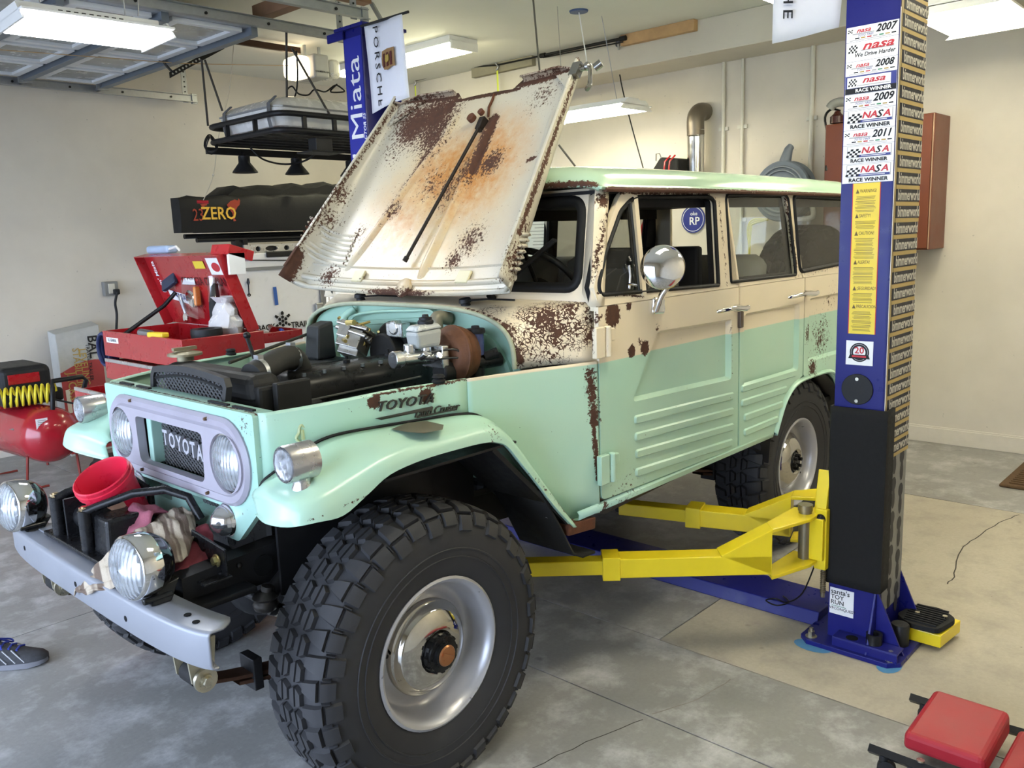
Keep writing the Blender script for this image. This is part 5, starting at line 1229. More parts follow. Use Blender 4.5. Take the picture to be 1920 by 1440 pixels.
# ---- stickers on the face towards the nose of the wagon
def zface(v, u=1632): return at(u, v, 'x', PX0).z
EX, EZ = (0, -1, 0), (0, 0, 1)
def checker(mb, x, y, z, h, w, n=4, m=5, skew=.25):
    """little chequered flag, y grows to the left of the sticker"""
    for i in range(m):
        for j in range(n):
            if (i+j) % 2: continue
            a, b_ = w/m, h/n
            q = [V((x, y-a*i+skew*b_*j*-.6, z+b_*j)), V((x, y-a*(i+1)+skew*b_*j*-.6, z+b_*j)), V((x, y-a*(i+1)+skew*b_*(j+1)*-.6, z+b_*(j+1))), V((x, y-a*i+skew*b_*(j+1)*-.6, z+b_*(j+1)))]
            mb.poly(q)
def sticker(kind, v0, v1, year=''):
    z1, z0 = zface(v0), zface(v1); yl, yr = -1.384, -1.573; h = z1-z0; zc = (z0+z1)/2; x = XS; yc = (yl+yr)/2
    mb = MB(); mb.mat(0).box((x+.0004, yc, zc), (.0012, yl-yr, h-.001))
    T = lambda *a, **k: mb.text(*a, **k); xx = x-.0005; o = lambda dy, dz: V((xx, yl-dy, zc+dz))
    if kind == 'year':
        mb.mat(2).text('nasa', o(.062, h*.20), EX, EZ, h*.42, .0004, .022, .35, wx=1.3)
        mb.mat(1).text(year, o(.142, h*.14), EX, EZ, h*.66, .0004, .032, .3, wx=.95)
        mb.mat(3).text('TOYO TIRES', o(.070, -h*.13), EX, EZ, h*.19, .0004, .01, .2); mb.mat(4).box(o(.062, h*.0), (.0004, .080, h*.07))
        for i, m in enumerate((1, 5, 2, 4, 6, 5, 1)): mb.mat(m).box(o(.040+.022*i, -h*.285), (.0004, .016, h*.08))
        mb.mat(4).box(o(.088, -h*.40), (.0004, .15, h*.035)); mb.mat(1); checker(mb, xx, yl-.004, zc+h*.1, h*.22, .018, 3, 3)
    elif kind == 'drive':
        mb.mat(2).text('nasa', o(.115, h*.22), EX, EZ, h*.60, .0004, .024, .35, wx=1.55); mb.mat(4).box(o(.115, h*.02), (.0004, .12, h*.04))
        mb.mat(1).text('We Drive Harder', o(.105, -h*.20), EX, EZ, h*.29, .0004, .02, .2); checker(mb, xx, yl-.008, zc-h*.06, h*.40, .032)
    elif kind == 'dark':
        mb.mat(3).box(o(.0945, 0), (.0004, .187, h*.97)); mb.mat(1).box(V((xx-.0002, yc, zc-h*.33)), (.0004, .187, h*.30)); xx -= .0006
        mb.mat(0).box(V((xx, yl-.088, zc+h*.13)), (.0004, .160, h*.58)); xx -= .0006
        mb.mat(2).text('nasa', o(.105, h*.20), EX, EZ, h*.46, .0004, .024, .35, wx=1.55); mb.mat(4).box(o(.105, -h*.06), (.0004, .12, h*.04))
        mb.mat(1); checker(mb, xx, yl-.012, zc-h*.07, h*.40, .030); mb.mat(0).text('RACE WINNER', o(.105, -h*.33), EX, EZ, h*.26, .0004, .028, wx=1.12)
    else:
        mb.mat(4).box(o(.098, h*.14), (.0004, .165, h*.62)); xx -= .0005; mb.mat(0).box(o(.098, h*.145), (.0004, .160, h*.57)); xx -= .0006
        mb.mat(3).box(o(.115, -h*.09), (.0004, .125, h*.12)); xx -= .0005
        mb.mat(2).text('NA', o(.095, h*.18), EX, EZ, h*.44, .0004, .03, .25, wx=1.2).text('A', o(.158, h*.18), EX, EZ, h*.44, .0004, .03, .25, wx=1.2)
        mb.mat(1).text('S', o(.130, h*.17), EX, EZ, h*.50, .0004, .02, .3, wx=1.2); mb.mat(0).box(o(.115, -h*.09), (.0004, .09, h*.03))
        mb.mat(1); checker(mb, xx, yl-.012, zc-h*.14, h*.44, .050, 4, 5, .5)
        mb.text('RACE WINNER', o(.098, -h*.34), EX, EZ, h*.26, .0004, .028, wx=1.15)
    mb.build('race_sticker', [paper, ink, redink, blueink, grayink, goldink, greenink], p1)
for a in (('year', 45, 74, '2007'), ('drive', 74, 111), ('year', 111, 138, '2008'), ('dark', 138, 173), ('year', 173, 203, '2009'), ('nasa', 203, 241), ('year', 241, 270, '2011'), ('nasa', 270, 305), ('nasa', 305, 342)): sticker(*a)
# yellow warning plate
ylw = mat('yellow label', (.74, .56, .03), .4, 0, .04); brn = mat('brown label print', (.14, .09, .01), .5)
mb = MB(); z1, z0 = 1.888, 1.311; yl, yr = -1.428, -1.528; mb.mat(3).box((XS+.0003, (yl+yr)/2, (z0+z1)/2), (.0012, yl-yr+.006, z1-z0)).mat(0).box((XS-.0004, (yl+yr)/2, (z0+z1)/2), (.0006, yl-yr, z1-z0))
xx = XS-.001; z = z1-.030
for ttl, n in (('WARNING!', 11), ('SAFETY!', 6), ('CAUTION!', 14), ('ALERTA!', 12), ('¡SEGURIDAD!', 7), ('PRECAUCION!', 14)):
    mb.mat(1).poly([V((xx, yl-.010, z-.008)), V((xx, yl-.024, z-.008)), V((xx, yl-.017, z+.009))]).text(ttl, (xx, yl-.026, z), EX, EZ, .018, .0003, .006, 0, 'LEFT', .68); z -= .020
    for i in range(n):
        mb.mat(2).box((xx, yl-.048+random.uniform(-.002, .002), z), (.0003, random.uniform(.06, .078), .0022)); z -= .0048+(.003 if i % 3 == 2 else 0)
    z -= .011
mb.build('warning_label', [ylw, brn, mat('small label print', (.28, .21, .02), .5), redink], p1)
# round anniversary badge
mb = MB(); yc, zc = -1.473, 1.235; mb.mat(0).box((XS, yc, zc), (.0012, .105, .096)); xx = XS-.001
def disc(mb, y, z, r, x, k=28): mb.poly([V((x, y+r*math.cos(2*PI*i/k), z+r*math.sin(2*PI*i/k))) for i in range(k)])
mb.mat(1); disc(mb, yc, zc+.003, .038, xx); mb.mat(4); disc(mb, yc, zc+.003, .033, xx-.0004); mb.mat(1); disc(mb, yc, zc+.003, .031, xx-.0008); mb.mat(0); disc(mb, yc, zc+.003, .024, xx-.0012)
mb.mat(2).text('20', (xx-.0018, yc, zc+.010), EX, EZ, .036, .0004, .02, wx=1.05); mb.mat(1).prism([V((xx-.0018, yc+.042, zc-.022)), V((xx-.0018, yc-.042, zc-.022)), V((xx-.0018, yc-.036, zc-.006)), V((xx-.0018, yc+.036, zc-.006))], (-.0004, 0, 0)); mb.mat(2).box((xx-.0026, yc, zc-.013), (.0004, .055, .007))
mb.build('anniversary_sticker', [paper, ink, redink, blueink, grayink], p1)
c = V((PX0-.001, -1.470, 1.090)); dk = MB().cyl(c, c+V((-.006, 0, 0)), .062, k=40).build('cover_disc', blackpl, p1, bevel=.002)
MB().cyl(c+V((-.006, 0, .042)), c+V((-.010, 0, .042)), .007, k=10).cut().cyl(c+V((-.006, 0, -.046)), c+V((-.010, 0, -.046)), .007, k=10).build('disc_screw', zinc, p1)
# foam pad round the foot of the post
mb = MB(); rows = []
for z in (.262, .30, .98, 1.015):
    rows.append([V((PX0+.10, -1.374, z)), V((PX0-.006, -1.372, z)), V((PX0-.014, -1.378, z)), V((PX0-.014, -1.575, z)), V((PX0-.006, -1.589, z)), V((PX0+.075, -1.588, z-.0)), V((PX0+.085, -1.580, z))])
MB().grid(rows).build('foam_pad', mat('black foam', (.012, .012, .012), .85, 0, .1, 60), p1, 50, solid=.01, off=0)
mb = MB(); zs = .135; mb.mat(0).box((XS, -1.436, .181), (.0012, .100, .115)); xx = XS-.001
mb.mat(1).text("santa's", (xx, -1.390, .222), EX, EZ, .030, .0003, .012, 0, 'LEFT').text('TOY', (xx, -1.390, .198), EX, EZ, .027, .0003, .012, 0, 'LEFT').text('RUN', (xx, -1.390, .175), EX, EZ, .027, .0003, .012, 0, 'LEFT').text('VFCONQUEST', (xx, -1.440, .148), EX, EZ, .017, .0003, .006)
mb.mat(2).box((xx, -1.425, .160), (.0003, .06, .002))
mb.build('toy_run_sticker', [paper, ink, greenink], p1)
# strips on the outer side of the post
base = MB(); YS = -1.5762
base.mat(0).box(((PX0+PX1)/2+.003, YS, 1.70), (PX1-PX0-.012, .0012, 1.70)).mat(1).box(((PX0+.045+PX1)/2, YS-.0003, .50), (PX1-PX0-.06, .0012, .70))
base.mat(2).box((PX0+.003, YS-.0006, 1.75), (.004, .0012, 1.5)); base.build('side_strip', [tan_, mat('grey strip', (.22, .22, .21), .5, 0, .25, 30), white], p1)
navy = mat('navy sticker', (.012, .013, .02), .45); silver = mat('silver print', (.50, .48, .42), .45); golds = mat('gold stripe', (.40, .29, .10), .5)
ms = MB(); ms.mat(0).box((0, 0, 0), (.262, .0012, .046)).mat(1).text('bimmerworld', (.012, -.001, .0), (1, 0, 0), (0, 0, 1), .056, .0004, .022, wx=.80).mat(2).box((0, -.0004, -.032), (.262, .0012, .014))
first = ms.build('bimmer_strip', [navy, silver, golds], p1); pitch = .0622
for i in range(31):
    o = first if i == 0 else first.copy()
    if i: COL.objects.link(o)
    dx = random.uniform(-.003, .003) if i < 29 else 0
    o.location = V(((PX0+PX1)/2+.012+dx+(.006 if i % 3 == 0 else 0), YS-.0012-(i % 2)*.0003, 2.708-pitch*i))
mb = MB(); random.seed(4)
for col, x in ((0, 1.838), (1, 1.925)):
    for i in range(5):
        zc = .80-.145*i-col*.045
        for q, (dz, a, b_) in enumerate(((.03, .028, .030), (-.035, .020, .040), (-.005, .014, .03))):
            mb.poly([V((x+a*math.cos(2*PI*k/12), YS-.0014-.0002*q, zc+dz+b_*math.sin(2*PI*k/12))) for k in range(12)])
mb.build('footprint_pattern', mat('charcoal print', (.05, .05, .052), .6, 0, .4, 60), p1)
# ---- base plates, gussets, bolts
def base_of(s):
    yA, yB = (-1.70, -1.29) if s == 1 else (1.29, 1.80)
    o = rnd_poly([(1.60, yA), (2.10, yA), (2.10, yB), (1.60, yB)], .04, 1); vs, fs = fill2d(o, (), .02)
    b = MB().add(vs, fs, lambda p: V((p.x, p.y, .0105+p.z))).build('base_plate', bluep, lift if s == 1 else lift2, bevel=.002)
    yo = -1.575 if s == 1 else 1.71; d = -s*.115
    g = MB()
    for x in (1.703, 1.975): g.cut().prism([V((x, yo, .02)), V((x, yo+d, .02)), V((x, yo+d*.85, .05)), V((x, yo, .27))], (.010, 0, 0))
    for y in ((yA+.06 if s == 1 else 1.62),): g.cut().prism([V((PX0, -1.575 if s == 1 else 1.6, .02)), V((1.615, -1.575 if s == 1 else 1.6, .02)), V((1.63, -1.575 if s == 1 else 1.6, .05)), V((PX0, -1.575 if s == 1 else 1.6, .26))], (0, .010, 0))
    g.build('gusset', bluep, b, bevel=.002)
    sh = MB()
    for x, y in ((1.64, -1.335*s), (1.64, -1.66*s), (1.90, -1.665*s), (2.06, -1.665*s), (2.06, -1.335*s)):
        sh.cut().cyl((x, y, .02), (x, y, .024), .024, k=18).cyl((x, y, .024), (x, y, .046), .015, k=6).cyl((x, y, .046), (x, y, .060), .009, k=8)
    sh.build('anchor_bolt', zinc, b)
    return b
b1, b2 = base_of(1), base_of(-1)
MB().poly([V((1.60+.07*math.cos(2*PI*i/16)+.03, -1.66+.045*math.sin(2*PI*i/16), .0012)) for i in range(16)]).poly([V((1.60+.05*math.cos(2*PI*i/16), -1.36+.08*math.sin(2*PI*i/16), .0012)) for i in range(16)]).poly([V((2.09+.05*math.cos(2*PI*i/16), -1.68+.05*math.sin(2*PI*i/16), .0012)) for i in range(16)]).build('blue_paint_spill', mat('sky blue paint', (.10, .28, .50), .4), b1)
rk = MB().box((1.66, -1.56, .055), (.075, .26, .008)).box((1.625, -1.56, .035), (.008, .26, .04)).build('adapter_rack', bluep, b1, bevel=.002)
MB().cyl((1.655, -1.50, .0585), (1.655, -1.50, .0600), .024, k=20).build('rack_hole', MATS['hole shadow'], b1)
MB().lathe([(.020, .0), (.020, .04), (.031, .042), (.031, .0), (.034, -.01)], (1.665, -1.585, .060), (0, 0, 1), 22).build('lift_adapter', blackm, b1, 50)
MB().lathe([(.036, 0), (.036, .085), (.032, .09), (.001, .09)], (1.80, -1.64, .02), (0, 0, 1), 24).build('lift_adapter', mat('worn black steel', (.03, .03, .03), .4, .5), b1, 40)
# spare lift pad leaning on the foot
pad = MB().hexa([V((1.86, -1.78, .02)), V((2.06, -1.80, .02)), V((2.06, -1.64, .02)), V((1.86, -1.63, .02)), V((1.86, -1.78, .075)), V((2.06, -1.80, .075)), V((2.06, -1.64, .075)), V((1.86, -1.63, .075))]).build('lift_pad_plate', yellow, b1, bevel=.004)
o = rnd_poly([(1.85, -1.77), (2.0, -1.80), (2.07, -1.72), (2.05, -1.62), (1.90, -1.59), (1.84, -1.66)], .03, 3); vs, fs = fill2d(o, (), .022)
MB().add(vs, fs, lambda p: V((p.x, p.y, .092+p.z))).build('rubber_pad', blackmat, b1, bevel=.003)
mb = MB()
for i in range(9): mb.cut().box((1.87+.021*i, -1.695, .106), (.008, .15-.006*abs(i-4), .006))
mb.build('pad_ridge', blackmat, b1)
MB().cyl((1.95, -1.66, .104), (1.95, -1.66, .112), .010, k=8).cut().cyl((1.98, -1.76, .104), (1.98, -1.76, .112), .010, k=8).build('pad_screw', zinc, b1)
# ---- floor cover between the posts
MB().hexa([V((1.78, -1.30, 0)), V((2.06, -1.30, 0)), V((2.06, 1.40, 0)), V((1.78, 1.40, 0)), V((1.80, -1.30, .06)), V((2.04, -1.30, .06)), V((2.04, 1.40, .06)), V((1.80, 1.40, .06))]).build('cover_plate', bluep, coverT, bevel=.004)
MB().tube(smooth_line([V((1.70, -1.33, .36)), V((1.74, -1.25, .16)), V((1.78, -1.16, .075)), V((1.80, -1.10, .068)), V((1.76, -1.07, .066)), V((1.74, -1.13, .066)), V((1.80, -1.16, .068)), V((1.85, -1.11, .066))], 6), .0035, 6).build('release_cable', blackm, lift, 60)
# ---- swing arms
def arm(name, N0, d, L1, L2, fork, w=.09, s=1):
    """N0 near edge of the outer end at floor plan; d direction to the tip; fork = plan point of the pivot"""
    d = V((d[0], d[1], 0)).normalized(); n = V((-d.y, d.x, 0)); 
    if n.dot(V((1, 1*s, 0))) < 0: n = -n
    N = V((N0[0], N0[1], 0)); z0, z1 = .375, .455
    def bar(mb, a, b_, w0, za, zb, ins=0.):
        p = [N+d*a+n*ins, N+d*b_+n*ins, N+d*b_+n*(w0+ins), N+d*a+n*(w0+ins)]
        return mb.hexa([V((q.x, q.y, za)) for q in p]+[V((q.x, q.y, zb)) for q in p])
    A = bar(MB(), 0, L1, w, z0, z1).build(name, yellow, lift if s == 1 else lift2, bevel=.004)
    bar(MB(), L1-.02, L1+.05, w+.012, z0-.008, z1+.008, -.006).build('arm_collar', yellow, A, bevel=.003)
    bar(MB(), L1+.04, L2, w-.022, z0+.010, z1-.010, .011).build('arm_extension', yellow, A, bevel=.004)
    t = N+d*L2+n*w*.5
    MB().cyl((t.x, t.y, z0+.02), (t.x, t.y, z1+.05), .03, k=16).cyl((t.x, t.y, z1+.05), (t.x, t.y, z1+.075), .06, k=20).build('arm_pad', blackm, A, 40)
    F = V((fork[0], fork[1], 0)); q = [N, N+n*w, F+V((.05, .07*s, 0)), F+V((.055, -.05*s, 0)), F+V((-.05, -.05*s, 0))]
    for za, zb in ((.352, .368), (.548, .563)): MB().prism([V((p.x, p.y, za)) for p in q], (0, 0, zb-za)).build('fork_plate', yellow, A, bevel=.003)
    # gusset that rises from the tube to the upper fork plate
    g0, g1, g2 = N+d*.20, N, N+n*w
    g = MB().hexa([V((g0.x, g0.y, z1)), V((g1.x, g1.y, z1-.08)), V((g2.x, g2.y, z1-.08)), V(((g0+n*w).x, (g0+n*w).y, z1)), V((g0.x, g0.y, z1+.004)), V((g1.x, g1.y, .562)), V((g2.x, g2.y, .562)), V(((g0+n*w).x, (g0+n*w).y, z1+.004))]).build('arm_gusset', yellow, A, bevel=.003)
    MB().cyl((F.x, F.y, .34), (F.x, F.y, .575), .026, k=18).cyl((F.x, F.y, .575), (F.x, F.y, .60), .030, k=18).build('pivot_pin', mat('worn pin steel', (.28, .25, .17), .4, .8, .2), A, 40)
    return A
arm('swing_arm', (1.364, -1.285), (-.66, .751), .62, 1.12, (1.63, -1.30))
arm('swing_arm', (1.80, -1.16), (-.30, .95), .42, .80, (1.93, -1.27), .10)
arm('swing_arm', (1.364, 1.42), (-.66, -.751), .62, 1.10, (1.63, 1.42), .09, -1); arm('swing_arm', (2.15, 1.42), (.55, -.75), .5, .9, (1.93, 1.45), .09, -1)
for s, Y in ((1, -1.33), (-1, 1.47)):
    cg = MB().box((1.78, Y, .46), (.32, .10, .18)).box((1.66, Y-.03*s, .455), (.035, .05, .26)).build('carriage', yellow, lift if s == 1 else lift2, bevel=.004)
    MB().prism([V((1.695, Y-.045*s, .55)), V((1.97, Y-.045*s, .55)), V((1.97, Y-.045*s, .76)), V((1.82, Y-.045*s, .76))], (0, s*.012, 0)).prism([V((1.645, Y-.045*s, .34)), V((1.70, Y-.045*s, .34)), V((1.70, Y-.045*s, .74)), V((1.693, Y-.045*s, .74)), V((1.645, Y-.045*s, .52))], (0, s*.05, 0)).build('carriage_plate', yellow, cg, bevel=.003)
    MB().ball((1.645, Y-.03*s, .545), .022, 14, 10).build('arm_lock_knob', mat('gloss black knob', (.01, .01, .01), .12), cg, 60)
    mb = MB().cyl((1.662, Y-.04*s, .33), (1.662, Y-.04*s, .20), .009, k=10)
    for i in range(12): mb.lathe([(.009, 0), (.013, .003), (.009, .006)], (1.662, Y-.04*s, .315-.008*i), (0, 0, -1), 10)
    mb.build('lock_pin_spring', mat('dull spring steel', (.20, .17, .12), .45, .8), cg, 60)
# lettering down the far post
mb = MB(); mb.mat(0).box((PX0-.001, 1.62, 2.2), (.0012, .168, 1.5)).mat(1).text("Flyin' Miata", (PX0-.002, 1.617, 2.33), (0, 0, 1), (0, 1, 0), .170, .0006, .0, wx=1.34, align='CENTER')
mb.build('post_banner_sticker', [mat('blue vinyl', (.022, .028, .30), .35), paper], p2)
MB().mat(0).text('FACTOR 55', (PX0-.002, 1.545, 2.40), (0, 0, 1), (0, 1, 0), .036, .0006, .012, .25, 'CENTER', 1.1).build('side_lettering', [paper], p2)
# ================================================================ far side of the garage
gdoor = mat('grey door steel', (.40, .42, .45), .45, .2, .06); gstrut = mat('blue grey strut', (.20, .23, .27), .45, .5, .08); gframe = mat('white door frame', (.66, .68, .70), .45, 0, .04)
pane_m = mat('dusty grey door pane', (.34, .34, .32), .25, 0, .12, 6)
gd = thing('garage_door', 'raised white panel garage door with grey struts and dusty panes under the ceiling', 'garage door', (.4, 3.88, 3.2))
Y0, Y1, ZD = 2.62, 5.14, 3.17
for i in range(4):
    x1 = 1.67-.62*i; x0 = x1-.61
    sec = MB().box(((x0+x1)/2, (Y0+Y1)/2, ZD+.03), (.60, Y1-Y0, .03)).build('door_section', gdoor, gd)
    for j in range(4):
        ya = Y0+.06+.62*j; yb = ya+.56
        vs, fs = fill2d([(x0+.05, ya), (x1-.07, ya), (x1-.07, yb), (x0+.05, yb)], [[(x0+.11, ya+.05), (x1-.13, ya+.05), (x1-.13, yb-.05), (x0+.11, yb-.05)]], .03)
        MB().add(vs, fs, lambda p: V((p.x, p.y, ZD+p.z))).build('pane_frame', gframe, sec, bevel=.004)
        MB().box(((x0+x1)/2-.01, (ya+yb)/2, ZD+.008), (.40, .48, .006)).build('door_pane', pane_m, sec)
    MB().box((x1-.015, (Y0+Y1)/2, ZD-.015), (.05, Y1-Y0, .06)).box((x1-.045, (Y0+Y1)/2, ZD-.043), (.02, Y1-Y0, .006)).build('door_strut', gstrut, gd, bevel=.003)
    MB().box((x1-.03, Y1-.05, ZD-.03), (.10, .03, .06)).cyl((x1-.03, Y1-.03, ZD-.04), (x1-.03, Y1+.06, ZD-.04), .02, k=10).build('roller_bracket', galv, gd)
# J shaped black door arm, full of holes
arm_p = [at(300, 100, 'y', 3.85), at(308, 118, 'y', 3.85), at(325, 137, 'y', 3.85)]
mb = MB().tube(smooth_line(arm_p, 5), .022, 6, flat=.25)
a, b_ = at(318, 141, 'y', 3.85), at(420, 86, 'y', 3.85); dd = (b_-a)
mb.hexa([a+V((0, -.004, -.022)), a+V((0, .004, -.022)), b_+V((0, .004, -.022)), b_+V((0, -.004, -.022)), a+V((0, -.004, .022)), a+V((0, .004, .022)), b_+V((0, .004, .022)), b_+V((0, -.004, .022))])
da = mb.build('door_arm', blackm, gd)
mb = MB()
for i in range(9): p = a.lerp(b_, .05+.06*i); mb.cut().cyl(p+V((0, -.005, 0)), p+V((0, -.007, 0)), .008, k=8)
mb.build('arm_hole', steel, da)
tr = [('y', 5.2, .0, 2.56, 'near wall'), ('y', 2.55, .0, 2.42, ''), ('y', 2.02, .0, 2.14, '')]
for (yy, zz, x1, lab) in ((5.21, 3.13, 2.56, 'galvanised door track along the grey left wall'), (2.55, 3.20, 2.42, 'galvanised door track running to the blue far post'), (2.02, 3.22, 2.14, 'upper galvanised door track ending beside the white crest banner')):
    t = thing('door_track', lab, 'door track', (x1, yy, zz), 'garage door tracks')
    MB().box((x1/2-1, yy, zz), (x1+2, .006, .06)).box((x1/2-1, yy-.02, zz-.032), (x1+2, .045, .005)).box((x1/2-1, yy-.015, zz+.03), (x1+2, .03, .005)).build('track_rail', galv, t)
    MB().box((x1-.10, yy+.01, zz+.14), (.05, .006, .36)).build('hanger_strap', galv, t); MB().box((x1-.02, yy-.0, zz), (.05, .03, .09)).build('end_bracket', galv, t)
    mb = MB()
    for k in range(6): mb.cut().cyl((x1-.10, yy+.006, zz+.06+.045*k), (x1-.10, yy+.002, zz+.06+.045*k), .007, k=8)
    for k in range(5): mb.cut().cyl((x1-.25-.45*k, yy-.004, zz), (x1-.25-.45*k, yy-.012, zz), .010, k=8)
    mb.build('track_bolt', blackm, t)
t = thing('timber_brace', 'brown timber brace between the door tracks at the ceiling', 'timber', (1.75, 2.35, 3.3)); MB().box((1.75, 2.36, 3.30), (.09, .70, .09)).box((2.0, 2.2, 3.39), (.6, .09, .09)).build('timber_length', mat('brown timber', (.24, .13, .07), .6, 0, .2, 8), t, bevel=.003)
t = thing('perforated_strut', 'grey perforated angle iron at the top behind the white banner', 'strut', (2.3, 1.9, 3.3)); a, b_ = at(693, 0, 'x', 2.5), at(716, 40, 'x', 2.5)
MB().tube([a, b_, b_+(b_-a)], .028, 4, flat=.3).build('angle_iron', galv, t)
# opener
op = thing('garage_door_opener', 'garage door opener with white light lens and grey motor box on the ceiling', 'opener', (2.98, 3.87, 3.2))
OC = V((2.95, 3.86, 3.255))
MB().box(OC+V((.03, .0, 0)), (.16, .26, .20)).build('motor_box', mat('grey opener case', (.30, .30, .29), .45), op, bevel=.02, seg=3)
lensm = emit('glowing lens', (1., .80, .52), 2.2)
MB().box(OC+V((-.10, .06, -.005)), (.16, .26, .19)).build('light_lens', lensm, op, bevel=.055, seg=4)
MB().box(OC+V((.17, -.03, -.01)), (.12, .24, .17)).build('end_lens', mat('frosted lens', (.72, .70, .62), .3, 0, .04, trans=.3), op, bevel=.05, seg=4)
MB().text('CHAMBERLAIN', OC+V((.03, -.132, -.05)), (1, 0, 0), (0, 0, 1), .022, .001, .006).build('case_lettering', ink, op)
MB().box((1.7, 3.86, 3.385), (2.3, .03, .05)).build('drive_rail', mat('dark brown rail', (.045, .022, .014), .5, .4), op)
mb = MB()
for x in (2.9, 3.05): mb.cut().box((x, 3.86, 3.39), (.02, .02, .10))
mb.build('hanging_bracket', galv, op)
MB().tube([V((.0, 3.75, 3.05)), V((1.7, 3.75, 3.13)), OC+V((-.15, 0, 0))], .003, 5).build('sensor_wire', mat('tan wire', (.45, .30, .15), .6), op)
cd = thing('release_cord', 'pale release cord with red handle hanging in front of the black bag', 'cord', (1.83, 3.9, 2.06))
cp_ = [at(438, 85, 'y', 3.9), at(430, 170, 'y', 3.9), at(410, 255, 'y', 3.9), at(400, 328, 'y', 3.9), at(380, 378, 'y', 3.9)]
MB().tube(smooth_line(cp_, 5), .0035, 5).ball(cp_[3], .010, 8, 6).build('cord_line', mat('pale cord', (.5, .46, .38), .8), cd, 60)
MB().cyl(cp_[-1]+V((-.04, .02, 0)), cp_[-1]+V((.04, -.02, -.005)), .014, k=10).build('red_handle', redp, cd, 60)
# ---- hoisted roof rack with the white roof box
rk = thing('roof_rack', 'black roof rack with three spot lamps hoisted on ropes', 'roof rack', (2.3, 3.0, 2.5))
rbm = mat('black rack tube', (.012, .012, .013), .4)
RX0, RX1, RY0, RY1, RZ = 1.66, 3.35, 2.42, 3.40, 2.50
L = rnd_poly([(RX0, RY0), (RX1, RY0), (RX1, RY1), (RX0, RY1)], .12, 5)
for z in (RZ, RZ+.11): MB().tube([V((x, y, z)) for x, y in L], .020, 8, True).build('rack_rail', rbm, rk, 60)
mb = MB()
for x, y in [(RX0+.25*i+.2, RY0) for i in range(6)]+[(RX0, RY0+.3), (RX0, RY1-.3)]+[(RX0+.25*i+.2, RY1) for i in range(6)]: mb.box((x, y, RZ+.055), (.03, .02, .11))
tag(mb.build('rail_upright', rbm, rk), kind='stuff')
for i in range(6): MB().box(((RX0+RX1)/2, RY0+.10+.155*i, RZ-.005), (RX1-RX0, .04, .02)).build('rack_slat', rbm, rk)
MB().box((2.05, RY0+.1, RZ-.08), (.14, .10, .10)).box((2.05, RY0+.1, RZ-.13), (.28, .2, .012)).build('gutter_mount', blackpl, rk, bevel=.01)
BY = 3.45; MB().box((2.52, BY-.02, RZ-.05), (1.72, .03, .05)).build('lamp_bar', rbm, rk)
for u in (455, 553, 655):
    p = at(u, 268, 'y', BY-.03); p.z = RZ-.07
    s_ = MB().lathe([(.02, .0), (.045, -.01), (.045, -.06), (.095, -.125), (.098, -.135), (.001, -.130)], p, (0, 0, 1), 20).build('spot_lamp', blackm, rk, 40)
    MB().box(p+V((0, 0, .01)), (.03, .03, .04)).build('lamp_foot', rbm, s_)
p, q = at(465, 272, 'y', BY-.05), at(605, 275, 'y', BY-.3); m_ = at(535, 308, 'y', BY-.1)
MB().tube(smooth_line([p, at(492, 298, 'y', BY-.1), m_, at(575, 300, 'y', BY-.2), q], 6), .008, 6).build('lamp_cable', blackm, rk, 60)
mb = MB(); c = at(395, 268, 'y', 3.3)
for k in range(3): mb.tube([c+V((.05*math.cos(t)*(1-.15*k), .02*math.sin(t*2), .06*math.sin(t)-.01*k)) for t in [2*PI*i/16 for i in range(16)]], .005, 5, True)
mb.build('coiled_cable', blackm, rk, 60)
for (u, v), tgt_, e in (((378, 112), (390, 236), 3.4), ((384, 112), (417, 208), 3.3), ((537, 60), (538, 200), 2.6), ((547, 90), (622, 222), 2.5)):
    a, b_ = at(u, v, 'y', e), at(*tgt_, 'y', e); 
    up_ = V((a.x, a.y, ZC)) if v < 100 else a
    MB().tube([a, a.lerp(b_, .5), b_], .008, 6).build('hoist_rope', mat('dark rope', (.06, .055, .05), .8), rk, 60)
MB().tube(smooth_line([at(538, 168, 'y', 2.7), at(548, 162, 'y', 2.7), at(560, 176, 'y', 2.7), at(578, 178, 'y', 2.7), at(590, 168, 'y', 2.7), at(610, 172, 'y', 2.7), at(628, 160, 'y', 2.7), at(640, 165, 'y', 2.7), at(645, 172, 'y', 2.7), at(620, 172, 'y', 2.7), at(632, 158, 'y', 2.7)], 6), .006, 6).build('loose_wire', blackm, rk, 60)
MB().tube(smooth_line([at(556, 95, 'y', 2.65), at(558, 140, 'y', 2.65), at(555, 175, 'y', 2.65), at(543, 199, 'y', 2.65)], 5), .006, 6).build('loose_wire', blackm, rk, 60)
bxm = mat('glossy white shell', (.72, .71, .68), .25, 0, .04, coat=.3)
rbx = thing('roof_box', 'long white cargo box strapped on the hoisted black rack', 'roof box', (2.5, 2.95, 2.54))
rows = []
for z, ins_d in ((2.535, .07), (2.545, .03), (2.66, .0), (2.668, .012), (2.676, .0), (2.73, .05), (2.76, .12), (2.772, .25)):
    rows.append([V((x, y, z)) for x, y in rnd_poly([(1.70+ins_d*1.3, 2.50+ins_d), (3.9, 2.50+ins_d), (3.9, 3.32-ins_d), (1.70+ins_d*1.3, 3.32-ins_d)], .10, 4)])
MB().grid(rows, True).poly(rows[-1]).poly(rows[0][::-1]).build('box_shell', bxm, rbx, 40)
MB().box((2.8, 2.497, 2.667), (2.1, .006, .012)).box((1.697, 2.91, 2.667), (.006, .7, .012)).build('seam_line', mat('grey seam', (.2, .2, .2), .5), rbx)
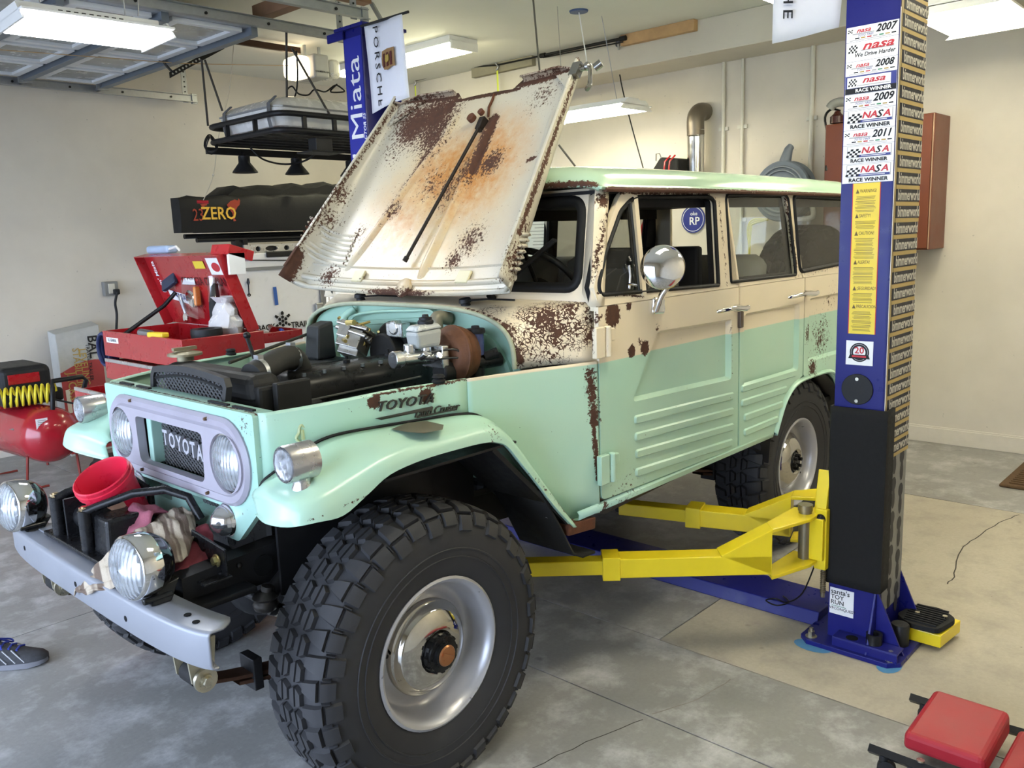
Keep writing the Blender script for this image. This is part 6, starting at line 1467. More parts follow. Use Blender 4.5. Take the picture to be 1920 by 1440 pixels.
for yy in (2.58, 3.18):
    MB().tube([V((1.75, yy, 2.74)), V((1.69, yy, 2.69)), V((1.685, yy, 2.58)), V((1.70, yy, 2.52))], .022, 6, flat=.3).build('box_strap', mat('grey strap', (.12, .12, .12), .6), rbx, 60)
# ---- long black awning bag on the trailer
bagm = mat('black pvc bag', (.012, .012, .013), .6, 0, .15, 14, .25)
bag = thing('awning_bag', 'long black vinyl bag with orange and yellow lettering on the trailer rack', 'bag', (2.9, 4.45, 1.86))
rows = []; random.seed(9)
for i in range(25):
    t = i/24; x = 1.83+2.1*t; top = 2.165+.02*math.sin(i*1.7)*.4+.06*max(0, t-.1); k = 1 if 0 < i < 24 else .90
    w = lambda: random.uniform(-.008, .008)*(1 if i > 7 else .3)
    rows.append([V((x, 4.30, 1.86+w())), V((x, 4.285+w()*1.5, 1.95+w())), V((x, 4.282+w()*2, 2.05+w())), V((x, 4.29+w(), top-.03+w())), V((x, 4.32, top*k+2.0*(1-k))), V((x, 4.44 if i < 3 else 4.6, top-.01)), V((x, 4.44 if i < 3 else 4.62, 1.86))])
MB().grid(rows).poly(rows[0]).poly(rows[-1][::-1]).build('bag_front', bagm, bag, 50)
rows = []
for i in range(15):
    t = i/14; x = 2.30+1.7*t; top = 2.25+.06*min(1, t*1.4)+.02*math.sin(i*2.3); 
    if i == 0: top = 2.19
    rows.append([V((x, 4.36, 2.15)), V((x, 4.37, top-.03)), V((x, 4.42, top)), V((x, 4.72, top)), V((x, 4.78, 1.95))])
MB().grid(rows).poly(rows[0]).build('rolled_cover', bagm, bag, 50)
om = mat('orange red print', (.36, .045, .02), .5); ym = mat('yellow print', (.78, .46, .05), .5)
lm = MB(); p0 = at(368, 405, 'y', 4.27); lm.mat(0).text('23', at(372, 404, 'y', 4.268), (1, 0, 0), (0, 0, 1), .145, .002, .0, wx=.72); lm.mat(1).text('ZERO', at(411, 401, 'y', 4.268), (1, 0, 0), (0, 0, 1), .150, .002, .014, wx=.86)
pts = [(425, 384), (432, 377), (440, 374), (446, 376), (447, 372), (450, 376), (449, 384), (445, 388), (441, 396), (440, 410), (443, 414), (438, 415), (436, 400), (430, 392)]
lm.mat(0).prism([at(u, v, 'y', 4.272) for u, v in pts], (0, -.002, 0)).prism([at(u, v, 'y', 4.272) for u, v in ((375, 383), (388, 381), (388, 385), (383, 386), (384, 393), (378, 393), (378, 386))], (0, -.002, 0))
lm.build('bag_lettering', [om, ym], bag)
# ---- trailer
trl = thing('camp_trailer', 'white camping trailer with turtle emblem behind the red tool chest', 'trailer', (2.9, 4.6, 0))
trm = mat('white trailer skin', (.66, .67, .70), .32, 0, .03, coat=.2)
MB().box((3.1, 4.75, 1.05), (1.72, .88, 1.22)).build('trailer_body', trm, trl, bevel=.012)
MB().prism([at(u, v, 'y', 4.298) for u, v in ((438, 487), (640, 487), (640, 489), (440, 489), (450, 640), (448, 640))], (0, -.004, 0)).build('hatch_seam', blackm, trl)
MB().box((3.1, 4.296, 1.52), (1.70, .012, .03)).box((3.20, 4.295, .95), (.06, .014, 1.0)).build('trim_bar', mat('grey trim bar', (.22, .23, .25), .4, .4), trl)
MB().box((2.93, 4.30, 1.645), (.62, .02, .055)).build('grab_slot', blackm, trl, bevel=.02)
for x, z in ((3.13, 1.10), (3.14, .96)): MB().box((x, 4.28, z), (.06, .04, .11)).box((x, 4.265, z+.05), (.08, .03, .02)).build('door_latch', steel, trl, bevel=.006)
for x in (2.55, 3.5):
    MB().lathe([(.15, -.1), (.33, -.1), (.35, -.06), (.35, .06), (.33, .1), (.15, .1)], (x, 4.55, .35), (0, 1, 0), 28).build('trailer_wheel', tyrem, trl, 50)
logo = MB(); lc = at(530, 602, 'y', 4.295)
def lp(dx, dz): return lc+V((dx*.66, -.003, dz*.66))
def hexp(dx, dz, r): return [lp(dx+r*math.cos(PI/6+PI*i/3), dz+r*math.sin(PI/6+PI*i/3)) for i in range(6)]
for dx, dz in ((0, 0), (.05, .028), (-.05, .028), (.05, -.03), (-.05, -.03), (0, .058), (0, -.058)): logo.prism(hexp(dx, dz, .026), (0, -.002, 0))
for q in ([(-.11, .10), (-.06, .07), (-.09, .04), (-.13, .07)], [(.11, .10), (.06, .07), (.09, .04), (.13, .07)], [(-.10, -.08), (-.07, -.06), (-.09, -.03), (-.13, -.06)], [(.10, -.08), (.07, -.06), (.09, -.03), (.13, -.06)], [(-.02, .09), (.02, .09), (.025, .12), (0, .15), (-.025, .12)]): logo.prism([lp(*p) for p in q], (0, -.002, 0))
logo.text('TURTLEBACK', lc+V((-.085, -.004, -.045)), (1, 0, 0), (0, 0, 1), .078, .002, .022, 0, 'RIGHT', .95).text('TRAILERS', lc+V((.085, -.004, -.050)), (1, 0, 0), (0, 0, 1), .078, .002, .022, 0, 'LEFT', .95)
logo.build('turtle_emblem', blackm, trl)
tag(MB().box(at(517, 555, 'y', 4.297), (.035, .002, .17), rot(-.05, 'Y')).build('blue_tape_strip', mat('blue masking tape', (.03, .10, .36), .7)), 'strip of blue masking tape on the white trailer side', 'tape')
t = thing('black_wrench', 'small black adjustable wrench hanging on the white trailer side', 'wrench', at(466, 540, 'y', 4.29))
a, b_ = at(465, 522, 'y', 4.29), at(467, 553, 'y', 4.29); MB().tube([a, a.lerp(b_, .25), a.lerp(b_, .4), b_], [.012, .022, .010, .009], 8, flat=.5).lathe([(.016, -.004), (.016, .004), (.009, .004), (.009, -.004), (.016, -.004)], b_, (0, 1, 0), 12).build('wrench_body', blackm, t, 60)
t = thing('spirit_level', 'long silver spirit level lying on top of the trailer', 'level', (2.8, 4.35, 1.67)); 
lx0, lx1 = 2.42, 3.45; zc = 1.70
ho = [[(x+.05*math.cos(2*PI*i/16), zc+.028*math.sin(2*PI*i/16)) if r else q for i, q in enumerate([(x-.07, zc-.022), (x+.07, zc-.022), (x+.07, zc+.022), (x-.07, zc+.022)]*4)] for x, r in ()]
holes = []
for x, w in ((2.56, .025), (2.70, .065), (2.86, .028), (3.02, .065), (3.2, .025)): holes.append([(x+w*math.cos(2*PI*i/16), zc+.024*math.sin(2*PI*i/16)) for i in range(16)])
vs, fs = fill2d([(lx0, zc-.04), (lx1, zc-.04), (lx1, zc+.04), (lx0, zc+.04)], holes, .025)
MB().add(vs, fs, lambda p: V((p.x, 4.34+p.z, p.y))).build('level_body', mat('satin aluminium', (.55, .56, .57), .3, .8, .05), t)
MB().box((2.9, 4.36, zc), (1.0, .006, .07)).build('level_web', blackpl, t)
t = thing('rack_tubes', 'black rack tubes and brackets between the trailer and the long black bag', 'rack', (2.8, 4.4, 1.8))
for z, x0, y in ((1.795, 2.02, 4.42), (1.83, 1.95, 4.5), (1.77, 2.45, 4.42)): MB().cyl((x0, y, z), (3.9, y, z), .022 if z > 1.77 else .012, k=10).build('rack_tube', blackm, t, 60)
for x, z in ((2.40, 1.73), (2.48, 1.735)): MB().box((x, 4.44, z), (.05, .08, .12)).build('rack_bracket', blackm, t, bevel=.008)
MB().cyl((2.40, 4.44, 1.67), (2.40, 4.44, 1.70), .06, .03, 14).build('rack_knob', blackm, t, 50)
# ---- red tool chest
ch = thing('tool_chest', 'red roller tool chest with open lid beyond the wagon nose', 'tool chest', (.75, 2.2, 0))
CX0, CX1, CY0, CY1 = .47, .97, 1.68, 2.72
rdin = mat('dark red inside', (.22, .008, .012), .5)
MB().box((.72, 2.2, .55), (.46, 1.00, .72)).build('cabinet', redp, ch, bevel=.006)
mb = MB().box((CX0+.008, 2.2, 1.17), (.016, CY1-CY0, .155)).box((CX1-.008, 2.2, 1.17), (.016, CY1-CY0, .155)).box((.72, CY0+.008, 1.17), (.48, .016, .155)).box((.72, CY1-.008, 1.17), (.48, .016, .155)).box((.72, 2.2, 1.10), (.48, 1.0, .012))
top = mb.build('top_box', redp, ch, bevel=.003)
MB().box((CX0-.002, 2.58, 1.195), (.002, .17, .032)).build('maker_label', paper, top); MB().text('U.S. GENERAL', (CX0-.0035, 2.58, 1.195), (0, -1, 0), (0, 0, 1), .025, .0006, .008, wx=.82).build('label_lettering', ink, top)
MB().box((CX0+.16, CY0+.05, 1.21), (.025, .05, .05)).build('lock_hasp', steel, top, bevel=.004)
for i in range(3):
    z = 1.015-.15*i; dx = (.0, .20, .0)[i]
    MB()
    dw = MB().box((CX0-.004-dx, 2.2, z), (.018, 1.0, .125)).box((CX0+.20-dx, 1.705, z-.005), (.40, .012, .105)).box((CX0+.20-dx, 2.695, z-.005), (.40, .012, .105)).box((CX0+.20-dx, 2.2, z-.055), (.40, 1.0, .008)).build('drawer', redp, ch, bevel=.003)
    MB().box((CX0-.016-dx, 2.2, z+.055), (.012, .96, .022)).build('drawer_pull', mat('satin drawer pull', (.6, .6, .6), .3, .9), dw, bevel=.003)
lb = [V((.965, 1.74, 1.25)), V((.965, 2.80, 1.25)), V((.835, 2.86, 1.70)), V((.835, 1.79, 1.70))]
ld = MB().prism(lb, (.014, 0, .004)).build('chest_lid', redp, ch)
le = V((-.06, 0, -.012)); mb = MB()
for a, b_ in ((lb[1], lb[2]), (lb[2], lb[3]), (lb[3], lb[0])): mb.poly([a, b_, b_+le, a+le])
mb.build('lid_edge', redp, ld, solid=.006)
L_ = lambda f, h, o=0.: (lb[1].lerp(lb[0], f)).lerp(lb[2].lerp(lb[3], f), h)+V((-.96, 0, -.28)).normalized()*(.004+o)
lx, lz = (lb[0]-lb[1]).normalized(), (lb[2]-lb[1]).normalized()
for nm, f0, f1, h0, h1, m in (('yellow_sticker', .60, .72, .80, .90, ylw), ('round_sticker', .76, .92, .72, .94, paper), ('long_sticker', .14, .42, .36, .50, paper)):
    MB().poly([L_(f0, h0), L_(f1, h0-(.09 if f0 < .2 else 0)), L_(f1, h1-(.09 if f0 < .2 else 0)), L_(f0, h1)]).build(nm, m, ld)
MB().text("Flyin' Miata", L_(.09, .68), lz, -lx, .060, .0006, .010, wx=.80).build('lid_lettering', paper, ld)
MB().text('GEORGIA OVERLAND', L_(.66, .62), lx, lz, .078, .0006, .0, wx=.82).build('lid_lettering', mat('dark red lettering', (.06, .006, .008), .5), ld)
MB().text('NASA', L_(.26, .41, .002), (lx-lz*.25), lz, .055, .0006, .012, .2, wx=1.1).build('lid_lettering', blueink, ld)
mb = MB().poly([L_(.84+.045*math.cos(2*PI*i/14), .82+.06*math.sin(2*PI*i/14), .001) for i in range(14)]); mb.build('sticker_emblem', redink, ld)
MB().tube([V((.55, 2.60, 1.22)), V((.80, 2.55, 1.38)), V((.86, 2.50, 1.46))], .013, 8).build('lid_strut', blackm, ch, 60)
MB().cyl((.60, 2.775, 1.22), (1.0, 2.775, 1.22), .018, k=10).cyl((.56, 2.775, 1.22), (.61, 2.775, 1.22), .022, k=10).build('side_bar', redp, ch, 50)
MB().box((1.10, 1.86, 1.185), (.26, .36, .02)).box((1.10, 1.686, 1.20), (.26, .012, .06)).box((1.225, 1.86, 1.20), (.012, .36, .06)).build('side_tray', redp, ch, bevel=.003)
for x in (.55, .90):
    for y in (1.78, 2.62): MB().lathe([(.02, -.02), (.062, -.02), (.062, .02), (.02, .02)], (x, y, .062), (0, 1, 0), 18).box((x, y, .15), (.06, .05, .08)).build('castor', blackpl, ch, 40)
# things in and on the chest
def item(name, label, cat, fn, group=None): t = thing(name, label, cat, (0, 0, 0), group); fn(t); return t
def _parts_book(t):
    p = L_(.93, .93); MB().box(p+V((.06, -.03, .03)), (.16, .20, .06), rot(.3, 'Y')).build('box_top', redp, t, bevel=.004); MB().box(p+V((.03, -.12, -.03)), (.10, .02, .12)).build('box_side', paper, t)
item('fuse_box_kit', 'red box with pale spines perched on the corner of the chest lid', 'box', _parts_book)
def _bluebag(t): p = lb[2]; MB().box(p+V((.05, -.18, .03)), (.08, .30, .05)).build('case', mat('pale blue case', (.33, .42, .56), .4), t, bevel=.02, seg=3); MB().tube([p+V((.03, -.32, .03)), p+V((.03, -.42, .045)), p+V((.05, -.42, .02))], .008, 6).build('case_handle', whitepl, t, 60)
item('pale_blue_case', 'pale blue case lying along the top edge of the chest lid', 'case', _bluebag)
cellof = glass('clear cellophane', (.95, .95, .96), .35, .12)
def _lampbag(t):
    p = L_(.46, .40, .03); MB().lathe([(.001, -.02), (.055, -.015), (.06, 0), (.05, .012), (.03, .004), (.001, .0)], p, (-1, 0, -.3), 20).build('lamp_unit', chrome, t, 50)
    MB().box(p+V((.0, -.07, .02)), (.04, .03, .12)).build('orange_lens', mat('orange plastic', (.65, .22, .04), .3), t, bevel=.01)
    MB().hexa([p+V((-.02, .10, -.10)), p+V((-.02, -.10, -.12)), p+V((.02, -.10, -.12)), p+V((.02, .10, -.10)), p+V((-.015, .09, .12)), p+V((-.015, -.09, .10)), p+V((.02, -.09, .10)), p+V((.02, .09, .12))]).build('clear_bag', cellof, t)
    MB().prism([p+V((-.005, .10, .09)), p+V((-.005, -.07, .09)), p+V((0, -.04, .16)), p+V((0, .06, .15))], (.003, 0, 0)).build('bag_header', paper, t)
item('bagged_lamp', 'lamp in a clear bag with white header hung on the chest lid', 'lamp part', _lampbag)
def _wiper(t):
    a, b_ = L_(.80, .62, .03), V((.80, 1.92, 1.22)); MB().tube([a, a.lerp(b_, .4), b_], [.022, .035, .030], 10).build('black_grip', blackpl, t, 60); MB().tube([a+V((0, 0, .05)), a, a.lerp(b_, .35)], .038, 10).build('clear_sleeve', cellof, t, 60); MB().box(a+V((-.01, 0, -.02)), (.03, .03, .12)).build('white_tube', whitepl, t, bevel=.01)
item('bagged_black_handle', 'long black handle in a clear sleeve leaning on the chest lid', 'tool', _wiper)
def _blackbox(t): MB().box(L_(.24, .62, .015), (.03, .16, .075), rot(.28, 'Y') @ rot(-.4, 'X')).build('tool_case', mat('dark blue grey case', (.03, .04, .07), .4), t, bevel=.008)
item('dark_tool_case', 'small dark blue case stuck on the chest lid beside the bagged lamp', 'case', _blackbox)
def _gauge(t):
    p = L_(.30, .12, .03); MB().lathe([(.001, .02), (.03, .018), (.036, .0), (.03, -.01), (.001, -.01)], p, (-1, 0, 0), 20).build('gauge_dial', chrome, t, 50); MB().tube([p+V((0, .02, .03)), p+V((-.01, .05, .12)), p+V((0, .08, .16))], .012, 6).build('gauge_stem', steel, t, 60)
item('round_gauge', 'round chrome gauge low on the inside of the chest lid', 'gauge', _gauge)
def _bag(t):
    random.seed(5); c = V((.84, 1.86, 1.24)); rows = []
    for j in range(7):
        r = (.11, .13, .12, .10, .085, .06, .09)[j]; rows.append([c+V(((r+random.uniform(-.02, .02))*math.cos(2*PI*i/12)*.7, (r+random.uniform(-.02, .02))*math.sin(2*PI*i/12), .035*j)) for i in range(12)])
    MB().grid(rows, True).poly(rows[0][::-1]).build('crumpled_bag', mat('milky plastic bag', (.72, .70, .70), .25, 0, .08, trans=.25), t, 30)
item('plastic_bag', 'crumpled milky plastic bag standing in the tool chest', 'bag', _bag)
def _tape(t): MB().lathe([(.045, 0), (.085, 0), (.088, .025), (.085, .05), (.045, .05), (.045, 0)], (.67, 1.78, 1.235), (0, 0, 1), 24).build('roll', blackpl, t, 50)
item('black_tape_roll', 'roll of black tape on the near corner of the tool chest', 'tape', _tape)
def _yl(t): MB().box((.50, 2.02, 1.255), (.05, .14, .03), rotz(.2)).build('yellow_body', mat('yellow plastic', (.75, .52, .03), .4), t, bevel=.008); MB().cyl((.5, 2.10, 1.255), (.49, 2.22, 1.26), .022, k=10).build('silver_end', steel, t)
item('yellow_torch', 'yellow and silver torch on the front rim of the tool chest', 'torch', _yl)
random.seed(8)
junk = [((.62, 2.05, 1.15), .05), ((.75, 2.3, 1.14), .06), ((1.05, 1.80, 1.215), .035), ((1.14, 1.76, 1.215), .03), ((1.02, 1.93, 1.22), .04), ((1.16, 1.9, 1.22), .045)]
cols = [('grey socket', steel), ('red screwdriver', redp), ('white tube', whitepl), ('blue rag', mat('blue shop rag', (.03, .06, .36), .9)), ('brown glove', mat('brown leather', (.10, .06, .04), .8)), ('red tin', redp)]
for (p, r), (nm, m) in zip(junk, cols):
    t = thing(nm.replace(' ', '_'), 'small '+nm+(' inside the open red tool chest' if p[0] < .9 else ' on the red side tray beyond the radiator'), nm.split()[1], p)
    c = V(p); MB().cyl(c+V((-r*.4, -r, 0)), c+V((r*.4, r, .01)), r*.5, r*.4, 10).cyl(c+V((r*.4, r, .01)), c+V((r*.6, r*1.8, .012)), r*.2, k=8).build('body', m, t, 50)
# wires of the lid
t = thing('wire_bundle', 'thin red and yellow wires dangling inside the chest lid', 'wire', (.9, 1.9, 1.3))
for k in range(4):
    a = L_(.92, .40-.02*k, .02); MB().tube(smooth_line([a, a+V((-.02, .02+.02*k, -.03)), a+V((-.03, .04-.01*k, -.10)), a+V((-.02, .05+.015*k, -.16))], 4), .004, 5).build('wire', (redp, ym, blackm, ym)[k], t, 60)
# ---- jack carton
jb_ = thing('jack_carton', 'grey and red jack carton leaning on the wall behind the compressor', 'carton', (1.08, 5.0, 0))
q = [V((.94, 4.90, .0)), V((1.30, 4.92, .0)), V((1.41, 5.20, 1.08)), V((1.03, 5.19, 1.03))]
dn = V((-.02, .12, .03)); grayc = mat('grey carton', (.46, .46, .43), .6, 0, .1)
cb_ = MB().prism(q, dn).build('carton_body', grayc, jb_, bevel=.006)
JF = lambda f, h, o=.004: q[0].lerp(q[1], f).lerp(q[3].lerp(q[2], f), h)+V((0, -1, -.25)).normalized()*o
ou = [JF(.0, .02), JF(1, .02)]+[JF(1-f, .66+.10*math.sin(PI*min(1, f*1.1)*.55+.6)-.05*f) for f in (0, .2, .4, .6, .8, .95, 1)]
MB().poly(ou).build('red_print', mat('carton red', (.36, .03, .035), .55, 0, .08), jb_)
jx, jz = (q[1]-q[0]).normalized(), (q[3]-q[0]).normalized()
m = MB()
for txt, f, h, s_, mi in (('LEVELING &', .55, .66, .085, 0), ('STABILIZING', .40, .66, .085, 0), ('JACKS', .22, .56, .10, 0)):
    m.mat(mi).text(txt, JF(f, h, .008), -jz, jx, s_, .001, .008, wx=.9)
m.mat(1).text('BAL', JF(.80, .84, .008), -jz, jx, .12, .001, .016).text('TRAVEL TRAILER', JF(.68, .72, .008), -jz, jx, .045, .001, .004)
m.mat(2).poly([JF(.45+.20*math.cos(2*PI*i/20), .30+.085*math.sin(2*PI*i/20), .007) for i in range(20)])
m.mat(1).prism([JF(.36, .26, .009), JF(.42, .26, .009), JF(.62, .34, .009), JF(.56, .35, .009)], (0, -.001, 0)).prism([JF(.52, .27, .009), JF(.58, .27, .009), JF(.60, .35, .009), JF(.55, .35, .009)], (0, -.001, 0))
m.mat(2).poly([JF(.06, .35, .007), JF(.16, .35, .007), JF(.16, .54, .007), JF(.06, .54, .007)]).poly([JF(.35, .10, .007), JF(.50, .10, .007), JF(.50, .16, .007), JF(.35, .16, .007)])
m.build('carton_print', [goldink, ink, mat('cream print', (.66, .62, .54), .6)], jb_)
# ---- compressor
cpz = thing('air_compressor', 'red tank air compressor with black motor and yellow coil hose', 'compressor', (.6, 4.5, 0))
C0 = V((.525, 4.02, .395)); axc = V((-.10, 1, 0)).normalized()
prof_ = [(.001, -.13), (.08, -.122), (.14, -.095), (.19, -.045), (.21, .02), (.212, .05), (.212, .85), (.19, .92), (.001, .98)]
MB().lathe(prof_, C0, axc, 40).build('tank', mat('glossy red tank', (.36, .012, .022), .22, 0, .06, coat=.5), cpz, 60)
d_ = V((-.62, -.76, .2)).normalized()
pc = at(78, 800, 'y', 3.93); MB().prism([pc+V((-.035, 0, .06)), pc+V((.045, 0, .06)), pc+V((.045, 0, -.04)), pc+V((.005, 0, -.065)), pc+V((-.035, 0, -.04))], (0, -.003, 0)).build('tank_sticker', paper, cpz)
mb = MB()
for i in range(7): mb.cut().box(pc+V((.005, -.004, .045-.012*i)), (.055, .001, .003))
mb.build('sticker_print', ink, cpz)
MB().prism([C0+V((-.215, .12, .06)), C0+V((-.13, .10, .168)), C0+V((-.16, .40, .165)), C0+V((-.235, .42, .05))], (-.004, 0, .003)).build('dusty_plate', mat('grey plate', (.20, .17, .15), .6), cpz)
MB().box(C0+V((-.03, .55, .40)), (.36, .52, .20)).build('motor_cover', blackpl, cpz, bevel=.05, seg=4); MB().box(C0+V((-.02, .50, .265)), (.42, .60, .10)).build('motor_base', blackpl, cpz, bevel=.02)
pp = at(32, 690, 'y', C0.y+.27); MB().box(C0+V((-.05, .286, .41)), (.22, .006, .075)).build('red_badge', redp, cpz, bevel=.01)
mb = MB(); hp_ = []
for i in range(200):
    t = i/199; a = 2*PI*15*t; hp_.append(C0+V((.10-.58*t, .10+.12*t, .30))+V((.02*math.cos(a), .055*math.cos(a), .070*math.sin(a))))
MB().tube(hp_, .009, 6).build('coil_hose', mat('yellow air hose', (.78, .66, .04), .35), cpz, 60)
MB().tube([C0+V((.02, -.02, .19)), C0+V((.03, -.05, .36)), C0+V((.05, .0, .40)), C0+V((.27, .02, .40)), C0+V((.30, .03, .37)), C0+V((.24, .05, .19))], .018, 8).build('carry_handle', blackm, cpz, 50)
MB().tube(smooth_line([C0+V((.05, .05, .26)), C0+V((.25, .0, .18)), C0+V((.45, -.1, .10)), C0+V((.62, -.2, .16))], 5), .008, 6).build('power_cord', blackm, cpz, 60)
for yy in (.05, .75): MB().tube([C0+V((-.17, yy, -.14)), C0+V((-.20, yy, -.385)), C0+V((-.05, yy, -.388))], .010, 6).cut().tube([C0+V((.17, yy, -.14)), C0+V((.18, yy, -.392))], .010, 6).build('tank_foot', mat('rusty red leg', (.22, .03, .02), .6), cpz, 60)
# floor jack
fj = thing('floor_jack', 'red and black floor jack on the floor beside the compressor', 'jack', (.95, 3.9, 0))
MB().hexa([V((.80, 3.7, .06)), V((1.15, 3.7, .06)), V((1.15, 4.1, .06)), V((.80, 4.1, .06)), V((.82, 3.72, .16)), V((1.13, 3.72, .16)), V((1.13, 4.08, .16)), V((.82, 4.08, .16))]).build('jack_frame', blackm, fj, bevel=.01)
MB().cyl((.80, 3.95, .33), (1.25, 3.90, .40), .075, k=18).build('jack_ram', redp, fj, 50); MB().tube([V((.95, 3.9, .2)), V((1.1, 3.9, .55)), V((1.2, 3.9, .75))], .03, 8).build('jack_handle', blackm, fj, 50)
for x in (.84, 1.1): MB().lathe([(.001, -.2), (.06, -.2), (.06, .2), (.001, .2)], (x, 3.9, .06), (0, 1, 0), 16).build('jack_wheel', blackpl, fj, 50)
# outlet on the left wall
ou_ = thing('wall_outlet', 'grey outdoor power outlet with black plug above the tool chest', 'outlet', at(204, 542, 'y', 5.4))
c = at(204, 541, 'y', YL); MB().box(c+V((0, -.03, 0)), (.13, .06, .13)).build('outlet_box', mat('grey outlet', (.22, .22, .21), .5), ou_, bevel=.008)
MB().box(c+V((.0, -.065, 0)), (.06, .012, .09)).build('outlet_face', mat('ivory face', (.60, .57, .48), .4), ou_, bevel=.004); MB().box(c+V((.03, -.09, -.03)), (.05, .05, .05)).build('plug', blackpl, ou_, bevel=.01)
MB().tube(smooth_line([c+V((.03, -.11, -.03)), at(216, 568, 'y', 5.3), at(219, 590, 'y', 5.3), at(218, 625, 'y', 5.3), at(218, 660, 'y', 5.3)], 5), .012, 8).build('outlet_cord', blackpl, ou_, 60)
# blue bundle behind the chest
t = thing('blue_cable_reel', 'dark blue coil hanging behind the end of the tool chest', 'coil', at(192, 655, 'y', 2.78)); c = at(196, 655, 'y', 2.76)
for k in range(3): MB().tube([c+V((.02*k, .09*math.cos(2*PI*i/18), .10*math.sin(2*PI*i/18))) for i in range(18)], .014, 6, True).build('coil', mat('navy cable', (.02, .03, .09), .5), t, 60)
# ---- banners
bn = thing('hanging_banner', 'white cloth banner with shield crest hanging from the far blue post', 'banner', (1.66, 1.34, 2.75), 'hanging banners')
clo = mat('white banner cloth', (.74, .74, .80), .7, 0, .03)
P0, P1, P2_, P3_ = at(683, 49, 'x', 1.67), at(757, 27, 'x', 1.67), at(766, 182, 'x', 1.67), at(696, 213, 'x', 1.67)
BN = lambda a, b_, o=0.: (P0.lerp(P1, a)).lerp(P3_.lerp(P2_, a), b_)+V((-o+.012*math.sin(a*5+b_*2), 0, 0))
MB().grid([[BN(i/10, j/12) for i in range(11)] for j in range(13)]).build('banner_cloth', clo, bn, 60, solid=.002)
bx_, by_ = (P3_-P0).normalized(), (P1-P0).normalized()
m = MB(); m.text('PORSCHE', BN(.29, .50, .014), bx_, by_, .062, .001, .0, wx=1.35, spacing=1.35); m.build('banner_lettering', grayink if False else ink, bn)
sh_ = [(.46, .36), (.44, .44), (.45, .52), (.52, .585), (.62, .60), (.72, .575), (.80, .585), (.80, .36), (.62, .35)]
cr = MB().mat(0).prism([BN(a, b_, .016) for a, b_ in sh_], (-.002, 0, 0)); cr.mat(1)
for k in range(3): cr.prism([BN(.50+.10*k, .40, .02), BN(.55+.10*k, .40, .02), BN(.55+.10*k, .56, .02), BN(.50+.10*k, .56, .02)], (-.001, 0, 0))
cr.mat(2).prism([BN(.58, .43, .024), BN(.68, .43, .024), BN(.68, .50, .024), BN(.63, .52, .024), BN(.58, .50, .024)], (-.001, 0, 0))
cr.build('shield_crest', [mat('crest bronze', (.30, .17, .07), .5), mat('crest dark red', (.10, .02, .02), .5), goldink], bn)
MB().cyl(P0+V((0, .03, .004)), P1+V((0, -.04, .006)), .008, k=8).build('banner_rod', blackm, bn)
bn2 = thing('hanging_banner', 'white cloth banner reading part of a name near the top beside the sticker post', 'banner', (1.95, -1.15, 2.6), 'hanging banners')
q0, q1, q2, q3 = at(1452, 0, 'x', 1.95)+V((0, 0, .6)), at(1602, -5, 'x', 1.95)+V((0, 0, .6)), at(1575, 52, 'x', 1.95), at(1448, 82, 'x', 1.95)
B2 = lambda a, b_, o=0.: q0.lerp(q1, a).lerp(q3.lerp(q2, a), b_)+V((-o+.01*math.sin(a*5), 0, 0))
MB().grid([[B2(i/8, j/8) for i in range(9)] for j in range(9)]).build('banner_cloth', clo, bn2, 60, solid=.002)
MB().text('PORSCHE', at(1476, 36, 'x', 1.935), (q3-q0).normalized(), (q1-q0).normalized(), .062, .001, .004, 0, 'RIGHT', 1.35, 1.35).build('banner_lettering', ink, bn2)
# ================================================================ back wall, ceiling and right hand things
for i, (v0, v1, lab) in enumerate((((1168, 70), (1297, 48), 'bare pine block on the ceiling edge above the wagon'), ((885, 118), (1000, 92), 'grey weathered wood block on the ceiling edge left of the bonnet tip'))):
    t = thing('wood_block', lab, 'wood block', (4.87, 1.5 if i == 0 else 3.3, 3.40), 'wood blocks on the ceiling edge'); y0, y1 = (1.14, 1.88) if i == 0 else (2.92, 3.75)
    MB().box((4.87, (y0+y1)/2, 3.395), (.06, y1-y0, .09)).build('block_body', wood if i == 0 else mat('weathered wood', (.30, .27, .19), .7, 0, .15, 9), t, bevel=.003)
t = thing('pulley_rail', 'dark stretched cord rail with pulleys along the ceiling edge', 'rail', (4.8, 2.6, 3.38))
a, b_, c = at(1168, 72, 'x', 4.82), at(1018, 104, 'x', 4.82), at(932, 122, 'x', 4.82); d = at(868, 127, 'x', 4.82); e = at(778, 152, 'x', 4.82)
MB().cyl(a, b_, .014, k=8).cyl(a+V((0, 0, -.03)), b_+V((0, 0, -.02)), .006, k=6).build('spring_tube', mat('dark spring', (.03, .03, .03), .4, .6), t, 60)
MB().tube([b_, c, d], .008, 6).tube([d, e], .006, 6).tube([d, at(820, 118, 'x', 4.82)], .004, 5).tube([d, at(790, 124, 'x', 4.82)], .004, 5).build('cord', blackm, t, 60)
for p in (a, b_, d): MB().cyl(p+V((0, -.03, 0)), p+V((0, .03, 0)), .022, k=10).build('coupling', blackm, t)
for p in (c, e): MB().tube([p+V((0, 0, .05)), p+V((0, .02, .02)), p+V((0, -.02, -.02)), p+V((0, .01, -.05))], .010, 6).build('hook', steel, t, 60); MB().tube([p+V((0, 0, -.05)), p+V((0, .0, -.3))], .012, 6, flat=.4).build('yellow_strap', mat('neon yellow strap', (.62, .70, .06), .6), t, 60)
p = at(1160, 82, 'x', 4.85); MB().lathe([(.03, -.01), (.03, .01), (.001, .01)], p, (1, 0, 0), 14).tube([p, p+V((0, 0, -.05))], .012, 6).build('pulley', steel, t, 40)
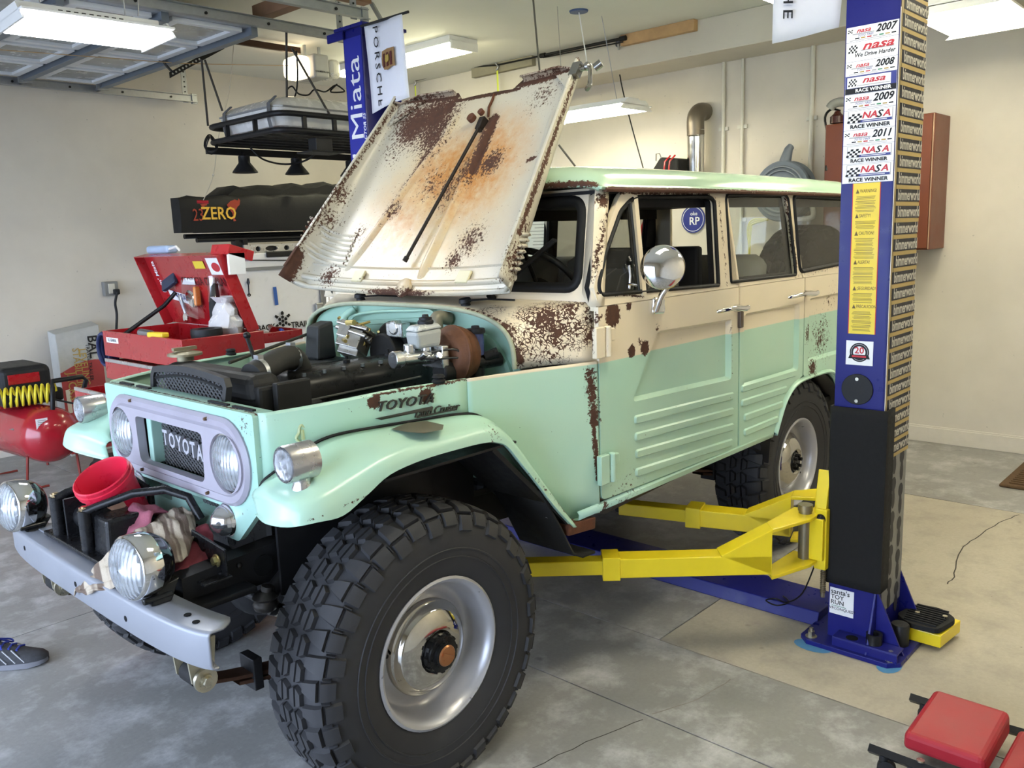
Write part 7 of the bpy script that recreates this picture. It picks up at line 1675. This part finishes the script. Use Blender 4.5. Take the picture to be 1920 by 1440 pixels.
MB().tube(smooth_line([p, at(1162, 140, 'x', 5.1), at(1180, 220, 'x', 5.1), at(1206, 315, 'x', 5.1)], 5), .006, 6).build('drop_cable', blackm, t, 60)
t = thing('pull_cord', 'thin dark cord hanging from the ceiling down behind the bonnet tip', 'cord', (3.0, 1.3, 3.4)); a = at(998, -20, 'z', ZC); MB().tube([a, at(1012, 135, 'x', a.x)], .007, 6).cut().tube([at(1048, 272, 'x', a.x), at(1078, 311, 'x', a.x)], .007, 6).build('cord_line', mat('grey cord', (.12, .11, .09), .7), t, 60)
t = thing('ceiling_rosette', 'small blue round ceiling rosette with thin white cord', 'rosette', at(1085, 20, 'z', ZC)); p = at(1085, 20, 'z', ZC); MB().lathe([(.001, -.014), (.07, -.012), (.075, 0)], p, (0, 0, 1), 24).build('cap_disc', mat('dull blue cap', (.05, .09, .22), .5), t, 50); MB().tube([p, at(1098, 100, 'x', p.x), at(1105, 150, 'x', p.x)], .005, 5).build('cap_cord', whitepl, t, 60)
# conduits
for i, (u, v0, v1, r) in enumerate(((1357, 110, 330, .017), (1393, 107, 330, .014), (1525, 88, 330, .020))):
    p = at(u, v0, 'x', XB-.02); q = at(u-8, 420, 'x', XB-.02)
    t = thing('wall_conduit', ('narrow', 'thinnest', 'thick')[i]+(' white conduit beside the shiny vent duct', ' white conduit between the other two on the back wall', ' white conduit beside the grey hose reel')[i], 'conduit', (p.x, p.y, 0), 'wall conduits')
    MB().cyl((XB-.02, p.y, .13), (XB-.02, p.y, 3.165), r, k=10).build('conduit_pipe', mat('cream conduit', (.66, .64, .55), .45), t, 60)
    mb = MB()
    for z in (.9, 1.8, 2.6): mb.cut().box((XB-.012, p.y, z), (.02, .09, .03))
    mb.build('conduit_strap', MATS['cream conduit'], t)
t = thing('vent_duct', 'shiny metal vent duct with elbow on the back wall', 'duct', (5.25, 1.36, 1.5))
MB().cyl((5.24, 1.36, 2.10), (5.24, 1.36, 2.66), .075, k=22).build('duct_pipe', mat('shiny duct', (.62, .62, .60), .18, 1., .05), t, 50)
MB().tube(smooth_line([V((5.24, 1.36, 2.56)), V((5.24, 1.36, 2.70)), V((5.30, 1.36, 2.76)), V((5.40, 1.36, 2.77))], 5), .078, 18).build('duct_elbow', mat('brownish elbow', (.20, .17, .13), .4, .6), t, 50)
mb = MB()
for z in (2.55, 2.60): mb.cut().lathe([(.076, -.006), (.080, 0), (.076, .006)], (5.24, 1.36, z), (0, 0, 1), 22)
mb.build('duct_ring', MATS['shiny duct'], t, 50)
t = thing('hose_reel', 'grey plastic hose reel on the back wall above the wagon roof', 'hose reel', (5.28, .53, 2.05)); gh = mat('grey reel plastic', (.16, .19, .23), .5)
MB().lathe([(.001, -.08), (.24, -.08), (.25, -.06), (.22, -.05), (.22, .05), (.25, .06), (.24, .08), (.001, .08)], (5.28, .53, 2.02), (1, 0, 0), 36).build('reel_drum', gh, t, 40)
MB().tube([V((5.25, .52, 2.26)), V((5.25, .49, 2.36)), V((5.27, .48, 2.38))], [.05, .035, .03], 10).build('reel_neck', gh, t, 50)
for r in (.20, .17): MB().tube([V((5.195, .53+r*math.cos(2*PI*i/30), 2.02+r*math.sin(2*PI*i/30))) for i in range(30)], .010, 6, True).build('reel_ring', mat('pale grey hose', (.22, .25, .29), .5), t, 60)
MB().tube(smooth_line([V((5.25, .30, 1.93)), V((5.22, .26, 1.80)), V((5.22, .45, 1.78))], 4), .022, 8).build('reel_pipe', whitepl, t, 60)
t = thing('yellow_hose', 'yellow garden hose hanging on the back wall seen through the rear window', 'hose', (5.3, .9, 1.5))
for k in range(3): MB().tube(smooth_line([at(1440, 412, 'x', 5.32), at(1412, 412+4*k, 'x', 5.32), at(1402+3*k, 430, 'x', 5.32), at(1405, 470, 'x', 5.32), at(1404, 560, 'x', 5.32)], 5), .010, 6).build('hose_run', mat('yellow hose', (.62, .55, .10), .5), t, 60)
t = thing('red_hose_coil', 'coil of red cable on the wall seen through the driver window', 'cable', at(1235, 445, 'x', 5.34)); random.seed(2)
for k in range(5):
    c = at(1226, 448, 'x', 5.33)
    if k == 0: MB().cyl(c+V((-.04, 0, .12)), V((XB, c.y, c.z+.12)), .012, k=8).build('wall_hook', steel, t)
    MB().tube([c+V((0, (.085+.012*k)*math.cos(2*PI*i/18)+.01*k, (.22+.02*k)*math.sin(2*PI*i/18)-.02*k)) for i in range(18)], .011, 6, True).build('cable_loop', mat('red cable', (.50, .05, .05), .45), t, 60)
t = thing('round_sign', 'round blue sign with white crown and letters on the back wall', 'sign', at(1302, 410, 'x', 5.39)); c = at(1300, 411, 'x', XB-.01); m = MB(); k = 32
m.mat(0).cyl(c, c+V((-.006, 0, 0)), .125, k=k).mat(1).lathe([(.112, .0065), (.107, .0065)], c, (-1, 0, 0), k); m.text('RP', c+V((-.008, -.015, -.02)), (0, -1, 0), (0, 0, 1), .10, .001, .012).text('oke', c+V((-.008, -.01, .05)), (0, -1, 0), (0, 0, 1), .05, .001, .006)
m.build('sign_disc', [blueink, paper], t)
t = thing('wall_notice', 'white notice sheet with blue heading seen through the windscreen', 'notice', at(1010, 440, 'x', 5.39)); a = at(1012, 440, 'x', XB-.006); MB().box(a+V((0, 0, -.05)), (.004, .34, .62)).build('sheet', paper, t); MB().box(a+V((-.004, 0, .20)), (.002, .33, .12)).build('blue_heading', mat('notice blue', (.04, .12, .38), .5), t); mb = MB()
for i in range(12): mb.cut().box(a+V((-.003, random.uniform(-.02, .02), .11-.036*i)), (.001, random.uniform(.16, .28), .008))
mb.build('printed_line', grayink, t)
t = thing('black_tool_bag', 'black bag with red cord on the shelf behind the wagon roof', 'bag', (5.2, 1.62, 2.2)); MB().hexa([V((5.1, 1.80, 2.20)), V((5.1, 1.46, 2.20)), V((5.35, 1.46, 2.20)), V((5.35, 1.80, 2.20)), V((5.12, 1.66, 2.39)), V((5.12, 1.47, 2.365)), V((5.33, 1.47, 2.365)), V((5.33, 1.66, 2.39))]).build('bag_body', blackmat, t, bevel=.02, seg=3)
for k in range(2): MB().tube([V((5.09, 1.60-.05*k, 2.22)), V((5.08, 1.58-.05*k, 2.34)), V((5.14, 1.56-.05*k, 2.395))], .008, 6).build('red_cord', redp, t, 60)
MB().tube([V((5.12, 1.70, 2.36)), V((5.11, 1.69, 2.42)), V((5.12, 1.66, 2.42)), V((5.13, 1.65, 2.38))], .006, 6).build('bag_loop', steel, t, 60)
MB().box((5.26, 1.76, 2.185), (.27, .56, .03)).build('bag_shelf', white, t)
# brown cabinet
cbm = mat('red brown cabinet', (.16, .045, .018), .38, 0, .12, 5)
t = thing('wall_cabinet', 'tall red brown wall cabinet on the back wall behind the sticker post', 'cabinet', (5.2, -.30, 1.52))
MB().box((5.22, -.30, 2.01), (.35, .80, .97)).build('cabinet_case', cbm, t, bevel=.006)
MB().box((5.04, -.10, 2.01), (.014, .38, .95)).build('cabinet_door', cbm, t, bevel=.004); MB().box((5.04, -.495, 2.01), (.014, .38, .95)).build('cabinet_door', cbm, t, bevel=.004)
MB().box((5.036, -.694, 2.01), (.006, .006, .96)).build('edge_strip', mat('worn pale edge', (.42, .28, .18), .5), t)
t = thing('grey_elbow_pipe', 'grey elbow hose above the cabinet left of the sticker post', 'pipe', (5.15, .1, 2.6)); MB().tube(smooth_line([at(1556, 203, 'x', 5.1), at(1563, 195, 'x', 5.1), at(1578, 191, 'x', 5.1), at(1600, 192, 'x', 5.1)], 5), .035, 12).build('elbow', mat('grey elbow', (.30, .30, .27), .6), t, 60)
t = thing('dark_bottle', 'dark bottle with black hose standing on the brown cabinet', 'bottle', (5.1, .03, 2.5)); p = at(1570, 226, 'x', 5.15); MB().lathe([(.055, -.02), (.055, .03), (.03, .05), (.02, .07), (.001, .07)], p, (0, 0, 1), 16).build('bottle_body', mat('dark red brown bottle', (.06, .02, .015), .3), t, 50); MB().tube(smooth_line([p+V((0, -.02, .07)), p+V((0, .05, .09)), p+V((-.02, .09, .03)), at(1552, 260, 'x', 5.1), at(1549, 320, 'x', 5.03)], 5), .010, 6).build('bottle_hose', blackm, t, 60)
# door mat
t = thing('door_mat', 'brown ribbed door mat on the floor by the back wall', 'mat', (4.8, -1.75, 0)); mm = mat('brown coir', (.13, .075, .035), .95, 0, .3, 60, .5)
MB().box((4.82, -1.79, .012), (.80, .80, .022)).build('mat_body', mm, t, bevel=.008)
mb = MB()
for i in range(15): mb.box((4.47+.05*i, -1.79, .026), (.022, .70, .012))
tag(mb.build('mat_rib', mm, t), kind='stuff')
# creeper
cr = thing('mechanic_creeper', 'red padded mechanic creeper with black rails at the lower right corner', 'creeper', (1.1, -2.2, 0)); cred = mat('red vinyl pad', (.36, .018, .028), .42, 0, .07, 10, .08)
ux = V((1, -.0, 0)); A = V((.985, -1.93, 0)); cx_ = V((1, .0, 0)); 
def cp(a, b_, z): return V((.955+a, -1.925-b_, z))
MB().hexa([cp(.01, .0, .085), cp(.31, .0, .085), cp(.31, .24, .085), cp(.01, .24, .085), cp(.0, .005, .150), cp(.31, .005, .165), cp(.31, .235, .165), cp(.0, .235, .150)]).build('head_pad', cred, cr, bevel=.018, seg=3)
MB().box(cp(.155, .85, .085), (.33, 1.18, .05)).build('body_pad', cred, cr, bevel=.015, seg=3)
for a in (-.035, .355):
    MB().tube([cp(a, -.085, .075), cp(a, .12, .075), cp(a+(.0), .22, .075), cp(a-(.02 if a < 0 else -.02), .32, .068), cp(a-(.03 if a < 0 else -.03), 1.4, .068)], .017, 4).build('side_rail', blackm, cr, 30)
    MB().cyl(cp(a, .07, .095), cp(a, .07, .10), .012, k=10).build('rail_screw', zinc, cr)
    for b_ in (-.04, 1.2): MB().cyl(cp(a, b_, .07), cp(a, b_, .035), .014, k=8).lathe([(.001, -.012), (.028, -.012), (.028, .012), (.001, .012)], cp(a, b_+.01, .028), (1, .3, 0), 16).build('castor', blackpl, cr, 50)
MB().lathe([(.028, 0), (.03, .012), (.018, .02), (.001, .02)], cp(-.03, .06, .05), (0, 0, 1), 16).build('castor_plate', steel, cr, 50)
# shoe at the left edge
so = thing('running_shoe', 'grey running shoe with blue laces on the bluish floor', 'shoe', (-.65, 1.2, 0))
dirv = (V((-.545, 1.085, 0))-V((-.78, 1.26, 0))).normalized(); nrm = V((-dirv.y, dirv.x, 0)); T0 = V((-.545, 1.10, 0))
def shp(a, b_, z): return T0-dirv*a+nrm*b_+V((0, 0, z))
rows_s, rows_u = [], []
for a, w, h in ((.0, .005, .03), (.008, .028, .045), (.03, .042, .058), (.07, .050, .066), (.12, .048, .085), (.17, .044, .105), (.22, .040, .115), (.27, .040, .118), (.30, .030, .112), (.315, .008, .09)):
    rows_s.append([shp(a, w*1.06, .002+.010*max(0, 1-a/.06)), shp(a, w*1.08, .026), shp(a, -w*1.08, .026), shp(a, -w*1.06, .002+.010*max(0, 1-a/.06))])
    rows_u.append([shp(a, w, .024), shp(a, w*.98, h*.5+.01), shp(a, w*.75, h*.85), shp(a, w*.3, h), shp(a, -w*.3, h), shp(a, -w*.75, h*.85), shp(a, -w*.98, h*.5+.01), shp(a, -w, .024)])
MB().grid(rows_s, True).build('sole', mat('grey rubber sole', (.20, .20, .22), .6), so, 40)
MB().grid(rows_u).build('upper', mat('grey mesh upper', (.06, .06, .065), .7, 0, .3, 60, .3), so, 60)
mb = MB()
for a in (.10, .13, .16, .19): mb.tube([shp(a, .028, .075+(a-.1)*.35), shp(a+.008, 0, .084+(a-.1)*.38), shp(a+.012, -.028, .078+(a-.1)*.35)], .005, 6)
mb.tube(smooth_line([shp(.20, .02, .12), shp(.16, .05, .10), shp(.15, .04, .09), shp(.19, .0, .125), shp(.16, -.05, .10), shp(.20, -.02, .12)], 4), .004, 6).build('lace', mat('blue lace', (.03, .05, .33), .7), so, 60)
mb = MB()
for k in range(4):
    a = .08+.035*k; mb.tube([shp(a, -.048, .03), shp(a+.02, -.046, .055), shp(a+.05, -.036, .085)], .003, 5).tube([shp(a, .048, .03), shp(a+.02, .046, .055), shp(a+.05, .036, .085)], .003, 5)
mb.build('side_stripe', mat('silver stripe', (.45, .45, .46), .4), so, 60)
# ---- bucket and cloths lying on the winch
bk = thing('red_bucket', 'small red plastic bucket tipped over on the winch', 'bucket', (-.52, .16, .78))
bc = at(246, 972, 'x', -.50); ba = (at(207, 917, 'x', -.565)-bc).normalized(); bk_m = mat('red bucket plastic', (.62, .018, .05), .3, 0, .05)
MB().lathe([(.001, .0), (.068, .0), (.072, .006), (.090, .17), (.097, .172), (.098, .19), (.094, .192), (.095, .205), (.090, .208), (.086, .20), (.068, .012), (.001, .010)], bc, ba, 36).build('bucket_body', bk_m, bk, 40)
u, w = frame(None, ba); 
MB().grid([[bc+ba*h+(u*math.cos(t)+w*math.sin(t))*(.0735+.017*h/.165) for t in [1.2+.12*i for i in range(14)]] for h in (.03, .09, .15)]).build('torn_label', mat('torn paper label', (.52, .30, .20), .8, 0, .3, 30), bk, 60)
def cloth(name, label, pts, m, amp=.012, seed=1, thick=.004):
    random.seed(seed); t = thing(name, label, 'cloth', V(pts[0][0]))
    R_ = [smooth_line([V(p) for p in r], 6) for r in pts]; cols = [smooth_line([r[i] for r in R_], 7) for i in range(len(R_[0]))]
    rows = []
    for i, c in enumerate(cols): rows.append([p+V((0, 0, amp*math.sin(i*.9+j*.55)+amp*.6*math.sin(j*1.3-i*.3))) for j, p in enumerate(c)])
    MB().grid(rows).build('cloth_sheet', m, t, 70, solid=thick); return t
def striped():
    m, nt, b = new_mat('striped towel'); p = coord(nt); sx = node(nt, 'ShaderNodeSeparateXYZ'); link(nt, p, sx.inputs[0])
    c = mth(nt, 'ADD', mth(nt, 'MULTIPLY', sx.outputs[0], .92), mth(nt, 'ADD', mth(nt, 'MULTIPLY', sx.outputs[1], -.28), mth(nt, 'MULTIPLY', noise(nt, 6, 2), .03)))
    s1 = mth(nt, 'ADD', mth(nt, 'MULTIPLY', mth(nt, 'SINE', mth(nt, 'MULTIPLY', c, 300)), .7), mth(nt, 'SINE', mth(nt, 'MULTIPLY', c, 128))); f = mrange(nt, mth(nt, 'ADD', s1, mth(nt, 'MULTIPLY', noise(nt, 18, 4), 1.2)), .2, 1.0)
    dirt = noise(nt, 9, 5)
    col = mix(nt, f, (.44, .37, .28), (.13, .09, .065)); col = mix(nt, mrange(nt, dirt, .5, .75, 0, .5), col, (.20, .14, .09))
    link(nt, col, b.inputs['Base Color']); b.inputs['Roughness'].default_value = .95; bump(nt, b, noise(nt, 160, 3), .5, .004); return m
T1 = [[at(u, v, 'x', x) for u, v in r] for x, r in ((-.44, ((306, 978), (330, 954), (352, 955), (367, 974))), (-.50, ((283, 992), (305, 966), (340, 982), (364, 1008))), (-.56, ((253, 1012), (275, 986), (318, 1008), (350, 1040))), (-.64, ((214, 1040), (238, 1010), (285, 1032), (322, 1064))),
    (-.70, ((178, 1068), (202, 1042), (240, 1060), (265, 1092))), (-.74, ((158, 1088), (170, 1079), (192, 1088), (216, 1098))), (-.768, ((137, 1113), (142, 1109), (150, 1111), (166, 1108))))]
cloth('striped_towel', 'dirty striped towel draped over the winch and bumper', T1, striped(), .006)
rag = mat('dusty red rag', (.30, .06, .075), .95, 0, .25, 30, .4)
T2 = [[(-.50, .12, .86), (-.46, .02, .87), (-.44, -.08, .86)], [(-.56, .06, .90), (-.54, .0, .91), (-.52, -.08, .90)], [(-.60, -.02, .85), (-.60, -.06, .84), (-.58, -.12, .83)]]
cloth('pink_rag', 'faded pink shop rag tucked under the red bucket', T2, mat('faded pink rag', (.34, .10, .14), .95, 0, .25, 30, .4), .010, 4)
T3 = [[(-.42, -.22, .86), (-.50, -.22, .87), (-.58, -.22, .85)], [(-.44, -.29, .84), (-.52, -.30, .83), (-.60, -.28, .80)], [(-.48, -.36, .815), (-.56, -.38, .795), (-.64, -.36, .775)]]
cloth('red_rag', 'faded red shop rag behind the driving lamp nearest the front wheel', T3, rag, .008, 6)
MB().box((-.56, -.34, .782), (.10, .16, .012)).build('cable_block', blackm, win)
# spare tyre in the load space
sp_t = thing('spare_tyre', 'spare mud tyre standing inside the rear side window', 'tyre', (3.20, -.60, .77))
place(_tm, Matrix.Translation((3.20, -.585, 1.27)) @ Matrix.Rotation(.4, 4, 'Y')).build('tyre_carcass', tyrem, sp_t, 28)
MB().lathe([(.236, .10), (.22, .05), (.12, .04), (.001, .04)], (3.20, -.585, 1.27), (0, -1, 0), 36).build('tyre_wheel', rimm, sp_t, 50)
# ================================================================ a thing of one piece is that piece itself
for e in [o for o in COL.objects if o.type == 'EMPTY' and o.parent is None]:
    ch = [o for o in COL.objects if o.parent == e]
    if len(ch) == 1:
        c = ch[0]; nm = e.name
        for k in ('label', 'category', 'group'):
            if k in e: c[k] = e[k]
        c.parent = None; c.matrix_parent_inverse = Matrix.Identity(4); bpy.data.objects.remove(e); c.name = nm
